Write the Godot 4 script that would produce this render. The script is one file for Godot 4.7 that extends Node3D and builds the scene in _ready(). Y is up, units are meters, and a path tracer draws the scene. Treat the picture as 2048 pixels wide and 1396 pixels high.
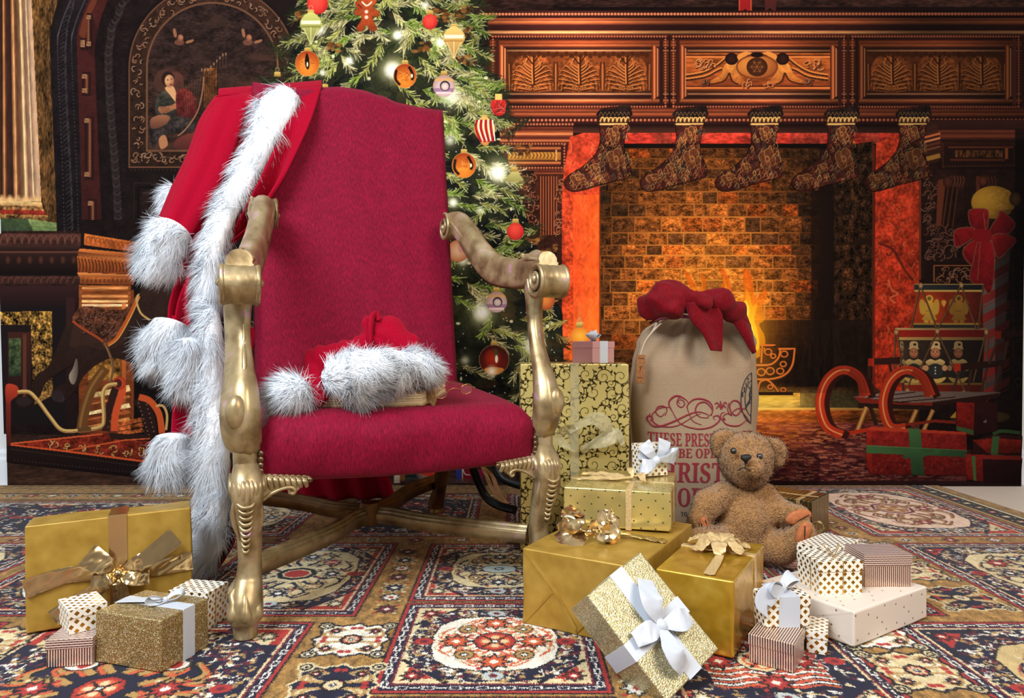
extends Node3D
# A photo studio set: a printed Christmas backdrop, a carpet, a gilt throne with a robe, presents, a sack and a bear.
const F := 1350.0      # focal length in pixels of the 2048 x 1396 photograph
const EYE := 0.6       # camera height
const BACK := 2.978    # distance of the backdrop
var rng := RandomNumberGenerator.new()
var M := {}
var taken := {}

func _ready() -> void:
	rng.seed = 20241
	var cam := Camera3D.new()
	cam.name = "camera"
	cam.fov = rad_to_deg(2.0 * atan(698.0 / F))
	cam.near = 0.05
	cam.far = 40.0
	cam.position = Vector3(0, EYE, 0)
	add_child(cam)
	cam.current = true
	var we := WorldEnvironment.new()
	we.name = "environment"
	var e := Environment.new()
	e.background_mode = Environment.BG_COLOR
	e.background_color = Color(0.02, 0.02, 0.025)
	e.tonemap_mode = Environment.TONE_MAPPER_LINEAR
	e.tonemap_exposure = 1.0
	e.sdfgi_enabled = true
	e.ssao_enabled = true
	e.ssil_enabled = true
	we.environment = e
	add_child(we)
	soft_box("studio_softbox", Vector3(-1.35, 2.45, 0.35), Vector3(-0.25, 0.55, -2.1), Vector2(1.5, 1.0), 12.0, Color(0.93, 0.97, 1.0), "large white studio softbox hung high at the left in front of the set")
	soft_box("studio_softbox", Vector3(1.5, 2.4, 0.5), Vector3(0.5, 0.4, -2.2), Vector2(1.3, 0.9), 6.0, Color(1.0, 0.95, 0.88), "smaller warm studio softbox hung high at the right in front of the set")
	materials()
	room()
	backdrop()
	rug()
	throne()
	robe()
	hat_and_book()
	presents()
	sack()
	bear()
	behind_chair()

# ---------------------------------------------------------------- names, things, parts
func numbered(n: String) -> String:
	var k: int = taken.get(n, 0)
	taken[n] = k + 1
	return n if k == 0 else "%s_%03d" % [n, k]

func tag(o: Node, label: String, category := "", group := "", kind := "") -> Node:
	if label: o.set_meta("label", label)
	if category: o.set_meta("category", category)
	if group: o.set_meta("group", group)
	if kind: o.set_meta("kind", kind)
	return o

func thing(called: String, label: String, category: String, where := Vector3.ZERO, turn := Basis.IDENTITY, group := "") -> Node3D:
	var o := Node3D.new()
	o.name = numbered(called)
	o.transform = Transform3D(turn, where)
	add_child(o)
	tag(o, label, category, group)
	return o

func put(called: String, mesh: Mesh, mat: Material, parent: Node = null, t := Transform3D.IDENTITY) -> MeshInstance3D:
	var o := MeshInstance3D.new()
	o.name = numbered(called) if parent == null else called
	o.mesh = mesh
	o.material_override = mat
	o.transform = t
	o.cast_shadow = GeometryInstance3D.SHADOW_CASTING_SETTING_ON
	(self if parent == null else parent).add_child(o, true)
	return o

func at(px: float, py: float, d: float) -> Vector3:   # the point at a depth
	return Vector3((px - 1024.0) * d / F, EYE - (py - 698.0) * d / F, -d)

func soft_box(called: String, where: Vector3, aim: Vector3, size: Vector2, energy: float, tint: Color, label: String) -> void:
	var b := Basis.looking_at(aim - where, Vector3.UP)
	var o := thing(called, label, "lamp", where, b)
	var shell := MB.new()
	var c := [Vector2(-1, -1), Vector2(1, -1), Vector2(1, 1), Vector2(-1, 1)]
	for i in 4:
		var a: Vector2 = c[i] * size * 0.5
		var d: Vector2 = c[(i + 1) % 4] * size * 0.5
		shell.quad(Vector3(a.x, a.y, 0), Vector3(d.x, d.y, 0), Vector3(d.x * 0.15, d.y * 0.15, 0.32), Vector3(a.x * 0.15, a.y * 0.15, 0.32))
	shell.quad(Vector3(-size.x * .075, -size.y * .075, .32), Vector3(size.x * .075, -size.y * .075, .32), Vector3(size.x * .075, size.y * .075, .32), Vector3(-size.x * .075, size.y * .075, .32))
	put("hood", shell.mesh(), flat_mat(Color(0.03, 0.03, 0.03), 0.8), o)
	var face := MB.new()
	face.quad(Vector3(-size.x, size.y, 0.002) * 0.48, Vector3(-size.x, -size.y, 0.002) * 0.48, Vector3(size.x, -size.y, 0.002) * 0.48, Vector3(size.x, size.y, 0.002) * 0.48)
	var gm := flat_mat(Color(0.9, 0.9, 0.9), 0.6)
	gm.emission_enabled = true
	gm.emission = tint
	gm.emission_energy_multiplier = 1.6
	put("lamp_diffuser", face.mesh(), gm, o)
	var l := AreaLight3D.new()
	l.name = "area_light"
	l.area_size = size * 0.96
	l.area_normalize_energy = true
	l.light_energy = energy
	l.light_color = tint
	l.shadow_enabled = true
	l.set("area_range", 12.0)
	l.position = Vector3(0, 0, -0.01)
	o.add_child(l)

func flat_mat(c: Color, rough := 0.7, metal := 0.0) -> StandardMaterial3D:
	var m := StandardMaterial3D.new()
	m.albedo_color = c
	m.roughness = rough
	m.metallic = metal
	return m

func room() -> void:
	var white := flat_mat(Color(0.86, 0.87, 0.88), 0.85)
	var fl := flat_mat(Color(0.80, 0.74, 0.68), 0.55)
	slab("floor", Vector3(0, -0.056, 0.2), Vector3(6.4, 0.1, 7.0), fl)
	slab("ceiling", Vector3(0, 2.85, 0.2), Vector3(6.4, 0.1, 7.0), white)
	slab("wall_back", Vector3(0, 1.4, -3.08), Vector3(6.4, 3.0, 0.1), white)
	slab("wall_front", Vector3(0, 1.4, 3.4), Vector3(6.4, 3.0, 0.1), white)
	slab("wall_left", Vector3(-3.0, 1.4, 0.2), Vector3(0.1, 3.0, 7.0), white)
	slab("wall_right", Vector3(3.0, 1.4, 0.2), Vector3(0.1, 3.0, 7.0), white)
	var prof := PackedVector2Array([Vector2(0, 0), Vector2(0.018, 0), Vector2(0.018, 0.11), Vector2(0.012, 0.125), Vector2(0.012, 0.14), Vector2(0.004, 0.155), Vector2(0, 0.155)])
	var b := MB.new()
	b.extrude(prof, 5.9)
	put("baseboard_back", b.mesh(), flat_mat(Color(0.88, 0.90, 0.94), 0.4), null, Transform3D(Basis(Vector3(0, 0, 1), Vector3(0, 1, 0), Vector3(-1, 0, 0)), Vector3(2.95, -0.006, -3.03))).set_meta("kind", "structure")

func slab(called: String, c: Vector3, s: Vector3, m: Material) -> void:
	var b := MB.new()
	b.rbox(s, 0.002, 1)
	var o := put(called, b.mesh(), m, null, Transform3D(Basis.IDENTITY, c))
	o.set_meta("kind", "structure")

# ---------------------------------------------------------------- mesh builder (counter-clockwise faces, smooth normals within a run of shared points)
class MB:
	var v := PackedVector3Array()
	var t := PackedVector2Array()
	var c := PackedColorArray()
	var f := PackedInt32Array()
	var tint := Color.WHITE
	var colored := false

	func add(p: Vector3, uv := Vector2.ZERO) -> int:
		v.append(p)
		t.append(uv)
		if colored: c.append(tint)
		return v.size() - 1

	func tri(a: int, b: int, d: int) -> void:
		f.append(a); f.append(b); f.append(d)

	func quad(a: Vector3, b: Vector3, d: Vector3, e: Vector3) -> void:
		var i := add(a, Vector2(0, 0)); add(b, Vector2(1, 0)); add(d, Vector2(1, 1)); add(e, Vector2(0, 1))
		tri(i, i + 1, i + 2); tri(i, i + 2, i + 3)

	# p(u, v): u runs along, v across; the outside is on the side of du x dv
	func grid(nu: int, nv: int, p: Callable, su := 1.0, sv := 1.0, close_v := false) -> void:
		var base := v.size()
		for i in nu + 1:
			for j in nv + 1:
				var a := float(i) / nu
				var b := float(j) / nv
				add(p.call(a, b), Vector2(a * su, b * sv))
		for i in nu:
			for j in nv:
				var q := base + i * (nv + 1) + j
				tri(q, q + nv + 1, q + nv + 2)
				tri(q, q + nv + 2, q + 1)
		if close_v: seams.append([base, nu, nv])
	var seams := []

	# a tube through points; rad(k) gives the half-width along the frame's side and up, prof a closed unit outline
	func tube(pts: PackedVector3Array, rad: Callable, up := Vector3.UP, prof := PackedVector2Array(), caps := true, su := 1.0, sv := 1.0) -> void:
		var n := pts.size()
		if prof.is_empty():
			for j in 12: prof.append(Vector2(cos(TAU * j / 12.0), sin(TAU * j / 12.0)))
		var m := prof.size()
		var base := v.size()
		var u := up
		for i in n:
			var d: Vector3 = (pts[mini(i + 1, n - 1)] - pts[maxi(i - 1, 0)]).normalized()
			var s := d.cross(u)
			if s.length() < 1e-4: s = d.cross(Vector3(0.31, 0.2, 0.9))
			s = s.normalized()
			var w := s.cross(d).normalized()
			u = w
			var r: Vector2 = rad.call(float(i) / (n - 1))
			for j in m + 1:
				var q := prof[j % m]
				add(pts[i] + s * q.x * r.x + w * q.y * r.y, Vector2(float(i) / (n - 1) * su, float(j) / m * sv))
		for i in n - 1:
			for j in m:
				var a := base + i * (m + 1) + j
				tri(a, a + m + 2, a + m + 1)
				tri(a, a + 1, a + m + 2)
		seams.append([base, n - 1, m])
		if caps:
			for e in [0, n - 1]:
				var mid := Vector3.ZERO
				for j in m: mid += v[base + e * (m + 1) + j]
				var k := add(mid / m, Vector2(0.5, 0.5))
				var ring := v.size()
				for j in m: add(v[base + e * (m + 1) + j], Vector2(0.5, 0.5))
				for j in m:
					if e == 0: tri(k, ring + (j + 1) % m, ring + j)
					else: tri(k, ring + j, ring + (j + 1) % m)

	func extrude(outline: PackedVector2Array, depth: float) -> void:   # outline in x, y, counter-clockwise; from z = 0 to z = depth
		var n := outline.size()
		for i in n:
			var a := outline[i]
			var b := outline[(i + 1) % n]
			quad(Vector3(a.x, a.y, depth), Vector3(a.x, a.y, 0), Vector3(b.x, b.y, 0), Vector3(b.x, b.y, depth))
		var ix := Geometry2D.triangulate_polygon(outline)
		for side in 2:
			var k := v.size()
			for q in outline: add(Vector3(q.x, q.y, depth * side), q)
			for i in range(0, ix.size(), 3):
				var a := outline[ix[i]]
				var b := outline[ix[i + 1]]
				var d := outline[ix[i + 2]]
				var ccw := (b - a).cross(d - a) > 0
				if ccw == (side == 1): tri(k + ix[i], k + ix[i + 1], k + ix[i + 2])
				else: tri(k + ix[i], k + ix[i + 2], k + ix[i + 1])

	# box with rounded edges, centred; face uvs in metres
	func rbox(s: Vector3, r: float, seg := 2, sag: Variant = null) -> void:
		var h := s * 0.5
		var q := h - Vector3(r, r, r)
		for ax in 3:
			for sg in [-1.0, 1.0]:
				var a1 := (ax + 1) % 3
				var a2 := (ax + 2) % 3
				var l1 := lines(h[a1], r, seg)
				var l2 := lines(h[a2], r, seg)
				var base := v.size()
				for x in l1:
					for y in l2:
						var p := Vector3.ZERO
						p[ax] = h[ax] * sg
						p[a1] = x
						p[a2] = y
						var inn := Vector3(clampf(p.x, -q.x, q.x), clampf(p.y, -q.y, q.y), clampf(p.z, -q.z, q.z))
						var n := (p - inn).normalized()
						p = inn + n * r
						if sag != null: p = sag.call(p, n)
						var uv := Vector2(x, y)
						if ax == 0: uv = Vector2(-y * sg, x) # a1 = y, a2 = z
						elif ax == 1: uv = Vector2(y, -x * sg) # a1 = z, a2 = x
						else: uv = Vector2(x * sg, y)
						add(p, uv)
				var m := l2.size()
				for i in l1.size() - 1:
					for j in m - 1:
						var k := base + i * m + j
						if sg > 0:
							tri(k, k + m, k + m + 1); tri(k, k + m + 1, k + 1)
						else:
							tri(k, k + m + 1, k + m); tri(k, k + 1, k + m + 1)
		weld = true
	var weld := false

	func lines(h: float, r: float, seg: int) -> PackedFloat32Array:
		var o := PackedFloat32Array()
		for i in seg + 1: o.append(-h + r * (1.0 - cos(PI * 0.5 * i / seg)) * 0.999 if false else -h + r * i / seg)
		var mid := 1 if h < 0.03 else (4 if h < 0.5 else 1)
		for i in range(1, mid): o.append(lerpf(-h + r, h - r, float(i) / mid))
		for i in seg + 1: o.append(h - r + r * i / seg)
		return o

	func ball(c0: Vector3, r: Vector3, nu := 8, nv := 12, b := Basis.IDENTITY) -> void:
		grid(nv, nu, func(a: float, d: float) -> Vector3:
			var th := a * TAU
			var ph := (d - 0.5) * PI
			return c0 + b * (Vector3(cos(th) * cos(ph), sin(ph), -sin(th) * cos(ph)) * r))

	func mesh() -> ArrayMesh:
		var n := PackedVector3Array()
		n.resize(v.size())
		for i in range(0, f.size(), 3):
			var a := f[i]
			var b := f[i + 1]
			var d := f[i + 2]
			var w := (v[b] - v[a]).cross(v[d] - v[a])
			n[a] += w; n[b] += w; n[d] += w
		for s in seams:
			var m: int = s[2]
			for i in s[1] + 1:
				var a: int = s[0] + i * (m + 1)
				var w := n[a] + n[a + m]
				n[a] = w; n[a + m] = w
		if weld:
			var by := {}
			for i in v.size():
				var k := Vector3i((v[i] * 20000.0).round())
				by[k] = by.get(k, Vector3.ZERO) + n[i].normalized()
			for i in v.size():
				n[i] = by[Vector3i((v[i] * 20000.0).round())]
		for i in n.size(): n[i] = n[i].normalized() if n[i].length_squared() > 1e-24 else Vector3.UP
		var g := f.duplicate()
		for i in range(0, g.size(), 3):
			var k := g[i + 1]
			g[i + 1] = g[i + 2]
			g[i + 2] = k
		var arr := []
		arr.resize(Mesh.ARRAY_MAX)
		arr[Mesh.ARRAY_VERTEX] = v
		arr[Mesh.ARRAY_NORMAL] = n
		arr[Mesh.ARRAY_TEX_UV] = t
		if colored: arr[Mesh.ARRAY_COLOR] = c
		arr[Mesh.ARRAY_INDEX] = g
		var am := ArrayMesh.new()
		am.add_surface_from_arrays(Mesh.PRIMITIVE_TRIANGLES, arr)
		return am

# smooth curve through points
func spline(p: Array, per := 8) -> PackedVector3Array:
	var o := PackedVector3Array()
	for i in p.size() - 1:
		var a: Vector3 = p[maxi(i - 1, 0)]
		var b: Vector3 = p[i]
		var c: Vector3 = p[i + 1]
		var d: Vector3 = p[mini(i + 2, p.size() - 1)]
		for k in per:
			o.append(b.cubic_interpolate(c, a, d, float(k) / per))
	o.append(p[-1])
	return o

func spline2(p: Array, per := 8) -> PackedVector2Array:
	var o := PackedVector2Array()
	for i in p.size() - 1:
		var a: Vector2 = p[maxi(i - 1, 0)]
		var b: Vector2 = p[i]
		var c: Vector2 = p[i + 1]
		var d: Vector2 = p[mini(i + 2, p.size() - 1)]
		for k in per:
			o.append(b.cubic_interpolate(c, a, d, float(k) / per))
	o.append(p[-1])
	return o

func key(list: Array, u: float) -> float:    # list of [position, value], smooth between
	if u <= list[0][0]: return list[0][1]
	for i in list.size() - 1:
		if u <= list[i + 1][0]:
			var k: float = (u - list[i][0]) / (list[i + 1][0] - list[i][0])
			return lerpf(list[i][1], list[i + 1][1], k * k * (3.0 - 2.0 * k))
	return list[-1][1]

func key2(list: Array, u: float) -> Vector2:
	if u <= list[0][0]: return list[0][1]
	for i in list.size() - 1:
		if u <= list[i + 1][0]:
			var k: float = (u - list[i][0]) / (list[i + 1][0] - list[i][0])
			return list[i][1].lerp(list[i + 1][1], k * k * (3.0 - 2.0 * k))
	return list[-1][1]

func fnoise(freq: float, sd := 1, oct := 3) -> FastNoiseLite:
	var n := FastNoiseLite.new()
	n.noise_type = FastNoiseLite.TYPE_SIMPLEX_SMOOTH
	n.frequency = freq
	n.seed = sd
	n.fractal_octaves = oct
	return n

# ---------------------------------------------------------------- materials
func ramp_tex(freq: float, stops: Array, size := 512, sd := 1, oct := 4, normal := 0.0) -> NoiseTexture2D:
	var t := NoiseTexture2D.new()
	t.width = size
	t.height = size
	t.seamless = true
	t.noise = fnoise(freq, sd, oct)
	if normal > 0.0:
		t.as_normal_map = true
		t.bump_strength = normal
	elif stops.size():
		var g := Gradient.new()
		var off := PackedFloat32Array()
		var col := PackedColorArray()
		for i in range(0, stops.size(), 2):
			off.append(stops[i])
			col.append(stops[i + 1])
		g.offsets = off
		g.colors = col
		t.color_ramp = g
	return t

func stuff_mat(tex: Texture2D, scale: Vector3, rough: float, metal := 0.0, bump: Texture2D = null, bump_cm := 0.1) -> StandardMaterial3D:
	var m := StandardMaterial3D.new()
	m.albedo_texture = tex
	m.uv1_triplanar = true
	m.uv1_scale = scale
	m.roughness = rough
	m.metallic = metal
	if bump:
		m.heightmap_enabled = true
		m.heightmap_texture = bump
		m.heightmap_scale = bump_cm
	return m

func cloth_image(w: int, h: int, f) -> ImageTexture:
	var im := Image.create(w, h, false, Image.FORMAT_RGB8)
	for y in h:
		for x in w: im.set_pixel(x, y, f.call(x, y))
	return ImageTexture.create_from_image(im)

func velvet(base: Color, sheen: float) -> StandardMaterial3D:
	var n := fnoise(0.03, 4, 4)
	var q := fnoise(0.35, 8, 2)
	var t := cloth_image(256, 256, func(x: int, y: int) -> Color:
		var a := TAU * x / 256.0
		var b := TAU * y / 256.0
		var s := n.get_noise_3d(cos(a) * 30, sin(a) * 30, cos(b) * 30) * 0.09 + q.get_noise_2d(x * 1.4, y * 0.2) * 0.34 + q.get_noise_2d(x * 0.3, y * 1.5) * 0.10 + q.get_noise_2d(x * 1.3, y * 1.3) * 0.16
		return Color(base.r * (1 + s), base.g * (1 + s * 1.6), base.b * (1 + s * 1.3)))
	var m := stuff_mat(t, Vector3(2.6, 2.6, 2.6), 0.72)
	m.rim_enabled = true
	m.rim = sheen
	m.rim_tint = 0.75
	m.metallic_specular = 0.25
	return m

func materials() -> void:
	var fine := ramp_tex(0.3, [], 256, 6, 2)
	M.gilt = stuff_mat(ramp_tex(0.012, [0.0, Color("5a4830"), 0.36, Color("8a7450"), 0.56, Color("ac9870"), 0.84, Color("bea986"), 0.855, Color("d0a6b4"), 1.0, Color("dcb4c4")], 512, 21, 5), Vector3(2.2, 2.2, 2.2), 0.36, 0.55, ramp_tex(0.05, [], 256, 5, 4), 0.06)
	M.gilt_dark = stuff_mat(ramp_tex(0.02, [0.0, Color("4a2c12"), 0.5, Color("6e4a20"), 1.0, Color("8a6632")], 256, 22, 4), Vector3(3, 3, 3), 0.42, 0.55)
	M.velvet = velvet(Color("760627"), 0.08)
	M.bow_velvet = velvet(Color("6a0210"), 0.12)
	M.felt = stuff_mat(ramp_tex(0.12, [0.0, Color("84041c"), 0.5, Color("910522"), 1.0, Color("9c0828")], 256, 7, 4), Vector3(5, 5, 5), 0.85, 0.0, fine, 0.02)
	M.felt.rim_enabled = true
	M.felt.metallic_specular = 0.15
	M.felt.rim = 0.06
	M.felt.rim_tint = 0.6
	M.lining = flat_mat(Color("c9c2bc"), 0.8)
	M.fur = flat_mat(Color(0.915, 0.935, 0.965), 0.8)
	M.fur.backlight_enabled = true
	M.fur.backlight = Color(0.3, 0.3, 0.31)
	M.fur.rim_enabled = true
	M.fur.rim = 0.3
	M.fur_under = flat_mat(Color(0.95, 0.955, 0.97), 0.95)
	M.nail = flat_mat(Color("6e5a44"), 0.34, 0.9)
	M.matte_gold = stuff_mat(ramp_tex(0.02, [0.0, Color("a07c2e"), 0.5, Color("b08c3a"), 1.0, Color("be9a48")], 256, 9, 3), Vector3(3, 3, 3), 0.4, 0.35, ramp_tex(0.008, [], 256, 4, 3), 0.25)
	M.foil_gold = stuff_mat(ramp_tex(0.02, [0.0, Color("b48a22"), 0.5, Color("c89e34"), 1.0, Color("d8b24c")], 256, 10, 3), Vector3(3, 3, 3), 0.24, 0.6, ramp_tex(0.015, [], 256, 12, 3), 0.2)
	M.foil_ribbon = flat_mat(Color("d9bd8c"), 0.16, 0.95)
	M.dull_ribbon = stuff_mat(ramp_tex(0.1, [0.0, Color("c4a46c"), 0.5, Color("dabd88"), 1.0, Color("ecd6a6")], 256, 16, 3), Vector3(6, 6, 6), 0.28, 0.35)
	M.satin = flat_mat(Color(0.76, 0.785, 0.83), 0.35)
	M.satin.rim_enabled = true
	M.satin.rim = 0.2
	M.satin.clearcoat_enabled = true
	M.satin.clearcoat = 0.25
	M.satin.clearcoat_roughness = 0.35

# ---------------------------------------------------------------- a canvas for printed and woven patterns
class Cv:
	var im: Image
	var w: int
	var h: int
	var x0 := 0.0
	var y0 := 0.0
	var kx := 1.0
	var ky := 1.0
	var nz: PackedByteArray   # 512 x 512 grain
	var nb: PackedByteArray   # 512 x 512 blotches
	var r := RandomNumberGenerator.new()

	func _init(width: int, height: int, ox := 0.0, oy := 0.0, sx := 1.0, sy := 1.0) -> void:
		w = width; h = height
		x0 = ox; y0 = oy; kx = sx; ky = sy
		im = Image.create(w, h, false, Image.FORMAT_RGBF)
		var a := FastNoiseLite.new()
		a.frequency = 0.11
		a.fractal_octaves = 3
		nz = a.get_seamless_image(512, 512).get_data()
		a.frequency = 0.02
		a.seed = 5
		nb = a.get_seamless_image(512, 512).get_data()
		r.seed = 77

	func grain(x: int, y: int) -> float: return nz[((y & 511) << 9) | (x & 511)] / 255.0
	func blotch(x: int, y: int) -> float: return nb[((y & 511) << 9) | (x & 511)] / 255.0
	func X(x: float) -> float: return (x - x0) * kx
	func Y(y: float) -> float: return (y - y0) * ky

	func px(x: int, y: int, c: Color, a: float) -> void:
		if x < 0 or y < 0 or x >= w or y >= h: return
		im.set_pixel(x, y, c if a >= 1.0 else im.get_pixel(x, y).lerp(c, a))

	# filled outline; c2 = second colour of a gradient (axis 0 down, 1 across); noise = strength of a mottle, str = its stretch
	func poly(p: PackedVector2Array, c: Color, a := 1.0, c2 = null, axis := 0, noise := 0.0, stx := 1.0, sty := 1.0) -> void:
		var n := p.size()
		var q := PackedVector2Array()
		var lo := Vector2(1e9, 1e9)
		var hi := -lo
		for k in p:
			var m := Vector2(X(k.x), Y(k.y))
			q.append(m)
			lo = lo.min(m)
			hi = hi.max(m)
		var cb: Color = c if c2 == null else c2
		for y in range(maxi(0, floori(lo.y)), mini(h, ceili(hi.y))):
			var yc := y + 0.5
			var xs := PackedFloat32Array()
			for i in n:
				var s := q[i]
				var e := q[(i + 1) % n]
				if (s.y <= yc) != (e.y <= yc):
					xs.append(s.x + (yc - s.y) / (e.y - s.y) * (e.x - s.x))
			xs.sort()
			var cy := c.lerp(cb, clampf((yc - lo.y) / maxf(hi.y - lo.y, 1.0), 0, 1)) if axis == 0 else c
			for k in range(0, xs.size() - 1, 2):
				var xa := maxf(xs[k], 0.0)
				var xb := minf(xs[k + 1], w)
				if xb <= xa: continue
				var ia := floori(xa)
				var ib := floori(xb)
				if ia == ib:
					px(ia, y, cy, a * (xb - xa))
					continue
				if noise == 0.0 and axis == 0 and a >= 1.0:
					px(ia, y, cy, ia + 1.0 - xa)
					if ib > ia + 1: im.fill_rect(Rect2i(ia + 1, y, ib - ia - 1, 1), cy)
					px(ib, y, cy, xb - ib)
				else:
					for x in range(ia, mini(ib + 1, w)):
						var al := a
						if x == ia: al *= ia + 1.0 - xa
						elif x == ib: al *= xb - ib
						var cc := cy
						if axis == 1: cc = c.lerp(cb, clampf((x - lo.x) / maxf(hi.x - lo.x, 1.0), 0, 1))
						if noise > 0.0:
							var g := 1.0 + noise * ((grain(int(x * stx), int(y * sty)) - 0.5) * 1.6 + (blotch(int(x * stx * 1.5), int(y * sty * 1.5)) - 0.5) * 1.6)
							cc = Color(cc.r * g, cc.g * g, cc.b * g)
						px(x, y, cc, al)

	func rect(xa: float, ya: float, xb: float, yb: float, c: Color, a := 1.0, c2 = null, axis := 0, noise := 0.0, stx := 1.0, sty := 1.0) -> void:
		poly(PackedVector2Array([Vector2(xa, ya), Vector2(xb, ya), Vector2(xb, yb), Vector2(xa, yb)]), c, a, c2, axis, noise, stx, sty)

	func pl(list: Array) -> PackedVector2Array:
		var o := PackedVector2Array()
		for i in range(0, list.size(), 2): o.append(Vector2(list[i], list[i + 1]))
		return o

	func curve(list: Array, per := 6, closed := false) -> PackedVector2Array:
		var p := pl(list)
		var o := PackedVector2Array()
		var n := p.size()
		for i in (n if closed else n - 1):
			var a := p[(i - 1 + n) % n] if closed else p[maxi(i - 1, 0)]
			var d := p[(i + 2) % n] if closed else p[mini(i + 2, n - 1)]
			for k in per: o.append(p[i].cubic_interpolate(p[(i + 1) % n], a, d, float(k) / per))
		if not closed: o.append(p[n - 1])
		return o

	func line(p: PackedVector2Array, width: float, c: Color, a := 1.0, end_width := -1.0, closed := false) -> void:
		var n := p.size()
		var ew := width if end_width < 0 else end_width
		for i in (n if closed else n - 1):
			var s := p[i]
			var e := p[(i + 1) % n]
			var wa := lerpf(width, ew, float(i) / n) * 0.5
			var wb := lerpf(width, ew, float(i + 1) / n) * 0.5
			if maxf(wa, wb) * kx < 0.9:
				thin(s, e, wa * 2, c, a)
			else:
				var d := (e - s).normalized()
				var o := Vector2(-d.y, d.x)
				var x := d * minf(wa, 0.4)
				poly(PackedVector2Array([s + o * wa - x, s - o * wa - x, e - o * wb + x, e + o * wb + x]), c, a)

	func thin(s: Vector2, e: Vector2, width: float, c: Color, a := 1.0) -> void:
		var p := Vector2(X(s.x), Y(s.y))
		var q := Vector2(X(e.x), Y(e.y))
		var n := maxi(1, ceili(p.distance_to(q)))
		var al := a * clampf(width * kx, 0.15, 1.0)
		for i in n:
			var m := p.lerp(q, float(i) / n) - Vector2(0.5, 0.5)
			var ix := floori(m.x)
			var iy := floori(m.y)
			if absf(q.x - p.x) > absf(q.y - p.y):
				var fy := m.y - iy
				px(ix, iy, c, al * (1 - fy))
				px(ix, iy + 1, c, al * fy)
			else:
				var fx := m.x - ix
				px(ix, iy, c, al * (1 - fx))
				px(ix + 1, iy, c, al * fx)

	func ell(cx: float, cy: float, rx: float, ry: float, c: Color, a := 1.0, c2 = null, hx := 0.0, hy := 0.0) -> void:   # c2 = colour at the rim, hx, hy shift the centre of the shading
		var ax := X(cx)
		var ay := Y(cy)
		var bx := rx * kx
		var by := ry * ky
		for y in range(maxi(0, floori(ay - by)), mini(h, ceili(ay + by) + 1)):
			for x in range(maxi(0, floori(ax - bx)), mini(w, ceili(ax + bx) + 1)):
				var d := Vector2((x + 0.5 - ax) / bx, (y + 0.5 - ay) / by)
				var l := d.length()
				var cov := clampf((1.0 - l) * minf(bx, by) + 0.5, 0, 1) * a
				if cov <= 0.0: continue
				var cc := c
				if c2 != null: cc = c.lerp(c2, clampf(pow((d - Vector2(hx, hy)).length() / (1.0 + Vector2(hx, hy).length()), 1.6), 0, 1))
				px(x, y, cc, cov)

	func glow(cx: float, cy: float, rad: float, c: Color, k := 1.0, pw := 2.0, ry := -1.0) -> void:   # light added
		var ax := X(cx)
		var ay := Y(cy)
		var bx := rad * kx
		var by := (rad if ry < 0 else ry) * ky
		for y in range(maxi(0, floori(ay - by)), mini(h, ceili(ay + by))):
			for x in range(maxi(0, floori(ax - bx)), mini(w, ceili(ax + bx))):
				var l := 1.0 - Vector2((x - ax) / bx, (y - ay) / by).length()
				if l > 0:
					var g := k * pow(l, pw)
					var o := im.get_pixel(x, y)
					im.set_pixel(x, y, Color(o.r + c.r * g * (1.05 - o.r), o.g + c.g * g * (1.05 - o.g), o.b + c.b * g * (1.05 - o.b)))

	func shade(p: PackedVector2Array, f: Callable) -> void:   # f(x, y) -> factor of what is there
		var lo := Vector2(1e9, 1e9)
		var hi := -lo
		for k in p:
			lo = lo.min(k)
			hi = hi.max(k)
		for y in range(maxi(0, int(Y(lo.y))), mini(h, int(Y(hi.y)))):
			for x in range(maxi(0, int(X(lo.x))), mini(w, int(X(hi.x)))):
				var g: float = f.call(x / kx + x0, y / ky + y0)
				var o := im.get_pixel(x, y)
				im.set_pixel(x, y, Color(o.r * g, o.g * g, o.b * g))

	# rows of a moulding: stops = [y, colour, ...]; gleam(x) scales the light colours
	func rows(xa: float, xb: float, stops: Array, gleam: Callable, wob := 0.12) -> void:
		var ia := maxi(0, int(X(xa)))
		var ib := mini(w, int(X(xb)))
		var k := 0
		for y in range(maxi(0, int(Y(stops[0]))), mini(h, int(Y(stops[-2])))):
			var yy := y / ky + y0
			while k < stops.size() - 4 and yy > stops[k + 2]: k += 2
			var c: Color = (stops[k + 1] as Color).lerp(stops[k + 3], clampf((yy - stops[k]) / (stops[k + 2] - stops[k]), 0, 1))
			for x in range(ia, ib):
				var g: float = gleam.call(x / kx + x0) * (1.0 + wob * (grain(x >> 2, y * 3) - 0.5) * 2.0)
				im.set_pixel(x, y, Color(c.r * g, c.g * g, c.b * g))

	func cols(ya: float, yb: float, stops: Array, g := 1.0) -> void:
		var ia := maxi(0, int(Y(ya)))
		var ib := mini(h, int(Y(yb)))
		for i in range(0, stops.size() - 2, 2):
			var xa: float = X(stops[i])
			var xb: float = X(stops[i + 2])
			for x in range(maxi(0, int(xa)), mini(w, int(xb))):
				var c: Color = (stops[i + 1] as Color).lerp(stops[i + 3], clampf((x - xa) / maxf(xb - xa, 1), 0, 1))
				im.fill_rect(Rect2i(x, ia, 1, ib - ia), Color(c.r * g, c.g * g, c.b * g))

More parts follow.
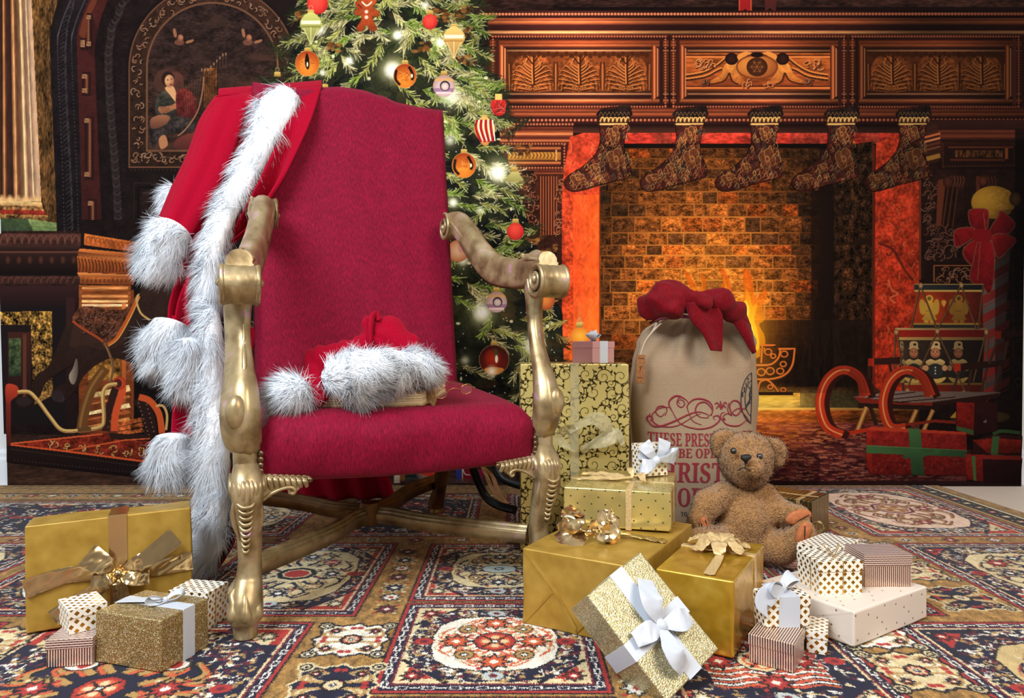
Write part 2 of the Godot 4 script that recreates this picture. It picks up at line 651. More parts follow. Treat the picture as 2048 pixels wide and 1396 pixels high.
	func beads(xa: float, ya: float, xb: float, yb: float, step: float, rad: float, c: Color, dark: Color, gleam: Variant = null) -> void:
		var n := int(Vector2(xb - xa, yb - ya).length() / step)
		for i in n + 1:
			var p := Vector2(xa, ya).lerp(Vector2(xb, yb), float(i) / maxi(n, 1))
			var g: float = gleam.call(p.x) if gleam != null else 1.0
			ell(p.x, p.y, rad, rad, Color(c.r * g, c.g * g, c.b * g), 1.0, dark, -0.2, -0.3)

	func scrolls(xa: float, ya: float, xb: float, yb: float, size: float, c: Color, d: Color, n: int, wd := 2.0) -> void:   # carved foliage: curled strokes with a dark side
		for i in n:
			var p := Vector2(r.randf_range(xa, xb), r.randf_range(ya, yb))
			var a0 := r.randf() * TAU
			var s := size * r.randf_range(0.5, 1.1)
			var turn := r.randf_range(2.5, 5.0) * (1 if r.randf() < 0.5 else -1)
			var q := PackedVector2Array()
			for k in 9:
				var t := k / 8.0
				q.append(p + Vector2.from_angle(a0 + turn * t) * s * (1.0 - 0.75 * t))
			var q2 := PackedVector2Array()
			for m in q: q2.append(m + Vector2(wd * 0.5, wd * 0.6))
			line(q2, wd, d, 0.8)
			line(q, wd, c.lightened(r.randf() * 0.15), 0.9, wd * 0.5)

	func texture(mips := true) -> ImageTexture:
		var o := im.duplicate() as Image
		o.convert(Image.FORMAT_RGB8)
		return ImageTexture.create_from_image(o)

# ---------------------------------------------------------------- the printed backdrop
func k8(r: int, g: int, b: int) -> Color: return Color8(r, g, b)

func backdrop() -> void:
	var cv := Cv.new(2048, 1028, -24.0, -60.0, 2048.0 / 2080.0, 1028.0 / 1044.0)
	cv.im.fill(k8(28, 20, 18))
	paint_left(cv)
	paint_fireplace(cv)
	paint_right(cv)
	dim_right(cv)
	paint_tree(cv)
	paint_horse(cv)
	# the weave of the cloth
	var m := StandardMaterial3D.new()
	m.albedo_texture = cv.texture()
	m.roughness = 0.72
	m.metallic_specular = 0.12
	m.uv1_scale = Vector3.ONE
	M.print = m
	var o := thing("printed_backdrop", "huge printed cloth backdrop of a christmas hall with fireplace, tree and stockings, hung behind the throne", "backdrop", Vector3(0, 0, -BACK))
	# the cloth: slack by a few millimetres
	var cloth := MB.new()
	cloth.grid(64, 32, func(a: float, b: float) -> Vector3:
		var y := lerpf(984.0, -60.0, b)
		var xl := lerpf(-12.0, 16.0, clampf((y + 60.0) / 1030.0, 0, 1))
		var xr := lerpf(2056.0, 2042.0, clampf((y + 60.0) / 1030.0, 0, 1))
		return cloth_at(lerpf(xl, xr, a), y))
	for i in cloth.v.size(): cloth.t[i] = cloth_uv(cloth.v[i])
	put("cloth", cloth.mesh(), m, o)
	var hem := MB.new()
	for s in 2:
		var line := PackedVector3Array()
		for i in 33:
			var y := lerpf(-60.0, 984.0, i / 32.0)
			line.append(cloth_at((-11.0 + 27.0 * (y + 60.0) / 1044.0) if s == 0 else (2055.0 - 13.0 * (y + 60.0) / 1044.0), y) - Vector3(0, 0, 0.003))
		hem.tube(line, func(_u: float) -> Vector2: return Vector2(0.003, 0.003), Vector3.BACK)
	put("hem", hem.mesh(), flat_mat(Color(0.09, 0.07, 0.06), 0.8), o)
	var bar := MB.new()
	bar.tube(PackedVector3Array([Vector3(-2.32, 2.285, -0.02), Vector3(0, 2.285, -0.02), Vector3(2.32, 2.285, -0.02)]), func(_u: float) -> Vector2: return Vector2(0.018, 0.018))
	put("hanging_bar", bar.mesh(), flat_mat(Color(0.2, 0.2, 0.2), 0.4, 0.8), o)
	print_parts.sort_custom(func(a, b) -> bool: return a[2] < b[2])
	var k_layer := 0
	for q in print_parts:
		k_layer += 1
		var pc := MB.new()
		var pts: PackedVector2Array = q[1]
		var ix := Geometry2D.triangulate_polygon(pts)
		for k in pts: pc.add(cloth_at(k.x, k.y) + Vector3(0, 0, 0.0006 + k_layer * 0.00006))
		for i in range(0, ix.size(), 3):
			var ccw := (pts[ix[i + 1]] - pts[ix[i]]).cross(pts[ix[i + 2]] - pts[ix[i]]) < 0
			if ccw: pc.tri(ix[i], ix[i + 1], ix[i + 2])
			else: pc.tri(ix[i], ix[i + 2], ix[i + 1])
		for i in pc.v.size(): pc.t[i] = cloth_uv(pc.v[i])
		var part := put(q[0], pc.mesh(), m, o)
		if q.size() > 3: part.set_meta("label", q[3])

var print_parts := []   # [name, outline, layer, label]

func cloth_at(x: float, y: float) -> Vector3:
	return Vector3((x - 1024.0) * BACK / F, EYE - (y - 698.0) * BACK / F, 0.0)

func cloth_uv(p: Vector3) -> Vector2:
	return Vector2((p.x * F / BACK + 1024.0 + 24.0) / 2080.0, ((EYE - p.y) * F / BACK + 698.0 + 60.0) / 1044.0)

func mark(called: String, p: PackedVector2Array, layer := 0, label := "") -> PackedVector2Array:
	print_parts.append([called, p, layer] if label == "" else [called, p, layer, label])
	return p

func oval(cx: float, cy: float, rx: float, ry: float, n := 24) -> PackedVector2Array:
	var o := PackedVector2Array()
	for i in n: o.append(Vector2(cx + rx * cos(TAU * i / n), cy + ry * sin(TAU * i / n)))
	return o

func paint_left(cv: Cv) -> void:
	# stone strip beside the column
	cv.poly(cv.curve([40, -60, 128, -60, 116, 0, 103, 50, 100, 90, 104, 200, 109, 330, 114, 470, 40, 470], 6, false), k8(104, 70, 34), 1.0, k8(74, 50, 30), 1, 0.75, 2.0, 0.7)
	for i in 60: cv.line(cv.pl([64 + cv.r.randf() * 42, cv.r.randf_range(-40, 440), 66 + cv.r.randf() * 42, cv.r.randf_range(-20, 450)]), 1.2, k8(40, 26, 18), 0.22)
	# fluted column
	var st := [-30, k8(90, 52, 30), 0, k8(70, 38, 24), 4, k8(44, 24, 18), 9, k8(196, 138, 86), 12, k8(120, 62, 32), 15, k8(64, 36, 28), 26, k8(46, 32, 28), 29, k8(150, 92, 54), 33, k8(216, 160, 102), 36, k8(126, 72, 42), 39, k8(88, 56, 40), 48, k8(120, 82, 54), 52, k8(236, 206, 150), 55, k8(196, 152, 104), 58, k8(118, 84, 64), 65, k8(152, 110, 84), 67, k8(228, 198, 150), 70, k8(142, 106, 82), 76, k8(192, 150, 116), 83, k8(206, 160, 118)]
	for y in range(-60, 404):
		var k := lerpf(0.76, 1.0, clampf((y + 10) / 410.0, 0, 1))
		var yy := int(cv.Y(y))
		for i in range(0, st.size() - 2, 2):
			var xa := cv.X(st[i] * k)
			var xb := cv.X(st[i + 2] * k)
			for x in range(maxi(0, int(xa)), int(xb)):
				var c: Color = (st[i + 1] as Color).lerp(st[i + 3], clampf((x - xa) / (xb - xa), 0, 1))
				var g := 0.86 + 0.3 * cv.blotch(x * 3, yy) + 0.12 * (cv.grain(x, yy >> 2) - 0.5)
				if y > 388:
					var m := clampf((y - 388 - 3 * sin(x * 0.4)) / 10.0, 0, 1)
					c = c.lerp(k8(214, 166, 110), m)
				cv.im.set_pixel(x, yy, Color(c.r * g, c.g * g, c.b * g))
	mark("printed_column", cv.pl([-12, -60, 58, -60, 82, 404, 97, 438, -6, 438]))
	cv.poly(cv.pl([-24, 402, 83, 404, 85, 413, -24, 410]), k8(232, 196, 128), 1, k8(180, 130, 80), 0, 0.2)
	cv.poly(cv.pl([-24, 410, 85, 413, 88, 421, -24, 418]), k8(104, 72, 42), 1, k8(150, 104, 60), 0, 0.8)
	cv.poly(cv.pl([-24, 418, 88, 421, 95, 431, -24, 427]), k8(148, 50, 34), 1, k8(104, 34, 26), 0, 0.4)
	cv.poly(cv.pl([-24, 427, 96, 431, 97, 440, -24, 436]), k8(150, 108, 58), 1, k8(96, 64, 38), 0, 0.8)
	cv.poly(cv.pl([-24, 436, 55, 438, 68, 466, -24, 470]), k8(66, 80, 50), 1, k8(46, 56, 40), 0, 0.2)
	cv.poly(cv.pl([55, 437, 147, 451, 149, 465, 68, 466]), k8(132, 146, 86), 1, k8(86, 104, 62), 0, 0.25)
	cv.line(cv.pl([58, 452, 147, 459]), 1.5, k8(66, 82, 50), 0.8)
	# dark arch band with beading
	var ba := cv.curve([190, -60, 140, -20, 118, 20, 104, 60, 100, 90, 104, 200, 110, 340, 114, 470], 6)
	var bb := cv.curve([165, 470, 161, 330, 157, 200, 154, 80, 162, 40, 184, -8, 235, -60], 6)
	var band := ba.duplicate()
	band.append_array(bb)
	cv.poly(band, k8(32, 25, 27), 1, k8(22, 17, 18), 0, 0.3)
	for i in ba.size() - 1:
		for k in 3:
			var p := ba[i].lerp(ba[i + 1], k / 3.0)
			cv.ell(p.x + 15, p.y, 1.4, 1.4, k8(84, 76, 78), 0.7)
			cv.ell(p.x + 43, p.y, 1.4, 1.4, k8(84, 76, 78), 0.6)
	for i in 56:
		var y := -30.0 + i * 8.8
		var x := key([[-40, 156], [0, 142], [60, 129], [100, 126], [470, 140]], y)
		cv.line(cv.curve([x - 6, y + 6, x, y, x + 6, y + 2, x + 3, y + 7, x + 7, y - 5]), 1.8, k8(76, 68, 72) if i % 3 else k8(52, 46, 50), 0.75)
	# red-brown band with inlays
	var ra := cv.curve([165, 470, 161, 330, 157, 200, 154, 80, 162, 40, 184, -8, 235, -60], 6)
	var rb := cv.curve([292, -60, 232, -20, 208, 20, 194, 70, 190, 110, 195, 240, 200, 360, 205, 470], 6)
	ra.append_array(rb)
	mark("printed_arch", ra)
	cv.poly(ra, k8(66, 29, 26), 1, k8(52, 24, 22), 0, 0.15)
	cv.poly(cv.curve([158, 70, 166, 38, 188, -8, 198, -8, 178, 40, 170, 80], 4), k8(110, 54, 34), 0.7)
	cv.poly(cv.pl([171, 100, 191, 120, 191, 100, 196, 60, 185, 30, 176, 60]), k8(40, 20, 20), 0.6)
	for b in [[162, 80, 8, 14], [165, 148, 12, 38], [170, 237, 13, 116], [177, 402, 12, 70], [174, 30, 6, 62]]:
		cv.rect(b[0] - 1, b[1] - 4, b[0] + b[2] + 5, b[1] + b[3] + 6, k8(34, 18, 18), 0.8)
		cv.rect(b[0] + b[2] - 7, b[1], b[0] + b[2], b[1] + b[3], k8(96, 50, 34), 0.8)
		cv.beads(b[0] + b[2] - 3, b[1] + 4, b[0] + b[2] - 3, b[1] + b[3], 4, 1.3, k8(176, 130, 86), k8(96, 60, 40))
		for e in [0, b[3] - 9]:
			cv.rect(b[0] - 1, b[1] + e, b[0] + 8, b[1] + e + 9, k8(150, 108, 74), 0.9)
			cv.line(cv.pl([b[0], b[1] + e + 2, b[0] + 7, b[1] + e + 7]), 1.5, k8(70, 36, 26))
	# inner dark band with a leaf rope
	cv.poly(cv.curve([205, 470, 200, 360, 195, 240, 190, 110, 194, 70, 208, 20, 232, -20, 292, -60, 420, -60, 420, 40, 262, 120, 262, 470], 6), k8(30, 20, 20), 1, k8(24, 17, 17), 0, 0.3)
	for i in 64:
		var y := -50.0 + i * 8.2
		var x := key([[-60, 300], [-20, 262], [20, 238], [60, 222], [110, 216], [470, 236]], y)
		var k := k8(66, 56, 52) if i % 2 else k8(50, 42, 40)
		cv.poly(cv.curve([x, y + 9, x - 7, y + 4, x - 6, y - 3, x, y + 3, x + 8, y - 3, x + 8, y + 4], 3, true), k, 0.6)
	for i in 40: cv.rect(244, -20 + i * 12.5, 256, -19 + i * 12.5, k8(52, 44, 42), 0.6)
	# frame of the painting
	var arch := func(rad: float, bottom: float) -> PackedVector2Array:
		var o := PackedVector2Array()
		for i in 41: o.append(Vector2(425, 137) + Vector2(-cos(PI * i / 40.0), -sin(PI * i / 40.0)) * rad)
		o.append(Vector2(425 + rad, bottom))
		o.append(Vector2(425 - rad, bottom))
		return o
	cv.poly(arch.call(174.0, 346.0), k8(24, 17, 17))
	cv.poly(arch.call(168.0, 336.0), k8(96, 62, 44))
	mark("printed_picture_frame", arch.call(168.0, 336.0), 0, "carved arched frame printed on the backdrop")
	cv.poly(arch.call(165.0, 333.0), k8(54, 34, 26), 1, k8(40, 26, 20), 0, 0.3)
	for i in 210:
		var p: Vector2
		if i < 130:
			var s := i / 130.0 * 3.2
			if s < 0.6: p = Vector2(425 - 149, 330 - s / 0.6 * 190)
			elif s < 2.6: p = Vector2(425, 137) - Vector2.from_angle((s - 0.6) / 2.0 * PI) * 149
			else: p = Vector2(425 + 149, 140 + (s - 2.6) / 0.6 * 190)
		else: p = Vector2(262 + (i - 130) / 80.0 * 320, 317)
		p += Vector2(cv.r.randf_range(-9, 9), cv.r.randf_range(-9, 9))
		cv.scrolls(p.x, p.y, p.x, p.y, 8, k8(124, 82, 56), k8(26, 16, 13), 1, 2.6)
	cv.poly(arch.call(133.0, 304.0), k8(100, 66, 46))
	cv.poly(arch.call(129.0, 300.0), k8(40, 28, 26), 1, k8(50, 33, 27), 0, 0.5, 0.8, 1.6)
	mark("printed_painting", arch.call(129.0, 300.0), 1, "dark old-master style painting printed on the backdrop")
	for q in [[430, 40, 60, 20, k8(66, 44, 36)], [340, 150, 40, 26, k8(84, 48, 38)], [520, 120, 40, 18, k8(70, 46, 36)], [500, 170, 60, 24, k8(72, 46, 36)], [400, 110, 50, 16, k8(56, 38, 32)], [330, 290, 60, 14, k8(70, 46, 34)]]:
		for k in 5: cv.ell(q[0] + cv.r.randf_range(-16, 16), q[1] + cv.r.randf_range(-8, 8), q[2] * cv.r.randf_range(0.3, 0.7), q[3] * cv.r.randf_range(0.3, 0.7), q[4], 0.22)
	for s in [[360, 74, 1], [497, 74, -1]]:   # two small winged heads
		var x: float = s[0]
		var y: float = s[1]
		cv.poly(cv.curve([x - 14, y - 14, x - 9, y - 16, x - 6, y - 2, x - 11, y], 4, true), k8(150, 96, 70), 0.9)
		cv.poly(cv.curve([x + 14, y + 8, x + 28, y + 5, x + 24, y + 11, x + 12, y + 13], 4, true), k8(150, 98, 66), 0.9)
		cv.ell(x + 2, y, 8, 9, k8(46, 26, 22), 0.8)
		cv.ell(x + 1, y + 2, 6, 7, k8(178, 116, 80), 0.9, k8(96, 54, 40), 0.2, -0.2)
		cv.ell(x - 1, y + 11, 10, 6, k8(122, 74, 54), 0.7)
	# organ
	cv.rect(408, 136, 434, 215, k8(110, 66, 34), 1, k8(84, 48, 28), 0, 0.5)
	for i in 6: cv.rect(411 + i * 3.6, 142, 412.8 + i * 3.6, 212, k8(46, 28, 20), 0.8)
	cv.rect(434, 140, 470, 215, k8(48, 32, 28), 1, null, 0, 0.4)
	for i in 9:
		var yb: float = 140.0 - absf(3.5 - i) * 0.0 - (0 if i < 3 else (i - 2) * 6.0)
		cv.line(cv.pl([404 + i * 6.0, 136, 404 + i * 6.0, maxf(yb, 108)]), 2.4, k8(66, 44, 34), 0.9)
		cv.ell(404 + i * 6.0, maxf(yb, 108), 1.3, 3, k8(170, 124, 92), 0.8)
	for i in 8: cv.rect(438 + i * 4.0, 146, 439.5 + i * 4.0, 212, k8(76, 52, 40), 0.7)
	# seated musician with a harp
	cv.ell(330, 163, 22, 24, k8(74, 46, 36), 0.8)
	cv.ell(352, 165, 16, 22, k8(96, 54, 44), 0.6)
	cv.poly(cv.curve([322, 186, 338, 180, 352, 192, 352, 226, 330, 232, 312, 226, 312, 204], 4, true), k8(62, 58, 48), 1, k8(40, 38, 34), 0, 0.4)
	cv.poly(cv.curve([330, 176, 345, 172, 352, 184, 354, 206, 340, 190], 4, true), k8(196, 142, 96), 1)
	cv.ell(336, 158, 13, 15, k8(40, 24, 20), 1)
	cv.ell(339, 162, 9.5, 12.5, k8(206, 150, 104), 1, k8(132, 82, 58), -0.3, -0.2)
	cv.ell(336, 160, 1.6, 1.2, k8(50, 28, 22)); cv.ell(343, 158, 1.5, 1.1, k8(50, 28, 22)); cv.line(cv.pl([341, 160, 342, 165]), 1.2, k8(150, 96, 66)); cv.ell(342, 169, 2.6, 1.6, k8(110, 44, 38))
	cv.poly(cv.curve([318, 214, 338, 212, 362, 202, 384, 198, 386, 206, 360, 214, 334, 226, 320, 226], 4, true), k8(178, 118, 78), 1, k8(120, 72, 50), 0, 0.2)
	cv.poly(cv.curve([352, 190, 372, 176, 392, 200, 390, 236, 360, 240], 4, true), k8(104, 38, 34), 1, k8(66, 26, 26), 0, 0.4)
	cv.poly(cv.curve([300, 240, 330, 226, 352, 232, 392, 240, 380, 262, 340, 268, 318, 280, 306, 296, 300, 270], 4, true), k8(54, 46, 42), 1, k8(34, 28, 28), 0, 0.6)
	cv.poly(cv.curve([302, 238, 322, 230, 340, 234, 330, 250, 304, 258], 4, true), k8(150, 92, 62), 0.9, k8(90, 54, 42))
	cv.poly(cv.curve([318, 278, 330, 270, 336, 290, 322, 298], 4, true), k8(170, 112, 74), 0.9)
	cv.poly(cv.curve([352, 280, 388, 266, 420, 284, 404, 298, 352, 298], 4, true), k8(112, 50, 42), 0.9, k8(70, 36, 32))
	cv.line(cv.curve([352, 174, 372, 174, 392, 164, 408, 152]), 3.4, k8(62, 42, 32))
	cv.line(cv.curve([408, 154, 404, 190, 394, 226, 372, 258, 356, 272]), 2.6, k8(142, 96, 66))
	for i in 7: cv.line(cv.pl([366 + i * 6, 172 - i * 3, 372 + i * 4, 232 - i * 6]), 0.8, k8(120, 82, 60), 0.5)
	# panels under the frame
	cv.rect(250, 346, 600, 480, k8(25, 18, 17), 1, null, 0, 0.3)
	for i in 40: cv.ell(262 + i * 8.0, 340, 1.6, 1.2, k8(66, 48, 38), 0.8)
	cv.line(cv.pl([268, 470, 268, 366, 600, 366]), 1.6, k8(50, 38, 34))
	cv.line(cv.pl([276, 470, 276, 374, 600, 374]), 2.4, k8(14, 10, 10))
	cv.rect(282, 380, 600, 470, k8(34, 23, 21), 1, null, 0, 0.3)
	cv.line(cv.curve([286, 386, 300, 384, 318, 380, 330, 392, 350, 388]), 2, k8(60, 46, 40))
	# pedestal, dark face
	cv.rect(-24, 462, 175, 990, k8(40, 25, 23), 1, k8(24, 17, 17), 0, 0.35)
	cv.rect(160, 440, 700, 990, k8(26, 18, 17), 1, k8(18, 13, 13), 0, 0.3)
	cv.rect(-24, 467, 162, 491, k8(78, 45, 37), 1, k8(58, 34, 29), 0, 0.3)
	for i in 12:
		cv.line(cv.curve([-14 + i * 14.4, 488, -10 + i * 14.4, 474, -2 + i * 14.4, 472, 0 + i * 14.4, 484]), 2.2, k8(104, 66, 54), 0.8)
		cv.ell(-6 + i * 14.4, 483, 3, 3.4, k8(44, 26, 23), 0.7)
	cv.rect(-24, 491, 160, 501, k8(58, 36, 32), 1, k8(36, 23, 21))
	cv.rect(-24, 503, 158, 507, k8(104, 62, 46), 1, k8(60, 36, 30))
	cv.rect(-24, 507, 156, 550, k8(44, 27, 24), 1, k8(20, 14, 14))
	for i in 7: cv.ell(16 + i * 22.0, 520, 5.5, 9, k8(120, 66, 44), 0.5, k8(44, 26, 22))
	cv.rect(-24, 552, 160, 570, k8(66, 39, 33), 1, k8(46, 28, 25), 0, 0.3)
	for i in 13: cv.line(cv.curve([-10 + i * 13, 566, -6 + i * 13, 556, 0 + i * 13, 556]), 2, k8(94, 58, 48), 0.8)
	cv.rect(-24, 572, 160, 612, k8(50, 29, 28), 1, k8(32, 21, 21))
	cv.rect(132, 595, 150, 860, k8(50, 29, 28), 1, k8(30, 20, 20))
	cv.rect(-24, 612, 132, 850, k8(26, 20, 21))
	cv.poly(cv.pl([-24, 624, 104, 622, 106, 790, 66, 812, 62, 650, -24, 650]), k8(120, 88, 40), 1, k8(84, 60, 32), 0, 1.3, 1.6, 1.3)
	cv.rect(-24, 650, 62, 800, k8(30, 22, 23))
	cv.rect(16, 664, 62, 800, k8(62, 32, 27), 1, k8(36, 22, 21))
	cv.rect(46, 668, 53, 800, k8(92, 50, 36), 0.9)
	cv.rect(18, 676, 42, 752, k8(64, 76, 46), 1, k8(44, 54, 36), 0, 0.6)
	# pedestal, face lit by the fire
	mark("printed_pedestal", cv.pl([-4, 467, 170, 467, 292, 488, 268, 560, 268, 830, 290, 868, 160, 868, 8, 868]), 0)
	cv.poly(cv.pl([169, 467, 292, 487, 288, 507, 168, 490]), k8(196, 104, 44), 1, k8(128, 60, 28), 0, 0.3)
	for i in 13: cv.line(cv.curve([173 + i * 9.3, 484 + i * 1.5, 174 + i * 9.3, 475 + i * 1.5, 179 + i * 9.3, 474 + i * 1.5, 180 + i * 9.3, 483 + i * 1.5]), 1.8, k8(92, 40, 20), 0.9)
	cv.poly(cv.pl([160, 497, 286, 508, 270, 517, 156, 503]), k8(214, 120, 56), 1, k8(120, 58, 28))
	cv.poly(cv.pl([156, 503, 268, 517, 266, 524, 156, 512]), k8(90, 44, 24), 1, k8(206, 120, 60))
	cv.poly(cv.pl([154, 512, 262, 524, 258, 548, 156, 545]), k8(176, 92, 42), 1, k8(112, 52, 26), 0, 0.15)
	for i in 16: cv.line(cv.curve([157 + i * 6.7, 516 + i * 0.7, 160 + i * 6.7, 530 + i * 0.5, 159 + i * 6.7, 544]), 2.4, k8(70, 32, 18), 0.85)
	cv.poly(cv.pl([154, 545, 266, 549, 268, 556, 158, 553]), k8(230, 140, 72), 1, k8(120, 60, 30))
	cv.poly(cv.pl([160, 553, 268, 556, 268, 570, 160, 568]), k8(172, 92, 42), 1, k8(110, 54, 28), 0, 0.2)
	for i in 12: cv.ell(166 + i * 8.6, 562, 3, 4, k8(96, 46, 24), 0.8)
	cv.poly(cv.pl([158, 570, 262, 571, 262, 868, 158, 868]), k8(140, 74, 34), 1, k8(96, 46, 26), 0, 0.3, 0.4, 1.5)
	for b in [[574, k8(232, 150, 84)], [583, k8(120, 60, 30)], [590, k8(220, 140, 78)], [600, k8(246, 190, 122)], [608, k8(255, 214, 160)]]: cv.rect(164, b[0], 256, b[0] + 5, b[1], 0.85, null, 0, 0.3, 0.3, 1.0)
	cv.rect(244, 606, 252, 830, k8(216, 118, 54), 0.9, k8(150, 72, 34)); cv.rect(262, 580, 268, 840, k8(128, 62, 30), 0.9)
	cv.rect(176, 640, 240, 760, k8(122, 62, 30), 1, k8(150, 104, 44), 0, 0.7)
	for b in [[770, 12, k8(230, 196, 128)], [790, 5, k8(190, 112, 56)], [806, 9, k8(244, 214, 150)], [820, 6, k8(160, 84, 42)], [834, 6, k8(206, 130, 66)]]: cv.poly(cv.pl([176, b[0] + 18, 258, b[0], 262, b[0] + b[1], 172, b[0] + b[1] + 16]), b[2], 0.9, null, 0, 0.3)
	for i in 3: cv.poly(cv.pl([236, 846 + i * 9, 284, 834 + i * 11, 290, 842 + i * 11, 236, 853 + i * 9]), k8(150, 74, 36), 0.9, null, 0, 0.8)
	# floor
	cv.rect(-24, 868, 470, 990, k8(46, 29, 24), 1, k8(62, 42, 32), 0, 0.4, 0.4, 2.0)

func paint_horse(cv: Cv) -> void:
	var dk := k8(50, 34, 28)
	var body := PackedVector2Array()
	body = cv.curve([300, 548, 330, 540, 350, 560, 356, 700, 350, 790, 325, 800, 296, 752, 262, 726, 226, 716, 196, 728, 168, 752, 142, 794, 118, 802, 104, 792, 110, 776, 132, 764, 148, 742, 152, 728, 120, 744, 92, 766, 78, 796, 50, 816, 34, 808, 42, 796, 60, 788, 72, 752, 96, 734, 112, 702, 132, 652, 150, 626, 176, 612, 214, 618, 250, 618, 276, 590], 5, true)
	mark("printed_rocking_horse", body, 3, "dark rocking horse printed on the backdrop")
	cv.poly(body, dk, 1, k8(36, 23, 20), 0, 0.15)
	cv.poly(cv.curve([158, 626, 190, 618, 230, 628, 262, 622, 250, 680, 210, 700, 170, 690, 140, 690], 5, true), k8(66, 42, 32), 0.45)
	cv.line(cv.curve([104, 792, 118, 802, 128, 800, 124, 790]), 4, k8(52, 42, 44)); cv.ell(115, 792, 12, 12, k8(46, 36, 38), 0.9); cv.ell(48, 803, 16, 9, k8(44, 34, 34), 0.9)
	cv.poly(cv.curve([154, 716, 157, 740, 152, 764, 144, 768, 138, 752, 146, 736], 4, true), k8(150, 134, 114), 1, k8(84, 70, 60), 1)
	var sad := cv.curve([146, 640, 152, 624, 170, 612, 212, 617, 246, 620, 258, 612, 274, 590, 278, 598, 256, 636, 232, 680, 214, 690, 196, 674, 166, 656], 5, true)
	mark("printed_saddle", sad, 4)
	cv.poly(sad, k8(100, 56, 38), 1, k8(66, 38, 28), 0, 0.7)
	cv.scrolls(160, 622, 240, 670, 6, k8(106, 62, 40), k8(36, 20, 18), 46, 2.0)
	cv.line(cv.curve([146, 642, 166, 657, 196, 675, 212, 688]), 5, k8(150, 62, 34))
	cv.line(cv.curve([278, 592, 258, 634, 234, 676, 216, 690]), 7, k8(178, 84, 34)); cv.line(cv.curve([280, 594, 262, 634, 238, 676, 218, 692]), 2, k8(214, 150, 80))
	cv.ell(211, 688, 5, 6.5, k8(120, 84, 48), 1, k8(60, 36, 26))
	cv.line(cv.curve([213, 692, 222, 714, 226, 738, 221, 764]), 5, k8(104, 70, 46)); cv.line(cv.curve([212, 692, 220, 714, 224, 738, 219, 764]), 1.5, k8(160, 120, 80))
	cv.line(cv.curve([278, 588, 274, 602, 282, 626, 300, 640]), 4, k8(190, 150, 84))
	# platform, rails and posts
	cv.line(cv.curve([212, 736, 186, 772, 170, 820, 163, 858]), 20, k8(98, 62, 32)); cv.line(cv.curve([206, 740, 182, 776, 166, 822, 160, 856]), 5, k8(132, 90, 46))
	cv.line(cv.curve([240, 762, 228, 786, 216, 830, 212, 862]), 15, k8(48, 28, 24))
	for i in 7: cv.ell(238 - i * 3.6, 782 + i * 12, 1.3, 1.3, k8(140, 108, 80), 0.8)
	cv.line(cv.curve([240, 760, 246, 776, 238, 804, 231, 830, 229, 862]), 14, k8(196, 76, 40)); cv.ell(239, 766, 13, 13, k8(206, 84, 44), 1, k8(150, 48, 30)); cv.ell(236, 767, 8, 9, k8(74, 34, 28))
	cv.line(cv.curve([276, 796, 290, 814, 298, 840, 302, 868]), 26, k8(40, 24, 22))
	for i in 9:
		cv.ell(277 + i * 2.6, 806 + i * 8, 1.4, 1.4, k8(150, 120, 88), 0.8); cv.ell(291 + i * 2.4, 800 + i * 9, 1.4, 1.4, k8(150, 120, 88), 0.8)
	cv.line(cv.curve([278, 794, 300, 802, 318, 828, 324, 866]), 13, k8(188, 78, 38))
	cv.poly(cv.pl([14, 888, 205, 866, 222, 868, 300, 874, 345, 880, 345, 930]), k8(124, 40, 26), 1, k8(84, 28, 20), 0, 0.5)
	mark("printed_rocker_base", cv.pl([14, 888, 205, 866, 345, 880, 345, 958, 14, 924]), 3)
	cv.poly(cv.pl([218, 866, 320, 872, 330, 884, 222, 878]), k8(44, 26, 22))
	for i in 8:
		cv.scrolls(100 + i * 30, 886 + i * 2, 112 + i * 30, 894 + i * 4, 7, k8(196, 146, 76), k8(60, 22, 16), 5, 2.2)
	cv.line(cv.pl([14, 888, 205, 868]), 3, k8(200, 84, 46)); cv.line(cv.pl([14, 889, 130, 902, 345, 930]), 4, k8(196, 78, 40)); cv.line(cv.pl([130, 902, 250, 880, 300, 877]), 2.5, k8(196, 86, 44))
	cv.poly(cv.pl([14, 890, 130, 904, 345, 932, 345, 964, 16, 926]), k8(34, 22, 21), 1, k8(22, 16, 16))
	for i in 60: cv.ell(24 + i * 5.4, 898 + i * 0.72, 0.9, 0.9, k8(120, 96, 74), 0.7)
	for i in 44: cv.ell(30 + i * 7.2, 920 + i * 0.75, 1.1, 1.1, k8(96, 78, 62), 0.6)
	cv.rect(12, 778, 22, 892, k8(128, 42, 30), 1, k8(70, 28, 24))
	cv.poly(cv.curve([12, 770, 28, 769, 37, 776, 36, 790, 26, 798, 18, 806, 12, 802], 4, true), k8(178, 62, 38), 1, k8(130, 40, 30))
	for q in [[0, k8(150, 112, 64), 8.0], [-1.4, k8(206, 168, 100), 4.0]]:
		cv.line(cv.curve([36, 784 + q[0], 58, 784 + q[0], 74, 798 + q[0], 102, 836 + q[0], 124, 860 + q[0], 158, 861 + q[0], 200, 854 + q[0], 208 + q[0], 836, 206 + q[0], 790, 214, 772 + q[0], 234, 768 + q[0]], 5), q[2], q[1])
	cv.line(cv.pl([156, 860, 182, 857]), 9, k8(92, 62, 36))
	cv.line(cv.curve([312, 812, 326, 812, 334, 830, 332, 860]), 5, k8(190, 150, 88))

func wood_gleam(x: float) -> float:   # the printed hall grows darker away from its fire
	return key([[940, 0.95], [1120, 1.12], [1330, 0.98], [1520, 0.9], [1660, 0.66], [1860, 0.5], [2060, 0.36]], x)

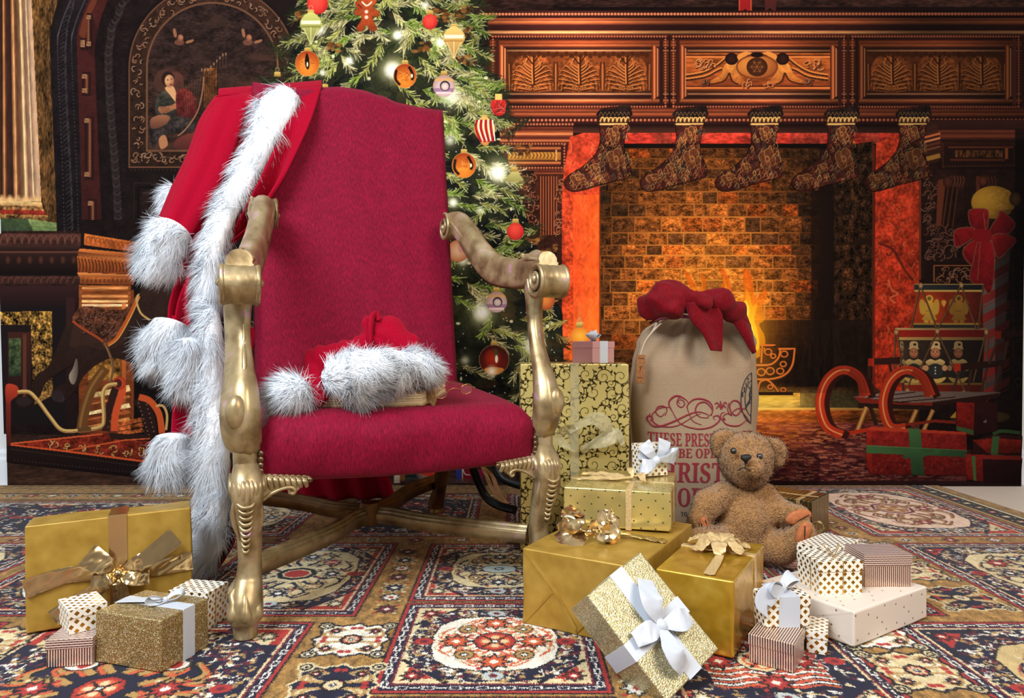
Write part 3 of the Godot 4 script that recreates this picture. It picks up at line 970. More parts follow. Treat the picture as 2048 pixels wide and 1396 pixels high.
func paint_fireplace(cv: Cv) -> void:
	var dk := k8(52, 24, 20)
	var md := k8(112, 48, 28)
	var g := wood_gleam
	cv.rect(930, -60, 2060, 1000, k8(34, 17, 15))
	# wall above the shelf
	cv.rect(930, -60, 2060, 22, k8(58, 36, 28), 1, k8(40, 24, 21), 0, 0.6, 0.5, 2.0)
	for i in 30:
		var x := cv.r.randf_range(970, 1600)
		var y := -50.0 + (i % 6) * 12.0
		cv.line(cv.pl([x, y, x + cv.r.randf_range(40, 160), y + 1]), 1.6, k8(30, 18, 16), 0.7)
	cv.rect(1115, 14, 2060, 22, k8(20, 12, 12))
	cv.poly(cv.pl([1477, -60, 1504, -60, 1504, 28, 1490, 18, 1477, 30]), k8(176, 34, 36), 1, k8(132, 26, 26))
	cv.line(cv.pl([1479, -60, 1479, 28]), 1.6, k8(206, 128, 70)); cv.line(cv.pl([1502, -60, 1502, 24]), 1.6, k8(206, 128, 70))
	cv.poly(cv.pl([1530, -60, 1552, -60, 1552, 26, 1540, 16, 1530, 24]), k8(96, 38, 34), 1, k8(66, 30, 28))
	for i in 20: cv.line(cv.pl([cv.r.randf_range(1410, 1600), -60, cv.r.randf_range(1420, 1590), cv.r.randf_range(-20, 8)]), 2.0, k8(56, 66, 40), 0.6)
	# shelf and frieze rows
	var hall := cv.pl([952, 24, 2052, 24, 2052, 268, 1000, 268, 976, 70])
	mark("printed_mantelpiece", hall, 0, "carved wooden mantelpiece printed on the backdrop")
	cv.rows(954, 2060, [22, k8(60, 26, 22), 35, k8(42, 18, 16), 37, k8(196, 100, 58), 40, k8(128, 56, 36), 43, k8(226, 124, 70), 47, k8(160, 76, 44), 50, k8(66, 28, 24), 60, k8(58, 26, 22), 62, k8(226, 140, 84), 65, k8(244, 172, 108), 68, k8(110, 50, 34), 71, k8(70, 30, 24), 214, k8(60, 26, 22)], func(x: float) -> float: return g.call(x) * (0.86 + 0.3 * sin(x * 0.013 - 13.2)))
	cv.beads(960, 29, 2056, 28, 6.6, 3.3, k8(232, 142, 96), k8(96, 40, 28), g)
	cv.rect(940, 40, 975, 262, k8(26, 17, 17), 1, k8(22, 15, 15))
	for p in [[980, 1337], [1341, 1694], [1699, 2043]]:
		var xa: float = p[0]
		var xb: float = p[1]
		var bevel := func(x: float) -> float: return g.call(x) * (0.62 + 0.5 * exp(-pow((x - (xa + xb) * 0.5 - 10.0) / 110.0, 2.0)))
		cv.rows(xa, xb, [70, k8(122, 54, 34), 72, k8(96, 40, 28), 78, k8(50, 22, 20), 80, k8(112, 46, 28), 84, k8(190, 88, 46), 87, k8(128, 52, 30), 90, k8(216, 112, 60), 94, k8(92, 38, 26), 98, k8(48, 26, 24), 101, k8(244, 158, 96), 104, k8(70, 30, 22), 106, k8(120, 58, 28), 182, k8(108, 52, 26), 184, k8(44, 22, 20), 188, k8(238, 156, 100), 190, k8(64, 28, 22), 196, k8(56, 26, 22), 200, k8(232, 132, 76), 204, k8(150, 64, 36), 208, k8(52, 24, 20), 216, k8(96, 42, 28)], bevel)
		for s in [xa + 6, xb - 6]: cv.beads(s, 74, s, 212, 5.4, 2.2, k8(212, 112, 70), k8(80, 34, 24), g)
		cv.beads(xa + 6, 73.5, xb - 6, 73.5, 5.6, 2.1, k8(220, 122, 78), k8(90, 40, 28), g)
		cv.beads(xa + 6, 214, xb - 6, 214, 5.6, 2.2, k8(216, 118, 74), k8(84, 36, 26), g)
		var gl: float = g.call((xa + xb) * 0.5)
		cv.rect(xa + 11, 78, xa + 18, 210, k8(60, 27, 22).darkened(1 - gl) if gl < 1 else k8(60, 27, 22)); cv.rect(xb - 18, 78, xb - 11, 210, k8(44, 20, 18))
		for e in [[xa + 18, 1.0], [xb - 34, 0.86]]:
			var x: float = e[0]
			for q in [[0, k8(104, 44, 28)], [3, k8(196, 94, 50)], [5, k8(226, 124, 70)], [8, k8(110, 46, 28)], [11, k8(230, 148, 90)], [13, k8(84, 38, 26)]]: cv.poly(cv.pl([x + q[0], 88 + q[0] * 0.7, x + q[0] + 3, 90 + q[0] * 0.7, x + q[0] + 3, 200 - q[0] * 0.7, x + q[0], 202 - q[0] * 0.7]), (q[1] as Color) * (gl * e[1]))
	# acanthus leaves in the two outer panels
	for c in [[1065, 1.1], [1158, 1.05], [1252, 1.0], [1783, 0.62], [1876, 0.56], [1962, 0.48]]:
		var x: float = c[0]
		var k: float = c[1]
		var hi := k8(204, 118, 58) * k
		var mid := k8(138, 68, 32) * k
		var lo := k8(62, 28, 14) * k
		cv.poly(cv.curve([x, 108, x + 26, 114, x + 40, 132, x + 44, 160, x + 36, 182, x - 36, 182, x - 44, 160, x - 40, 132, x - 26, 114], 4, true), mid, 1, mid * 0.8, 0, 0.5)
		for s in [-1.0, 1.0]:
			for i in 8:
				var t := i / 7.0
				var ex: float = x + s * (14 + 30 * sin(t * 2.3))
				var ey := 112 + t * 62
				var sy := 128 + t * 44
				var st := cv.curve([x + s * 3, sy + 8, x + s * 14, sy + 6 - 8 * (1 - t), ex - s * 6, ey + 2, ex, ey + 8], 4)
				var st2 := PackedVector2Array()
				for m in st: st2.append(m + Vector2(0.8, 2.6))
				cv.line(st2, 3.2, lo, 0.85, 1.2)
				cv.line(st, 3.0, hi, 0.9, 1.0)
			for i in 4: cv.line(cv.curve([x + s * 5, 180 - i * 3, x + s * (14 + i * 3), 168 - i * 7, x + s * (24 + i * 4), 172 - i * 6, x + s * (30 + i * 3), 181], 4), 1.8, lo if i % 2 else hi, 0.75)
			cv.line(cv.pl([x + s * 44, 124, x + s * 42, 150, x + s * 45, 180]), 3, lo, 0.8); cv.line(cv.pl([x + s * 47, 128, x + s * 46, 180]), 2, hi, 0.7)
		cv.line(cv.curve([x + 1, 112, x + 1, 140, x + 2, 170]), 6.5, lo); cv.line(cv.curve([x - 1, 114, x - 1, 140, x, 168]), 3, hi); cv.line(cv.pl([x, 128, x - 14, 110]), 2.5, lo); cv.line(cv.pl([x, 128, x + 14, 110]), 2.5, lo)
		for i in 6: cv.ell(x + (i - 2.5) * 5, 178 - absf(i - 2.5) * 1.2, 3, 3, hi, 0.9, lo)
		for i in 10: cv.ell(x - 44 + i * 9.5, 108 + (i % 2) * 3, 5, 5, lo, 0.8)
	# cartouche in the middle panel
	cv.rect(1372, 107, 1660, 180, k8(168, 84, 34), 1, k8(122, 54, 28), 0, 0.35, 0.3, 1.2)
	for y in [110.0, 172.0]:
		cv.rect(1372, y, 1660, y + 2, k8(70, 30, 18)); cv.rect(1372, y + 3, 1660, y + 6, k8(214, 118, 56))
	for s in [-1.0, 1.0]:
		var cx := 1514.0
		for q in [[0, k8(60, 28, 16), 5.0], [-2.5, k8(206, 124, 58), 3.0]]:
			cv.line(cv.curve([cx + s * 142, 152 + q[0], cx + s * 108, 146 + q[0], cx + s * 84, 134 + q[0], cx + s * 64, 118 + q[0]]), q[2], q[1]); cv.line(cv.curve([cx + s * 142, 160 + q[0], cx + s * 104, 154 + q[0], cx + s * 80, 142 + q[0], cx + s * 70, 138 + q[0]]), q[2], q[1])
		cv.scrolls(cx + s * 128 - 3, 120, cx + s * 92 + 3, 134, 9, k8(196, 112, 54), k8(58, 26, 16), 12, 2.8)
		cv.poly(cv.curve([cx + s * 52, 118, cx + s * 40, 126, cx + s * 36, 148, cx + s * 24, 166, cx + s * 44, 166, cx + s * 55, 146, cx + s * 62, 158, cx + s * 80, 167, cx + s * 96, 164, cx + s * 74, 150, cx + s * 66, 132], 4, true), k8(220, 140, 62), 1, k8(166, 88, 38), 0, 0.2)
		cv.line(cv.curve([cx + s * 55, 146, cx + s * 50, 162, cx + s * 38, 169]), 3, k8(66, 30, 16)); cv.line(cv.curve([cx + s * 56, 146, cx + s * 66, 162, cx + s * 92, 169]), 3, k8(66, 30, 16))
		cv.ell(cx + s * 51, 118, 13, 12, k8(50, 26, 18), 1, k8(28, 15, 13))
		cv.scrolls(cx + s * 98, 160, cx + s * 114, 168, 6, k8(110, 58, 32), k8(48, 22, 14), 8, 3)
		cv.poly(cv.curve([cx + s * 40, 112, cx + s * 26, 104, cx + s * 10, 106, cx + s * 22, 112, cx + s * 34, 122], 4, true), k8(214, 132, 60))
		cv.scrolls(cx + s * 10, 164, cx + s * 28, 172, 7, k8(190, 104, 50), k8(56, 26, 16), 6, 2.8)
	cv.ell(1514, 134, 42, 25, k8(110, 54, 28)); cv.ell(1514, 134, 39, 22, k8(206, 124, 54), 1, k8(140, 70, 34), -0.4, -0.3); cv.ell(1514, 134, 21, 19, k8(74, 38, 22), 1, k8(58, 30, 18))
	cv.ell(1514, 110, 13, 5, k8(26, 15, 14))
	for i in 6:
		var a := i * TAU / 6
		cv.line(cv.pl([1514, 134, 1514 + 15 * cos(a), 134 + 14 * sin(a)]), 1.6, k8(150, 88, 44)); cv.line(cv.pl([1514 + 9 * cos(a - .4), 134 + 9 * sin(a - .4), 1514 + 12 * cos(a), 134 + 11 * sin(a), 1514 + 9 * cos(a + .4), 134 + 9 * sin(a + .4)]), 1.4, k8(150, 88, 44))
	# rows under the frieze
	cv.rows(990, 2060, [217, k8(92, 40, 28), 221, k8(150, 72, 42), 224, k8(80, 34, 24), 227, k8(176, 88, 48), 231, k8(122, 54, 34), 234, k8(58, 26, 22), 247, k8(46, 20, 18), 250, k8(26, 14, 14), 256, k8(52, 28, 22), 266, k8(72, 38, 28)], g)
	cv.beads(1010, 241, 2056, 240, 8.2, 3.1, k8(220, 124, 84), k8(88, 38, 26), g)
	# left capital and pilaster
	cv.rows(1000, 1146, [244, k8(60, 28, 22), 253, k8(50, 22, 19), 255, k8(126, 56, 34), 258, k8(72, 32, 24), 264, k8(150, 72, 42), 268, k8(232, 140, 82), 271, k8(120, 54, 34), 276, k8(70, 30, 24), 281, k8(204, 110, 62), 284, k8(84, 36, 26), 290, k8(56, 25, 20), 350, k8(54, 25, 20)], func(_x: float) -> float: return 1.05)
	cv.beads(1004, 249, 1145, 249, 6.4, 2.7, k8(224, 126, 82), k8(90, 38, 26))
	cv.beads(1006, 288, 1130, 288, 5.8, 2.3, k8(216, 120, 76), k8(84, 36, 26)); cv.beads(1129, 290, 1129, 338, 5.4, 2.3, k8(210, 116, 74), k8(84, 36, 26)); cv.beads(1030, 336, 1129, 336, 5.6, 2.3, k8(216, 120, 76), k8(84, 36, 26))
	cv.rows(1016, 1122, [292, k8(70, 30, 22), 296, k8(206, 116, 62), 299, k8(96, 42, 28), 303, k8(40, 20, 17), 304, k8(176, 112, 44), 319, k8(150, 92, 38), 321, k8(52, 24, 18), 325, k8(220, 126, 68), 328, k8(110, 48, 30), 332, k8(56, 24, 20)], func(_x: float) -> float: return 1.0)
	cv.rect(1111, 300, 1114, 322, k8(232, 150, 84))
	for i in 26: cv.line(cv.curve([1018 + i * 3.6, 306, 1021 + i * 3.6, 311, 1018 + i * 3.6, 318]), 1.5, k8(84, 46, 20) if i % 2 else k8(232, 168, 78), 0.85)
	cv.rows(1022, 1128, [340, k8(96, 42, 28), 343, k8(60, 26, 20), 346, k8(140, 66, 38), 349, k8(50, 22, 18), 352, k8(34, 17, 15)], g)
	cv.rect(1000, 350, 1128, 720, k8(58, 28, 20), 1, k8(46, 24, 18), 0, 0.4)
	cv.rect(1044, 341, 1068, 352, k8(22, 13, 13))
	var xx := 1078.0
	while xx < 1112:
		cv.rect(xx, 352, xx + 2.4, 470, k8(52, 22, 16)); cv.rect(xx + 2.4, 352, xx + 4.2, 470, k8(178, 92, 52)); cv.rect(xx + 4.2, 352, xx + 5.2, 470, k8(110, 52, 32)); xx += 5.3
	cv.scrolls(1050, 352, 1072, 460, 9, k8(128, 66, 40), k8(34, 16, 12), 40, 2.6); cv.scrolls(1112, 356, 1124, 470, 8, k8(150, 78, 44), k8(38, 18, 12), 34, 2.4)
	# red marble surround
	var ml := cv.pl([1140, 274, 1166, 266, 1212, 266, 1212, 320, 1200, 370, 1200, 740, 1124, 740, 1124, 390, 1128, 340])
	mark("printed_marble_surround", cv.pl([1124, 390, 1140, 274, 1166, 266, 1790, 266, 1846, 262, 1846, 780, 1744, 780, 1752, 288, 1204, 288, 1200, 740, 1124, 740]), 0, "red marble fireplace surround printed on the backdrop")
	cv.poly(ml, k8(196, 62, 38), 1, k8(238, 72, 26), 0, 0.3)
	cv.rect(1146, 390, 1200, 740, k8(246, 84, 36), 0.75, k8(255, 96, 30), 1, 0.22, 0.9, 0.5)
	cv.rect(1124, 390, 1146, 740, k8(176, 58, 36), 0.55, k8(220, 70, 30), 1, 0.5)
	cv.glow(1186, 700, 130, k8(255, 110, 20), 0.5, 1.4)
	for i in 70:
		var p := Vector2(cv.r.randf_range(1128, 1196), cv.r.randf_range(275, 700))
		cv.line(cv.curve([p.x, p.y, p.x + cv.r.randf_range(-8, 8), p.y + cv.r.randf_range(4, 10), p.x + cv.r.randf_range(-9, 9), p.y + cv.r.randf_range(12, 24)]), 1.8, k8(255, 150, 96) if i % 3 else k8(120, 30, 20), 0.4)
	cv.rect(1198, 370, 1200.6, 740, k8(140, 44, 20))
	cv.rect(1200, 266, 1800, 287, k8(206, 58, 42), 1, k8(150, 40, 30), 0, 0.5, 0.6, 1.2)
	cv.shade(cv.pl([1200, 266, 1860, 288]), func(x: float, _y: float) -> float: return key([[1200, 1.0], [1500, 1.0], [1700, 0.8], [1860, 0.5]], x))
	for x in [1310.0, 1362.0, 1580.0, 1616.0, 1660.0, 1724.0]: cv.rect(x, 266, x + 34, 287, k8(120, 50, 36), 0.5, null, 0, 0.6)
	# firebox: every brick of the print with its own tone
	cv.rect(1200, 288, 1752, 800, k8(38, 22, 16))
	cv.rect(1200, 288, 1752, 298, k8(16, 10, 9))
	var ys := [296, 317, 336, 357, 383, 408, 434, 465, 490, 511, 537, 560, 585, 612, 640, 668, 698, 728, 760]
	var lit := func(x: float, y: float) -> float:
		var a := exp(-pow((x - 1400.0) / 150.0, 2.0) - pow((y - 470.0) / 130.0, 2.0))
		var b := exp(-pow((x - 1450.0) / 140.0, 2.0) - pow((y - 590.0) / 90.0, 2.0))
		var c := exp(-pow((x - 1285.0) / 110.0, 2.0) - pow((y - 640.0) / 130.0, 2.0))
		return clampf(0.40 + 0.72 * a + 0.62 * b + 0.48 * c + 0.25 * exp(-pow((x - 1340.0) / 120.0, 2.0) - pow((y - 320.0) / 40.0, 2.0)), 0, 1.15) * key([[1200, 0.62], [1235, 0.9], [1560, 1.0], [1620, 0.62], [1640, 0.26], [1668, 0.2], [1690, 0.62], [1740, 0.4], [1752, 0.2]], x) * key([[288, 0.7], [600, 1.0], [680, 0.55], [800, 0.3]], y)
	for j in ys.size() - 1:
		var ya: float = ys[j]
		var yb: float = ys[j + 1]
		var x := 1196.0 - cv.r.randf_range(0, 40)
		while x < 1640:
			var wd := cv.r.randf_range(30, 58)
			var cx := x + wd * 0.5
			var b: float = lit.call(cx, (ya + yb) * 0.5) * cv.r.randf_range(0.6, 1.2)
			var c := k8(74, 46, 28).lerp(k8(208, 98, 34), clampf(b * 0.9, 0, 1))
			if cv.r.randf() < 0.22: c = c.lerp(k8(44, 32, 26), 0.6)
			if cv.r.randf() < 0.16 * b: c = c.lerp(k8(236, 84, 24), 0.5)
			c = c * clampf(0.5 + b * 0.6, 0, 1.1)
			var xa := maxf(x, 1200)
			var xe := minf(x + wd, 1640)
			if xe > xa + 2:
				var m: float = lit.call(cx, ya)
				cv.rect(xa, ya, xe, yb, k8(92, 46, 22).lerp(k8(240, 136, 52), clampf(m, 0, 1)) * clampf(0.3 + m, 0, 1.0))
				cv.rect(xa + 1.6, ya + 1.6, xe - 0.8, yb - 1.0, c, 1, c * 0.88, 0, 0.95, 1.4, 2.2)
				if b > 0.35:
					for q in int(wd / 5):
						var p := Vector2(cv.r.randf_range(xa + 3, xe - 8), cv.r.randf_range(ya + 4, yb - 3))
						cv.line(cv.pl([p.x, p.y, p.x + cv.r.randf_range(3, 9), p.y - cv.r.randf_range(-2, 3)]), 1.6, k8(255, 150, 60) if q % 2 else k8(50, 28, 16), 0.5 * clampf(b, 0, 1))
			x += wd
		# the side wall, seen at a slant
		x = 1664.0
		while x < 1746:
			var wd := cv.r.randf_range(13, 28)
			var b: float = lit.call(x + wd * 0.5, ya + 10) * cv.r.randf_range(0.5, 1.4)
			var c := k8(34, 22, 17).lerp(k8(156, 82, 34), clampf(b, 0, 1))
			var s0 := -(x - 1660.0) * 0.16 * (1.0 if ya < 480 else (0.0 if ya < 560 else -0.5))
			var xe := minf(x + wd, 1748)
			cv.poly(cv.pl([x, ya + s0, xe, ya + s0 - 2, xe, yb + s0 - 2, x, yb + s0]), k8(156, 88, 38) * clampf(b + 0.15, 0, 1))
			cv.poly(cv.pl([x + 1.2, ya + s0 + 1.4, xe - 0.6, ya + s0 - 0.6, xe - 0.6, yb + s0 - 2.6, x + 1.2, yb + s0 - 0.6]), c, 1, c * 0.8, 0, 1.3, 2, 1.4)
			x += wd
	cv.rect(1622, 330, 1668, 790, k8(22, 13, 11), 0.75, k8(20, 12, 10))
	cv.rect(1500, 640, 1752, 800, k8(30, 18, 13), 0.8, k8(22, 14, 11), 0, 0.5, 2.0, 0.3)
	for i in 70: cv.line(cv.pl([cv.r.randf_range(1560, 1745), cv.r.randf_range(560, 620), cv.r.randf_range(1560, 1745), cv.r.randf_range(700, 790)]), 3, k8(40, 24, 17), 0.12)
	cv.glow(1400, 500, 280, k8(255, 120, 30), 0.26, 1.2); cv.glow(1290, 660, 150, k8(220, 90, 24), 0.32, 1.3); cv.glow(1450, 640, 190, k8(255, 120, 10), 0.55, 1.5)
	mark("printed_firebox", cv.pl([1202, 380, 1744, 380, 1744, 786, 1202, 786]), 0, "brick firebox glowing orange printed on the backdrop")
	# hearth, boards and the rug of the print
	cv.rect(1124, 786, 1640, 818, k8(214, 146, 50), 1, k8(160, 126, 62), 0, 0.4, 0.3, 1.5)
	cv.rect(1124, 774, 1752, 786, k8(72, 42, 22), 1, k8(110, 66, 28), 0, 0.5)
	cv.rect(1600, 780, 1860, 818, k8(84, 66, 38), 0.8, k8(104, 92, 52), 0, 0.3)
	cv.rect(1124, 815, 1880, 821, k8(255, 190, 84), 1, k8(226, 150, 64))
	cv.rect(1124, 821, 2060, 848, k8(196, 92, 34), 1, k8(140, 66, 32), 0, 0.6, 0.4, 1.6)
	for i in 60: cv.line(cv.pl([1124 + i * 15, 846, 1160 + i * 15 + 20, 822]), 1.4, k8(110, 44, 18), 0.55)
	cv.shade(cv.pl([1124, 774, 2060, 850]), func(x: float, _y: float) -> float: return key([[1480, 1.1], [1560, 1.0], [1700, 0.62], [1860, 0.34], [2060, 0.25]], x))
	cv.glow(1530, 800, 120, k8(255, 170, 40), 0.75, 1.3, 40)
	cv.rect(930, 846, 2060, 990, k8(84, 36, 34), 1, k8(74, 32, 32), 0, 0.6, 0.5, 1.5)
	for i in 3400:
		var p := Vector2(cv.r.randf_range(930, 2050), cv.r.randf_range(846, 966))
		var l := cv.r.randf_range(4, 20)
		var k := cv.r.randf()
		var near: float = exp(-pow((p.x - 1520.0) / 130.0, 2.0)) * exp(-pow((p.y - 862.0) / 40.0, 2.0))
		var c := (k8(206, 130, 100) if k < 0.42 else (k8(52, 20, 26) if k < 0.8 else k8(150, 60, 44))).lerp(k8(255, 130, 36), near * 0.7)
		cv.line(cv.pl([p.x, p.y, p.x + l, p.y + cv.r.randf_range(-1.5, 1.5)]), 2.2, c * key([[1300, 1.0], [1650, 0.85], [1900, 0.5], [2060, 0.4]], p.x), 0.6)
	cv.glow(1540, 850, 170, k8(255, 110, 20), 0.5, 1.5, 60)
	cv.rect(930, 962, 2060, 990, k8(44, 24, 22), 1, k8(30, 18, 18))
	# flames
	var fl := [[1388, 590, 1376, 566, 1370, 540, 1382, 556, 1392, 570, 1398, 588, 1404, 566, 1402, 548, 1412, 560, 1410, 590, 1404, 640, 1380, 640], [1440, 640, 1436, 590, 1446, 560, 1438, 534, 1452, 546, 1462, 574, 1468, 604, 1476, 610, 1488, 590, 1486, 556, 1492, 536, 1504, 556, 1508, 588, 1516, 596, 1528, 576, 1534, 590, 1524, 610, 1528, 640, 1518, 650, 1530, 676, 1522, 712, 1470, 720, 1440, 690]]
	for f in fl:
		var p := cv.curve(f, 5, true)
		cv.poly(p, k8(255, 96, 20), 0.72, k8(255, 150, 20))
	mark("printed_flames", cv.curve(fl[1], 3, true), 2, "orange and yellow flames printed on the backdrop")
	for f in [[1390, 596, 1384, 574, 1394, 584, 1400, 600, 1405, 580, 1407, 600, 1400, 640, 1386, 640], [1450, 660, 1444, 610, 1450, 580, 1446, 556, 1456, 580, 1464, 612, 1476, 622, 1490, 604, 1492, 580, 1500, 592, 1504, 612, 1514, 608, 1508, 640, 1514, 660, 1516, 700, 1480, 712, 1456, 690]]:
		cv.poly(cv.curve(f, 5, true), k8(255, 150, 24), 0.85, k8(255, 196, 36))
	for f in [[1462, 680, 1456, 640, 1462, 620, 1476, 632, 1492, 622, 1498, 640, 1506, 660, 1508, 696, 1490, 704, 1470, 700], [1486, 620, 1490, 600, 1498, 616, 1494, 640]]: cv.poly(cv.curve(f, 5, true), k8(255, 206, 44), 0.9, k8(255, 232, 90))
	cv.glow(1490, 660, 80, k8(255, 170, 30), 0.6, 1.4)
	# iron grate
	var gr := k8(232, 118, 44)
	var gd := k8(70, 34, 20)
	mark("printed_fire_grate", cv.pl([1512, 690, 1550, 688, 1590, 697, 1588, 740, 1562, 760, 1588, 790, 1512, 790]), 2, "scrolled iron fire grate printed on the backdrop")
	for q in [[1.5, gd, 5.5], [0.0, gr, 3.8]]:
		var o: float = q[0]
		for l in [[1520, 691 + o, 1550, 690 + o], [1556, 698 + o, 1590, 697 + o], [1512, 730 + o, 1540, 729 + o, 1556, 716 + o, 1560, 700 + o], [1510, 758 + o, 1540, 758 + o, 1568, 750 + o, 1584, 730 + o, 1589, 698 + o], [1524, 692 + o, 1522, 726 + o], [1516, 780 + o, 1520, 764 + o, 1534, 760 + o, 1548, 772 + o, 1556, 784 + o]]: cv.line(cv.curve(l, 5), q[2], q[1])
		for c in [[1536, 704, 7], [1568, 708, 7], [1566, 728, 6], [1522, 744, 8], [1540, 742, 8], [1560, 742, 7], [1540, 774, 5], [1566, 780, 5], [1546, 712, 5]]: cv.line(oval(c[0], c[1] + o, c[2], c[2] * 0.85, 14), q[2] * 0.7, q[1], 1.0, -1.0, true)
	cv.rect(1512, 784, 1586, 790, k8(40, 24, 18))
	cv.glow(1520, 740, 60, k8(255, 140, 30), 0.35, 1.5)

func paint_right(cv: Cv) -> void:
	# right jamb of marble
	cv.poly(cv.pl([1752, 288, 1790, 268, 1842, 268, 1838, 784, 1744, 784]), k8(168, 50, 28), 1, k8(160, 42, 22), 0, 0.45)
	for i in 90:
		var p := Vector2(cv.r.randf_range(1750, 1832), cv.r.randf_range(290, 770))
		cv.line(cv.curve([p.x, p.y, p.x + cv.r.randf_range(-8, 8), p.y + cv.r.randf_range(3, 9), p.x + cv.r.randf_range(-9, 9), p.y + cv.r.randf_range(8, 22)]), 2.0, k8(216, 96, 56) if i % 3 else k8(92, 26, 18), 0.42)
	cv.line(cv.curve([1756, 486, 1772, 492, 1786, 500, 1798, 520, 1812, 544, 1826, 560], 5), 5, k8(70, 24, 18), 0.7)
	cv.line(cv.curve([1786, 500, 1778, 512, 1772, 506], 5), 3, k8(70, 24, 18), 0.6)
	cv.line(cv.curve([1776, 560, 1784, 580, 1796, 588, 1780, 596, 1790, 606], 5), 4, k8(210, 108, 66), 0.6)
	cv.rect(1744, 290, 1750, 784, k8(90, 30, 18), 0.8)
	# right pilaster
	cv.rect(1838, 240, 2060, 900, k8(40, 21, 17), 1, k8(22, 14, 13), 0, 0.35)
	cv.rect(1838, 340, 1842, 560, k8(120, 52, 28), 0.8)
	cv.rows(1876, 2060, [240, k8(44, 22, 18), 255, k8(40, 20, 17), 258, k8(36, 18, 16), 262, k8(96, 44, 28), 265, k8(58, 27, 20), 272, k8(110, 52, 32), 276, k8(70, 32, 22), 281, k8(34, 18, 15), 286, k8(52, 26, 20), 340, k8(30, 17, 14)], func(_x: float) -> float: return 0.9)
	cv.rect(1890, 290, 2030, 330, k8(34, 18, 15)); cv.rect(1896, 292, 2026, 296, k8(92, 42, 26)); cv.rect(1910, 301, 2006, 315, k8(74, 42, 24), 1, null, 0, 1.0, 3.0, 1.0); cv.rect(1900, 318, 2010, 322, k8(84, 40, 25)); cv.rect(2010, 296, 2016, 318, k8(150, 74, 38))
	cv.beads(1886, 288, 1886, 334, 5.5, 1.8, k8(96, 50, 34), k8(44, 22, 17)); cv.beads(1888, 333, 2030, 331, 5.5, 1.8, k8(92, 48, 33), k8(44, 22, 17)); cv.beads(2028, 288, 2028, 330, 5.5, 1.8, k8(80, 42, 30), k8(40, 20, 16))
	cv.poly(cv.curve([1848, 276, 1862, 264, 1876, 268, 1884, 290, 1880, 318, 1864, 326, 1850, 322], 4, true), k8(54, 28, 21))
	for b in [[270, k8(190, 96, 50)], [279, k8(208, 124, 80)], [288, k8(96, 48, 32)], [296, k8(120, 66, 40)], [314, k8(170, 118, 48)]]: cv.line(cv.pl([1849, b[0] + 5, 1880, b[0] - 3]), 4 if b[0] < 310 else 9, b[1], 0.85)
	cv.scrolls(1848, 352, 1874, 470, 10, k8(92, 48, 32), k8(24, 12, 10), 46, 2.6)
	for i in 6:
		cv.line(cv.curve([1896 + i * 6, 352, 1898 + i * 6, 362, 1894 + i * 6, 374]), 3, k8(88, 44, 30)); cv.line(cv.pl([1892 + i * 4.6, 376, 1880 + i * 5, 454]), 2.2, k8(84, 42, 29) if i % 2 else k8(26, 14, 12))
	cv.poly(cv.pl([1876, 360, 1886, 358, 1890, 376, 1882, 450, 1872, 452]), k8(96, 46, 28))
	cv.ell(1896, 364, 10, 13, k8(84, 40, 27), 1, k8(46, 23, 18))
	cv.rect(1952, 352, 1960, 392, k8(88, 40, 26)); cv.ell(1966, 362, 9, 11, k8(104, 48, 28), 1, k8(50, 24, 18))
	for i in 3: cv.line(cv.curve([1974 + i * 7, 352, 1978 + i * 7, 364, 1974 + i * 7, 378]), 2.4, k8(78, 40, 28))
	cv.scrolls(1852, 460, 1928, 520, 16, k8(84, 44, 30), k8(24, 12, 10), 34, 3.0)
	cv.rect(1852, 524, 1950, 564, k8(30, 16, 14)); cv.line(cv.pl([1868, 564, 1868, 531, 1944, 531]), 2.5, k8(150, 82, 46)); cv.scrolls(1878, 540, 1936, 562, 9, k8(130, 78, 46), k8(26, 14, 11), 26, 2.4)
	cv.rect(2030, 258, 2060, 800, k8(14, 10, 10), 0.8)
	# dark tree at the edge
	for i in 500:
		var p := Vector2(cv.r.randf_range(1990, 2052), cv.r.randf_range(430, 780))
		cv.line(cv.pl([p.x, p.y, p.x + cv.r.randf_range(-14, 14), p.y + cv.r.randf_range(-8, 8)]), 1.4, k8(46, 44, 30) if i % 2 else k8(20, 18, 14), 0.5)
	cv.line(cv.curve([2030, 764, 2036, 756, 2044, 762, 2040, 772, 2032, 768], 5), 1.6, k8(70, 62, 48), 0.7)
	# candy-striped pole with its golden ball and bow
	var pole := cv.pl([1956, 560, 1990, 520, 2020, 540, 2004, 760, 1962, 790])
	mark("printed_candy_cane", cv.pl([1956, 570, 2008, 580, 2002, 760, 1962, 770]), 1)
	cv.poly(cv.pl([1956, 480, 2022, 480, 2002, 782, 1962, 782]), k8(118, 104, 96), 1, k8(70, 56, 52))
	for i in 8:
		var y := 500.0 + i * 38
		cv.poly(cv.pl([1954, y + 22, 2020, y - 14, 2018, y + 4, 1954, y + 40]), k8(150, 40, 36), 0.95, k8(100, 28, 26), 1); cv.line(cv.pl([1954, y + 46, 2018, y + 10]), 2, k8(150, 40, 36), 0.8)
	cv.rect(1990, 480, 2024, 790, k8(16, 11, 10), 0.55, null, 1)
	mark("printed_golden_bauble", oval(1986, 405, 44, 33), 2)
	cv.ell(1986, 405, 44, 33, k8(190, 138, 44), 1, k8(110, 72, 26), -0.5, -0.2)
	for i in 60: cv.ell(1970 + cv.r.randf() * 50, 380 + cv.r.randf() * 48, 3, 2, k8(206, 156, 66), 0.25)
	cv.ell(2030, 398, 12, 14, k8(74, 48, 26), 1, k8(40, 26, 18))
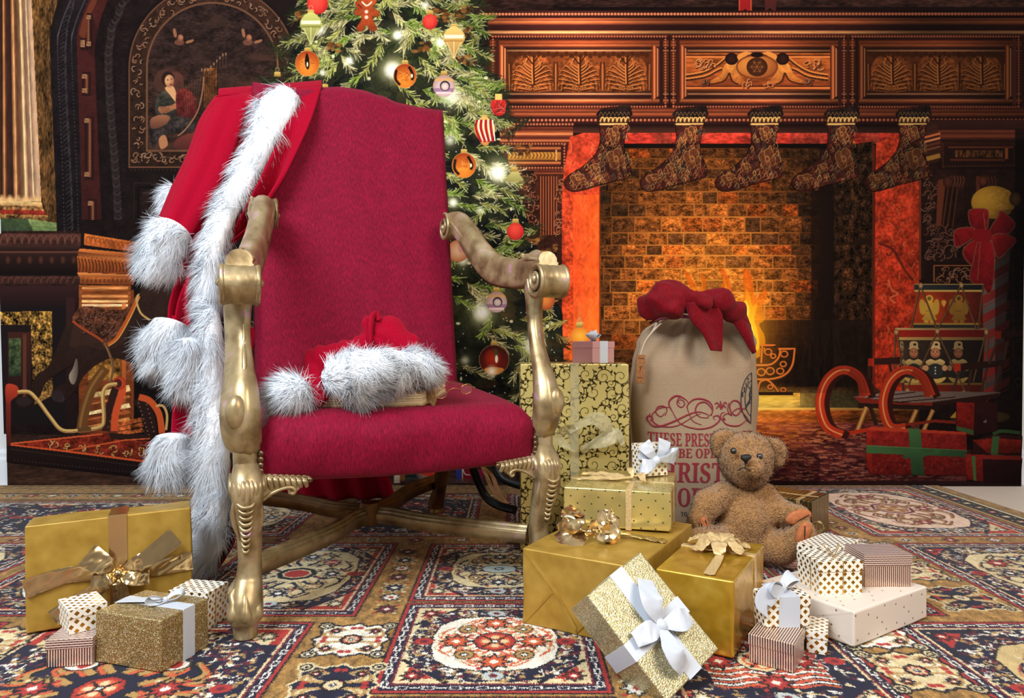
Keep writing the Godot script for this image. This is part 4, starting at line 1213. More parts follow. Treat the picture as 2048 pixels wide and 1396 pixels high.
	var bow := [[1937, 424, 1946, 418, 1968, 418, 1976, 426, 1972, 462, 1952, 462, 1940, 446], [1978, 462, 1996, 432, 2002, 422, 2030, 446, 2016, 468, 1990, 474], [1984, 472, 2008, 468, 2032, 480, 2014, 502, 1996, 516, 1986, 496], [1948, 470, 1946, 456, 1920, 456, 1908, 466, 1912, 494, 1940, 480], [1944, 482, 1926, 500, 1932, 520, 1950, 530, 1968, 504, 1966, 484], [1956, 482, 1980, 482, 1988, 512, 1986, 560, 1978, 588, 1964, 572, 1940, 560, 1946, 520]]
	mark("printed_red_bow", cv.pl([1908, 464, 1946, 456, 1937, 424, 1976, 420, 1980, 440, 2002, 422, 2030, 446, 2016, 472, 2032, 480, 1996, 516, 1988, 530, 1984, 586, 1940, 560, 1944, 524, 1926, 500]), 3, "large red ribbon bow printed on the backdrop")
	for b in bow:
		var p := cv.curve(b, 4, true)
		cv.poly(p, k8(150, 24, 28), 1, k8(104, 17, 22), 0, 0.15)
		cv.line(p, 2.4, k8(130, 70, 48), 0.85, -1.0, true)
	cv.poly(cv.curve([1944, 464, 1960, 458, 1978, 460, 1982, 478, 1962, 484, 1946, 480], 4, true), k8(134, 22, 26)); cv.line(cv.pl([1966, 426, 1970, 460]), 2, k8(150, 84, 56), 0.8); cv.line(cv.pl([1960, 484, 1954, 560]), 2, k8(150, 84, 56), 0.7)
	cv.shade(cv.pl([1980, 420, 2050, 600]), func(x: float, _y: float) -> float: return key([[1980, 1.0], [2036, 0.62]], x))
	# stockings
	var sx := [0.0, 152.0, 302.0, 455.0, 598.0]
	for i in 5:
		var dx: float = sx[i]
		var kk := [1.0, 1.0, 0.96, 0.85, 0.7][i] as float
		var sp := cv.curve([1198 + dx, 222, 1232 + dx, 214, 1260 + dx, 220, 1258 + dx, 240, 1252 + dx, 262, 1248 + dx, 296, 1254 + dx, 318, 1262 + dx, 338, 1258 + dx, 354, 1232 + dx, 362, 1200 + dx, 370, 1164 + dx, 381, 1140 + dx, 382, 1128 + dx, 368, 1136 + dx, 352, 1164 + dx, 334, 1188 + dx, 312, 1200 + dx, 284, 1199 + dx, 252], 5, true)
		mark("printed_stocking", sp, 3)
		cv.poly(sp, k8(58, 26, 22) * kk, 1, k8(74, 32, 24) * kk, 0, 0.4)
		for n in 330:
			var p := Vector2(cv.r.randf_range(1134, 1258) + dx, cv.r.randf_range(254, 378))
			if not Geometry2D.is_point_in_polygon(p, sp): continue
			var c: Color = [k8(204, 140, 70), k8(176, 84, 50), k8(30, 18, 22), k8(226, 168, 96), k8(92, 84, 66)][n % 5] * kk
			var s := cv.r.randf_range(4, 9)
			cv.line(cv.curve([p.x, p.y, p.x + s * 0.6, p.y - s, p.x + s, p.y + s * 0.2, p.x + s * 0.3, p.y + s * 0.5], 3), 1.7, c, 0.8, 0.9)
		for m in [[1232, 318, 17, 21], [1228, 268, 11, 15], [1156, 358, 16, 10], [1190, 336, 10, 9]]:
			for q in 4:
				var a := q * TAU / 4 + 0.4
				var o := oval(m[0] + dx + m[2] * 0.5 * cos(a), m[1] + m[3] * 0.5 * sin(a), m[2] * 0.55, m[3] * 0.55, 12)
				cv.poly(o, k8(120, 62, 36) * kk, 0.75); cv.line(o, 1.6, k8(206, 146, 78) * kk, 0.9, -1.0, true); cv.line(cv.curve([o[0].x, o[0].y, o[4].x, o[4].y, o[2].x, o[2].y, o[7].x, o[7].y], 3), 1.3, k8(44, 22, 18), 0.8)
			cv.ell(m[0] + dx, m[1], m[2] * 0.3, m[3] * 0.3, k8(96, 44, 28) * kk, 1, k8(204, 140, 74) * kk)
		cv.poly(cv.pl([1198 + dx, 234, 1259 + dx, 234, 1256 + dx, 244, 1198 + dx, 245]), k8(70, 38, 26) * kk)
		for q in 7: cv.line(cv.curve([1200 + q * 8.4 + dx, 244, 1203 + q * 8.4 + dx, 236, 1207 + q * 8.4 + dx, 236, 1208 + q * 8.4 + dx, 243], 4), 2.6, k8(226, 176, 98) * kk)
		cv.line(cv.pl([1198 + dx, 249, 1254 + dx, 248]), 3.6, k8(230, 180, 104) * kk)
		cv.poly(cv.curve([1197 + dx, 233, 1199 + dx, 222, 1224 + dx, 219, 1240 + dx, 212, 1260 + dx, 212, 1263 + dx, 222, 1259 + dx, 233], 4, true), k8(36, 25, 22) * kk, 1, k8(30, 20, 18) * kk, 0, 0.5)
		for q in 8: cv.line(cv.pl([1198 + q * 7.8 + dx, 232, 1202 + q * 7.8 + dx, 225, 1206 + q * 7.8 + dx, 232]), 1.8, k8(150, 112, 70) * kk, 0.9)
		cv.line(sp, 2.0, k8(30, 14, 12), 0.6, -1.0, true)
	# drums
	var drum := func(xa: float, xb: float, ya: float, yb: float, body: Array, tin: float) -> void:
		cv.poly(cv.pl([xa, ya, xb, ya, xb - tin, yb, xa + tin, yb]), body[0], 1, body[1], 1, 0.15)
	mark("printed_toy_drum", cv.pl([1828, 568, 1968, 568, 1958, 658, 1824, 656]), 2, "small toy drum with golden angels printed on the backdrop")
	drum.call(1830.0, 1964.0, 570.0, 658.0, [k8(168, 52, 24), k8(74, 24, 18)], -2.0)
	cv.ell(1860, 618, 30, 34, k8(206, 84, 30), 0.5, k8(150, 50, 24)); cv.rect(1828, 568, 1966, 582, k8(44, 46, 48), 1, k8(26, 26, 28), 1); cv.rect(1828, 568, 1966, 570, k8(160, 124, 66)); cv.rect(1828, 580, 1966, 584, k8(190, 150, 74)); cv.rect(1826, 646, 1960, 650, k8(150, 112, 48)); cv.rect(1826, 650, 1960, 657, k8(40, 38, 34))
	for s in [[1858, k8(214, 160, 60)], [1917, k8(150, 104, 40)]]:
		var x: float = s[0]
		var c: Color = s[1]
		cv.ell(x, 598, 8, 8, c); cv.poly(cv.curve([x - 8, 606, x + 8, 606, x + 12, 632, x + 14, 640, x - 14, 640, x - 10, 630], 4, true), c, 1, c * 0.8)
		for w in [-1.0, 1.0]: cv.poly(cv.curve([x + w * 6, 612, x + w * 14, 598, x + w * 20, 606, x + w * 18, 626, x + w * 10, 628], 4, true), c * 0.9); cv.ell(x + w * 6, 643, 5, 3, c * 0.9)
		cv.ell(x, 597, 4, 4, c * 0.55); cv.line(cv.pl([x - 6, 622, x + 6, 622]), 1.5, c * 0.5)
	cv.poly(cv.curve([1887, 600, 1892, 604, 1887, 614, 1882, 604], 4, true), k8(200, 150, 60))
	mark("printed_toy_drum", cv.pl([1790, 658, 1974, 660, 1966, 790, 1806, 786]), 2, "larger toy drum with clown faces printed on the backdrop")
	drum.call(1796.0, 1970.0, 660.0, 790.0, [k8(58, 44, 34), k8(26, 20, 18)], 8.0)
	cv.rect(1792, 659, 1972, 674, k8(150, 34, 24), 1, k8(84, 22, 18), 1); cv.rect(1790, 656, 1974, 660, k8(190, 150, 96), 1, k8(120, 90, 58), 1); cv.rect(1794, 674, 1970, 680, k8(184, 142, 78), 1, k8(100, 74, 44), 1); cv.rect(1808, 766, 1966, 770, k8(170, 128, 60), 1, k8(92, 68, 36), 1); cv.rect(1808, 770, 1966, 790, k8(136, 36, 22), 1, k8(70, 22, 16), 1)
	for s in [[1803, 0.7, 0.4], [1827, 0.9, 1.0], [1870, 1.0, 1.1], [1916, 0.72, 1.0]]:
		var x: float = s[0]
		var k: float = s[1]
		var sc: float = s[2]
		cv.poly(cv.curve([x - 9 * sc, 696, x - 7 * sc, 684, x + 7 * sc, 684, x + 9 * sc, 696, x + 14 * sc, 698, x - 14 * sc, 698], 4, true), k8(206, 168, 110) * k); cv.ell(x + 2 * sc, 689, 3 * sc, 2.4, k8(40, 26, 22))
		cv.ell(x, 706, 9 * sc, 10, k8(206, 140, 92) * k, 1, k8(150, 88, 58) * k); cv.ell(x - 3 * sc, 704, 1.3, 1.3, k8(30, 20, 18)); cv.ell(x + 3 * sc, 704, 1.3, 1.3, k8(30, 20, 18)); cv.ell(x, 708, 1.8 * sc, 1.8, k8(190, 60, 46) * k); cv.line(cv.curve([x - 4 * sc, 711, x, 714, x + 4 * sc, 711], 3), 1.4, k8(120, 36, 30))
		cv.poly(cv.curve([x - 18 * sc, 724, x - 9 * sc, 718, x, 721, x + 9 * sc, 718, x + 18 * sc, 724, x + 12 * sc, 731, x, 729, x - 12 * sc, 731], 3, true), k8(220, 186, 120) * k, 1, k8(170, 132, 76) * k)
		cv.poly(cv.curve([x - 10 * sc, 730, x + 10 * sc, 730, x + 12 * sc, 752, x - 12 * sc, 752], 3, true), k8(46, 46, 44) * k)
		for q in 3: cv.ell(x, 735 + q * 6, 1.6, 1.6, k8(226, 206, 170) * k)
		for w in [-1.0, 1.0]: cv.ell(x + w * 17 * sc, 736, 5 * sc, 6, k8(196, 140, 92) * k)
		cv.poly(cv.curve([x - 20 * sc, 754, x, 758, x + 20 * sc, 754, x + 12 * sc, 764, x, 766, x - 12 * sc, 764], 3, true), k8(206, 164, 84) * k)
	for l in [[1840, 570, 1874, 660], [1922, 570, 1874, 660], [1840, 572, 1822, 656], [1922, 570, 1952, 658], [1966, 570, 1956, 658], [1874, 664, 1830, 760], [1874, 664, 1930, 784], [1794, 664, 1806, 756], [1972, 664, 1946, 764], [1790, 664, 1788, 760], [1976, 664, 1970, 780], [1822, 756, 1812, 784]]: cv.line(cv.pl(l), 3.4, k8(70, 44, 28)); cv.line(cv.pl([l[0] - 0.8, l[1], l[2] - 0.8, l[3]]), 1.2, k8(150, 108, 70), 0.8)
	for p in [[1841, 571], [1922, 570], [1874, 662], [1792, 664], [1972, 664], [1814, 782], [1927, 786]]: cv.ell(p[0], p[1], 4.5, 6, k8(190, 150, 96), 1, k8(110, 76, 48))
	# sledge
	var rd := k8(168, 44, 24)
	var rs := k8(62, 22, 17)
	mark("printed_sledge", cv.pl([1638, 776, 1666, 740, 1706, 738, 1732, 776, 1770, 756, 1812, 742, 1858, 760, 1866, 786, 2000, 784, 1996, 796, 1860, 812, 1850, 880, 1760, 880, 1740, 874, 1670, 876, 1640, 836]), 3, "red and brown wooden sledge printed on the backdrop")
	for q in [[0.0, rs, 10.0], [0.0, rs, 10.0]]:
		cv.line(cv.curve([1738, 722, 1740, 764, 1762, 788], 4), 6, k8(60, 34, 24)); cv.line(cv.pl([1776, 716, 1786, 760]), 5, k8(50, 30, 22))
	cv.poly(cv.pl([1738, 718, 1800, 714, 1800, 728, 1740, 730]), k8(48, 24, 20)); cv.rect(1736, 717, 1748, 732, rd)
	cv.poly(cv.pl([1910, 728, 2008, 720, 2010, 732, 1912, 742]), k8(40, 22, 19)); cv.rect(1907, 727, 1921, 743, rd)
	cv.poly(cv.pl([1992, 664, 2046, 661, 2046, 672, 1994, 677]), k8(40, 20, 18)); cv.rect(1990, 662, 2002, 678, k8(120, 32, 20))
	for l in [[1918, 742, 1902, 794], [1942, 740, 1934, 786], [1996, 678, 1978, 728], [2014, 684, 2008, 720], [1974, 736, 1962, 784], [2000, 732, 1988, 782]]: cv.line(cv.pl(l), 5, k8(62, 38, 28))
	cv.poly(cv.pl([1706, 794, 1790, 782, 2000, 784, 1998, 790, 1864, 806, 1830, 806]), k8(130, 108, 96), 1, k8(96, 78, 70), 1)
	for i in 3: cv.line(cv.pl([1728 + i * 30, 797 + i * 4, 1830 + i * 40, 784 + i * 5]), 2, k8(50, 28, 24))
	cv.poly(cv.pl([1704, 793, 1732, 796, 1800, 806, 1864, 804, 1864, 814, 1724, 808]), k8(116, 34, 24)); cv.poly(cv.pl([1864, 804, 1998, 786, 1996, 796, 1864, 815]), k8(44, 22, 19)); cv.poly(cv.pl([1716, 806, 1880, 812, 1880, 820, 1716, 816]), k8(38, 21, 18))
	for l in [[1732, 814, 1712, 866], [1866, 820, 1846, 862], [1832, 820, 1818, 852]]:
		cv.line(cv.pl(l), 9, k8(150, 96, 46)); cv.line(cv.pl(l), 3, k8(206, 150, 84))
	cv.line(cv.pl([1740, 814, 1752, 850]), 8, k8(44, 26, 21))
	cv.line(cv.pl([1670, 870, 1700, 866, 1742, 858]), 8, rd); cv.line(cv.pl([1792, 852, 1870, 842, 1990, 850]), 6, k8(120, 36, 24))
	for q in [[1638.0, 806.0, 1732.0, 36.0], [1764.0, 806.0, 1862.0, 48.0]]:
		var x0: float = q[0]
		var x1: float = q[2]
		var out := cv.curve([x0 + 46, 870 if x0 < 1700 else 856, x0 + 14, 852, x0 + 1, 806, x0 + 14, 762, x0 + 44, 740, x0 + 78, 752, x1, 792], 7)
		var dark := PackedVector2Array()
		for k in out: dark.append(k + Vector2(12, 2))
		cv.line(dark, 15, k8(52, 20, 16)); cv.line(out, 18, k8(172, 50, 27)); cv.line(out, 2.8, k8(222, 138, 78))
		cv.line(cv.curve([x0 + 60, 743, x0 + 82, 760, x1 - 6, 792], 5), 16, k8(140, 40, 24), 0.9)
		var inn := PackedVector2Array()
		for k in out: inn.append(k + Vector2(-8, -1))
		cv.line(inn, 1.6, k8(110, 30, 18), 0.8)
	# parcels of the print
	cv.ell(1960, 834, 60, 14, k8(90, 66, 30), 0.8, k8(60, 42, 24)); cv.poly(cv.pl([1900, 836, 1912, 822, 1918, 836]), k8(176, 130, 50))
	var box := func(p: Array, front: Color, side: Color, label: String) -> void:
		mark("printed_parcel", cv.pl(p[0] + []), 4, label)
		cv.poly(cv.pl(p[0]), side, 1, side * 0.75, 0, 0.15)
		cv.poly(cv.pl(p[1]), front, 1, front * 0.62, 0, 0.25)
	box.call([[1912, 804, 1962, 800, 1994, 806, 1994, 862, 1946, 872, 1912, 866], [1912, 804, 1948, 806, 1946, 872, 1912, 866]], k8(140, 30, 24), k8(50, 20, 20), "red square parcel with a green ribbon printed by the sledge")
	cv.poly(cv.pl([1912, 852, 1946, 860, 1946, 870, 1912, 860]), k8(60, 88, 48)); cv.poly(cv.pl([1964, 844, 1972, 838, 1972, 846]), k8(110, 100, 84))
	box.call([[1944, 880, 1990, 868, 2044, 872, 2042, 920, 1944, 920], [1990, 876, 2042, 880, 2040, 906, 1974, 906, 1944, 880]], k8(150, 36, 26), k8(52, 22, 20), "red parcel with a green bow printed at the backdrop's right edge")
	cv.poly(cv.pl([1984, 872, 1998, 872, 1994, 912, 1980, 908]), k8(66, 98, 54)); cv.line(cv.curve([1986, 868, 2004, 862, 2040, 866], 4), 7, k8(56, 84, 48)); cv.line(cv.curve([1984, 908, 2010, 914, 2040, 914], 4), 6, k8(56, 82, 48))
	box.call([[1732, 858, 1742, 853, 1932, 864, 1934, 950, 1744, 948, 1732, 934], [1742, 853, 1932, 864, 1934, 950, 1744, 948]], k8(142, 32, 28), k8(156, 38, 28), "long red parcel with a green cross ribbon printed beside the sledge")
	cv.poly(cv.pl([1732, 858, 1742, 853, 1932, 864, 1930, 869, 1744, 861]), k8(178, 56, 34))
	for y in [880.0, 926.0]:
		for i in 30: cv.scrolls(1750 + i * 6, y - 14, 1750 + i * 6, y + 16, 4, k8(104, 24, 24), k8(156, 40, 32), 1, 1.3)
	cv.poly(cv.pl([1732, 890, 1934, 900, 1934, 914, 1732, 906]), k8(64, 100, 56), 1, k8(44, 70, 42), 1); cv.poly(cv.pl([1816, 856, 1840, 858, 1848, 950, 1822, 950]), k8(66, 104, 58), 1, k8(42, 64, 40)); cv.line(cv.pl([1732, 891, 1934, 901]), 1.4, k8(120, 140, 90), 0.7)
	cv.poly(cv.curve([1806, 910, 1830, 896, 1854, 906, 1878, 896, 1876, 908, 1846, 914, 1836, 940, 1826, 914, 1812, 918], 4, true), k8(60, 96, 54), 1, k8(38, 62, 38))
	box.call([[1932, 910, 2044, 916, 2040, 966, 1934, 962], [1930, 910, 1964, 914, 1966, 964, 1932, 958]], k8(150, 34, 28), k8(46, 18, 20), "red parcel with a dark side printed at the lower right edge")
	cv.poly(cv.pl([1930, 908, 2044, 912, 2044, 920, 1964, 918, 1930, 914]), k8(138, 36, 28)); cv.poly(cv.pl([1942, 912, 1950, 912, 1952, 962, 1946, 960]), k8(78, 104, 56))

func dim_right(cv: Cv) -> void:   # the printed hall lies in gloom away from its fire
	cv.shade(cv.pl([1620, 268, 2056, 984]), func(x: float, y: float) -> float: return lerpf(1.0, key([[1620, 1.0], [1740, 0.86], [1860, 0.76], [1960, 0.68], [2056, 0.5]], x), clampf((y - 262) / 30.0, 0, 1)))
	cv.shade(cv.pl([1201, 288, 1744, 786]), func(x: float, y: float) -> float: return lerpf(0.84, 1.0, exp(-pow((x - 1490.0) / 60.0, 2.0) - pow((y - 660.0) / 80.0, 2.0))))
	cv.shade(cv.pl([1140, 870, 1640, 984]), func(_x: float, y: float) -> float: return key([[870, 1.0], [960, 0.72]], y))

func paint_tree(cv: Cv) -> void:
	var edge := cv.curve([606, -60, 590, 10, 566, 70, 556, 120, 560, 165, 540, 240, 500, 400, 470, 560, 440, 760, 430, 960, 1150, 960, 1168, 900, 1166, 760, 1162, 660, 1160, 620, 1130, 585, 1120, 540, 1104, 490, 1080, 430, 1060, 372, 1040, 320, 1018, 290, 1030, 222, 1008, 176, 984, 120, 976, 60, 958, -10, 952, -60], 4, true)
	mark("printed_christmas_tree", edge, 1, "decorated green christmas tree printed on the backdrop")
	var core := PackedVector2Array()
	for p in edge: core.append(Vector2(790, p.y) + Vector2((p.x - 790) * 0.9, 0))
	cv.poly(core, k8(20, 21, 18), 1, k8(18, 20, 20), 0, 0.6)
	# dim spaces between the branches
	for i in 420:
		var y := cv.r.randf_range(-50, 950)
		var x := 790.0 + (cv.r.randf() * 2 - 1) * 0.86 * tree_half(y, cv.r.randf() < 0.5)
		cv.ell(x, y, cv.r.randf_range(8, 26), cv.r.randf_range(6, 16), [k8(44, 46, 28), k8(14, 16, 16), k8(62, 44, 26), k8(30, 34, 24), k8(16, 18, 20)][i % 5], 0.5)
	var lights := [[795, 70, 22, 1.0], [785, 140, 40, 1.0], [698, 122, 20, .8], [880, 85, 22, .9], [645, 145, 14, .7], [995, 345, 40, 1.0], [906, 405, 20, .9], [963, 625, 42, 1.0], [1065, 690, 44, .7], [925, 520, 24, .8], [900, 190, 46, .6], [640, 60, 26, .5], [740, 20, 20, .6], [960, 420, 18, .5], [930, 720, 20, .4], [1010, 560, 26, .6], [900, 280, 24, .5], [1040, 900, 20, .4], [880, 900, 24, .4], [850, 10, 18, .6]]
	for l in lights: cv.glow(l[0], l[1], l[2] * 2.2, k8(150, 150, 70), 0.55 * l[3], 1.6)
	# branches: sprays of needles, dim ones first
	for i in 860:
		var bright := i >= 470
		var y := cv.r.randf_range(-60, 940)
		if y > 250 and cv.r.randf() < 0.35: y = cv.r.randf_range(-60, 250)
		var side := cv.r.randf() < 0.62 if y > 180 else cv.r.randf() < 0.5
		var half := tree_half(y, side)
		var f := sqrt(cv.r.randf()) * (0.97 if bright else 1.0)
		var x := 790.0 + (half if side else -half) * f
		if x > 510 and x < 880 and y > 240 and y < 900: continue
		var lit := 0.0
		for l in lights: lit += l[3] * exp(-Vector2(x - l[0], y - l[1]).length_squared() / (l[2] * l[2] * 6.0))
		lit = clampf(lit, 0, 1)
		if bright and cv.r.randf() > 0.42 + lit: continue
		var dir := Vector2((1.0 if side else -1.0) * lerpf(0.25, 1.0, f), cv.r.randf_range(-0.05, 0.9)).normalized()
		if i % 6 == 0: dir = Vector2(-dir.x * 0.6, dir.y).normalized()
		var fire := clampf((x - 1040) / 120.0, 0, 1) * clampf((y - 380) / 200.0, 0, 1)
		var len := cv.r.randf_range(26, 62)
		var tone := cv.r.randf()
		var bend := cv.r.randf_range(-0.5, 0.5)
		var n := int(len * 0.9)
		for k in n:
			var t := float(k) / n
			var d := dir.rotated(bend * t)
			var b := Vector2(x, y) - dir * len * (1.0 - t)
			var nd := d.rotated((-1.0 if k % 2 else 1.0) * cv.r.randf_range(0.12, 0.75))
			var nl := cv.r.randf_range(9, 22)
			var br := cv.r.randf_range(0.0, 0.22) if not bright else clampf(cv.r.randf_range(0.05, 0.75) + 0.5 * lit * cv.r.randf(), 0, 1)
			var c := k8(17, 19, 17).lerp(k8(206, 204, 92), br)
			if tone > 0.7: c = k8(22, 21, 16).lerp(k8(238, 222, 142), br)
			elif tone < 0.25: c = k8(16, 22, 16).lerp(k8(160, 186, 60), br)
			if fire > 0: c = c.lerp(k8(24, 16, 12).lerp(k8(250, 190, 90), br), fire)
			var w := 1.3 if br < 0.4 else 1.9
			cv.thin(b, b + nd * nl, w, c, 0.9)
			if br > 0.45:
				cv.thin(b + nd * nl * 0.35 + Vector2(0.7, 0.6), b + nd * nl * 0.9 + Vector2(0.7, 0.6), 1.0, c, 0.7)
				cv.thin(b + nd * nl * 0.5, b + nd * nl, 1.0, c.lightened(0.4), 0.8)
	# cones and ribbons in the tree
	for p in [[900, 36], [930, 24], [925, 62], [880, 28], [1070, 480], [1050, 300], [935, 120], [665, 95], [845, 95], [605, 30], [1100, 500]]:
		for q in 14: cv.ell(p[0] + cv.r.randf_range(-16, 16), p[1] + cv.r.randf_range(-10, 10), cv.r.randf_range(3, 7), cv.r.randf_range(2, 5), [k8(110, 66, 30), k8(56, 32, 20), k8(160, 104, 50)][q % 3], 0.7)
	for l in lights:
		cv.glow(l[0], l[1], l[2] * 0.95, k8(255, 246, 190), 0.9 * l[3], 1.7); cv.glow(l[0], l[1], l[2] * 0.5, k8(255, 252, 232), 1.0 * l[3], 0.8)
	for i in 60:
		var y := cv.r.randf_range(0, 900)
		var x := 790.0 + (cv.r.randf() * 2 - 1) * 0.9 * tree_half(y, true)
		cv.ell(x, y, 2.0 + cv.r.randf() * 2.4, 2.0 + cv.r.randf() * 2.4, k8(232, 224, 176), 0.85)
	for i in 160:
		var y := cv.r.randf_range(300, 940)
		cv.ell(cv.r.randf_range(890, 1000 + y * 0.16), y, 1.2, 1.2, k8(236, 230, 206), 0.9)
	# baubles
	var cap := func(x: float, y: float) -> void:
		cv.poly(cv.pl([x - 6, y, x + 6, y, x + 7, y + 9, x - 7, y + 9]), k8(222, 186, 96), 1, k8(150, 110, 50)); cv.line(oval(x, y - 4, 3.5, 4.5, 10), 1.4, k8(200, 170, 110), 0.9, -1.0, true); cv.thin(Vector2(x, y - 8), Vector2(x, y - 40), 0.9, k8(170, 140, 96), 0.6)
	var label := ["orange"]
	for b in [[615, 127, 24, 0], [810, 152, 23, 1], [928, 331, 24, 1], [635, 8, 21, 2], [1031, 463, 17, 2], [888, 172, 22, 3], [993, 604, 21, 3], [988, 720, 30, 4], [1090, 600, 20, 5], [1160, 672, 20, 6], [860, 44, 15, 2], [916, 502, 22, 7]]:
		var x: float = b[0]
		var y: float = b[1]
		var rr: float = b[2]
		mark("printed_bauble", oval(x, y, rr, rr), 2)
		cap.call(x, y - rr - 8)
		match b[3]:
			0, 1:
				cv.ell(x, y, rr, rr * 1.05, k8(232, 134, 44), 1, k8(150, 52, 26), 0.0, 0.5)
				for i in 26: cv.line(cv.pl([x - rr * 0.7 + cv.r.randf() * rr * 1.1, y - rr * .6 + cv.r.randf() * rr * 1.2, x - rr * 0.2 + cv.r.randf() * rr, y - rr * .6 + cv.r.randf() * rr * 1.2]), 1.6, k8(255, 176, 74) if i % 2 else k8(150, 54, 24), 0.45)
				if b[3] == 0: cv.poly(cv.curve([x - 1, y - 21, x + 4, y - 6, x + 3, y + 10, x - 2, y + 10, x - 5, y - 6], 4, true), k8(26, 16, 14)); cv.ell(x, y + 2, 1.6, 5, k8(255, 244, 206))
				else: cv.line(cv.curve([x - 17, y - 12, x - 19, y + 6, x - 10, y + 18], 4), 5, k8(44, 24, 18)); cv.line(cv.curve([x + 8, y - 18, x + 16, y - 2, x + 14, y + 8], 4), 5, k8(30, 18, 16)); cv.ell(x + 14, y, 2, 4, k8(255, 240, 200))
				cv.line(oval(x, y, rr, rr * 1.05, 24), 1.6, k8(236, 170, 90), 0.7, -1.0, true)
			2:
				cv.ell(x, y, rr, rr, k8(236, 70, 56), 1, k8(176, 30, 30), -0.1, -0.3)
				for i in 9: cv.thin(Vector2(x - rr * .5, y - rr * .5 + i * 3), Vector2(x + rr * .6, y - rr * .7 + i * 4), 1.2, k8(244, 120, 96), 0.35)
			3:
				cv.ell(x, y, rr, rr, k8(222, 196, 206), 1, k8(176, 130, 110), 0, 0.2); cv.poly(cv.pl([x - rr * .9, y - rr * .45, x + rr * .9, y - rr * .45, x + rr * .8, y - rr * .65, x - rr * .8, y - rr * .65]), k8(214, 160, 90), 0.8); cv.poly(cv.pl([x - rr * .95, y + rr * .2, x + rr * .95, y + rr * .2, x + rr * .8, y + rr * .6, x - rr * .8, y + rr * .6]), k8(140, 96, 132), 0.7); cv.rect(x - rr * .72, y + rr * .55, x + rr * .72, y + rr * .72, k8(246, 206, 200), 0.9)
				cv.ell(x + 2, y, rr * .46, rr * .46, k8(44, 40, 48)); cv.ell(x + 2, y + 1, rr * .36, rr * .36, k8(226, 206, 206), 1, k8(196, 160, 140))
			4:
				cv.ell(x, y, rr, rr, k8(120, 34, 26), 1, k8(58, 26, 24), 0, 0.2); cv.ell(x - 3, y - 3, rr * .55, rr * .62, k8(190, 52, 30), 0.8, k8(120, 36, 26)); cv.poly(cv.curve([x - 20, y + 18, x, y + 14, x + 20, y + 18, x + 8, y + 28, x - 10, y + 28], 4, true), k8(214, 140, 66), 0.9); cv.glow(x - 5, y + 22, 16, k8(255, 250, 226), 1.0, 1.2); cv.poly(cv.pl([x, y - 24, x + 8, y - 20, x + 7, y + 2, x + 2, y + 2]), k8(64, 76, 40), 0.9); cv.ell(x + 5, y - 2, 3, 8, k8(255, 236, 214)); cv.line(oval(x, y, rr, rr, 24), 1.5, k8(214, 170, 110), 0.7, -1.0, true)
			5: cv.ell(x, y, rr, rr, k8(226, 130, 60), 1, k8(160, 70, 36))
			6: cv.ell(x, y, rr, rr * .9, k8(250, 176, 60), 1, k8(226, 120, 40))
			7: cv.ell(x, y, rr, rr, k8(232, 190, 150), 1, k8(190, 110, 70)); cv.ell(x + 8, y - 6, 8, 10, k8(206, 120, 140), 0.6)
	for t in [[622, 50, 21, k8(206, 200, 112), k8(120, 120, 60)], [908, 78, 21, k8(232, 196, 112), k8(170, 120, 60)]]:   # drops
		var x: float = t[0]
		var y: float = t[1]
		var d := cv.curve([x - 6, y - 24, x - 20, y - 10, x - 21, y + 4, x - 10, y + 18, x - 2, y + 42, x + 2, y + 42, x + 10, y + 18, x + 21, y + 4, x + 20, y - 10, x + 6, y - 24], 4, true)
		mark("printed_drop_ornament", d, 2)
		cap.call(x, y - 30)
		cv.poly(d, t[3], 1, t[4]); cv.rect(x - 19, y - 8, x + 19, y - 1, k8(255, 246, 226), 0.75); cv.rect(x - 20, y + 2, x + 20, y + 6, t[4], 0.7); cv.line(cv.pl([x, y + 6, x, y + 40]), 1.4, k8(255, 246, 206)); cv.line(cv.curve([x - 14, y + 8, x - 4, y + 30, x - 1, y + 40], 4), 1.2, k8(250, 236, 190), 0.8); cv.line(cv.curve([x + 14, y + 8, x + 4, y + 30, x + 1, y + 40], 4), 1.2, k8(250, 236, 190), 0.8)
	var sp := cv.curve([962, 236, 976, 236, 990, 254, 986, 276, 970, 292, 958, 280, 948, 258], 5, true)
	mark("printed_striped_bauble", sp, 2)
	cap.call(969, 230)
	cv.poly(sp, k8(232, 176, 96), 1, k8(206, 130, 70))
	for i in 4: cv.line(cv.curve([954 + i * 9, 240, 952 + i * 10, 258, 962 + i * 8, 284], 4), 4.4, k8(166, 26, 36)); cv.line(cv.curve([958 + i * 9, 240, 957 + i * 10, 256, 966 + i * 8, 282], 4), 2.4, k8(255, 240, 214))
	cv.poly(cv.curve([986, 200, 1008, 200, 1012, 214, 1006, 230, 990, 230, 982, 214], 4, true), k8(206, 44, 40), 1, k8(176, 34, 34)); cv.rect(990, 188, 1004, 200, k8(232, 190, 100))
	for i in 16: cv.thin(Vector2(984 + cv.r.randf() * 20, 202 + cv.r.randf() * 26), Vector2(994 + cv.r.randf() * 22, 200 + cv.r.randf() * 26), 1.2, k8(240, 120, 100) if i % 2 else k8(44, 40, 28), 0.7)
	cv.poly(cv.curve([1012, 362, 1018, 350, 1030, 338, 1040, 350, 1046, 362], 4, true), k8(206, 190, 112), 1, k8(150, 140, 80)); cap.call(1028.0, 334.0); cap.call(650.0, 168.0); cap.call(555.0, 144.0); cap.call(1158.0, 646.0)
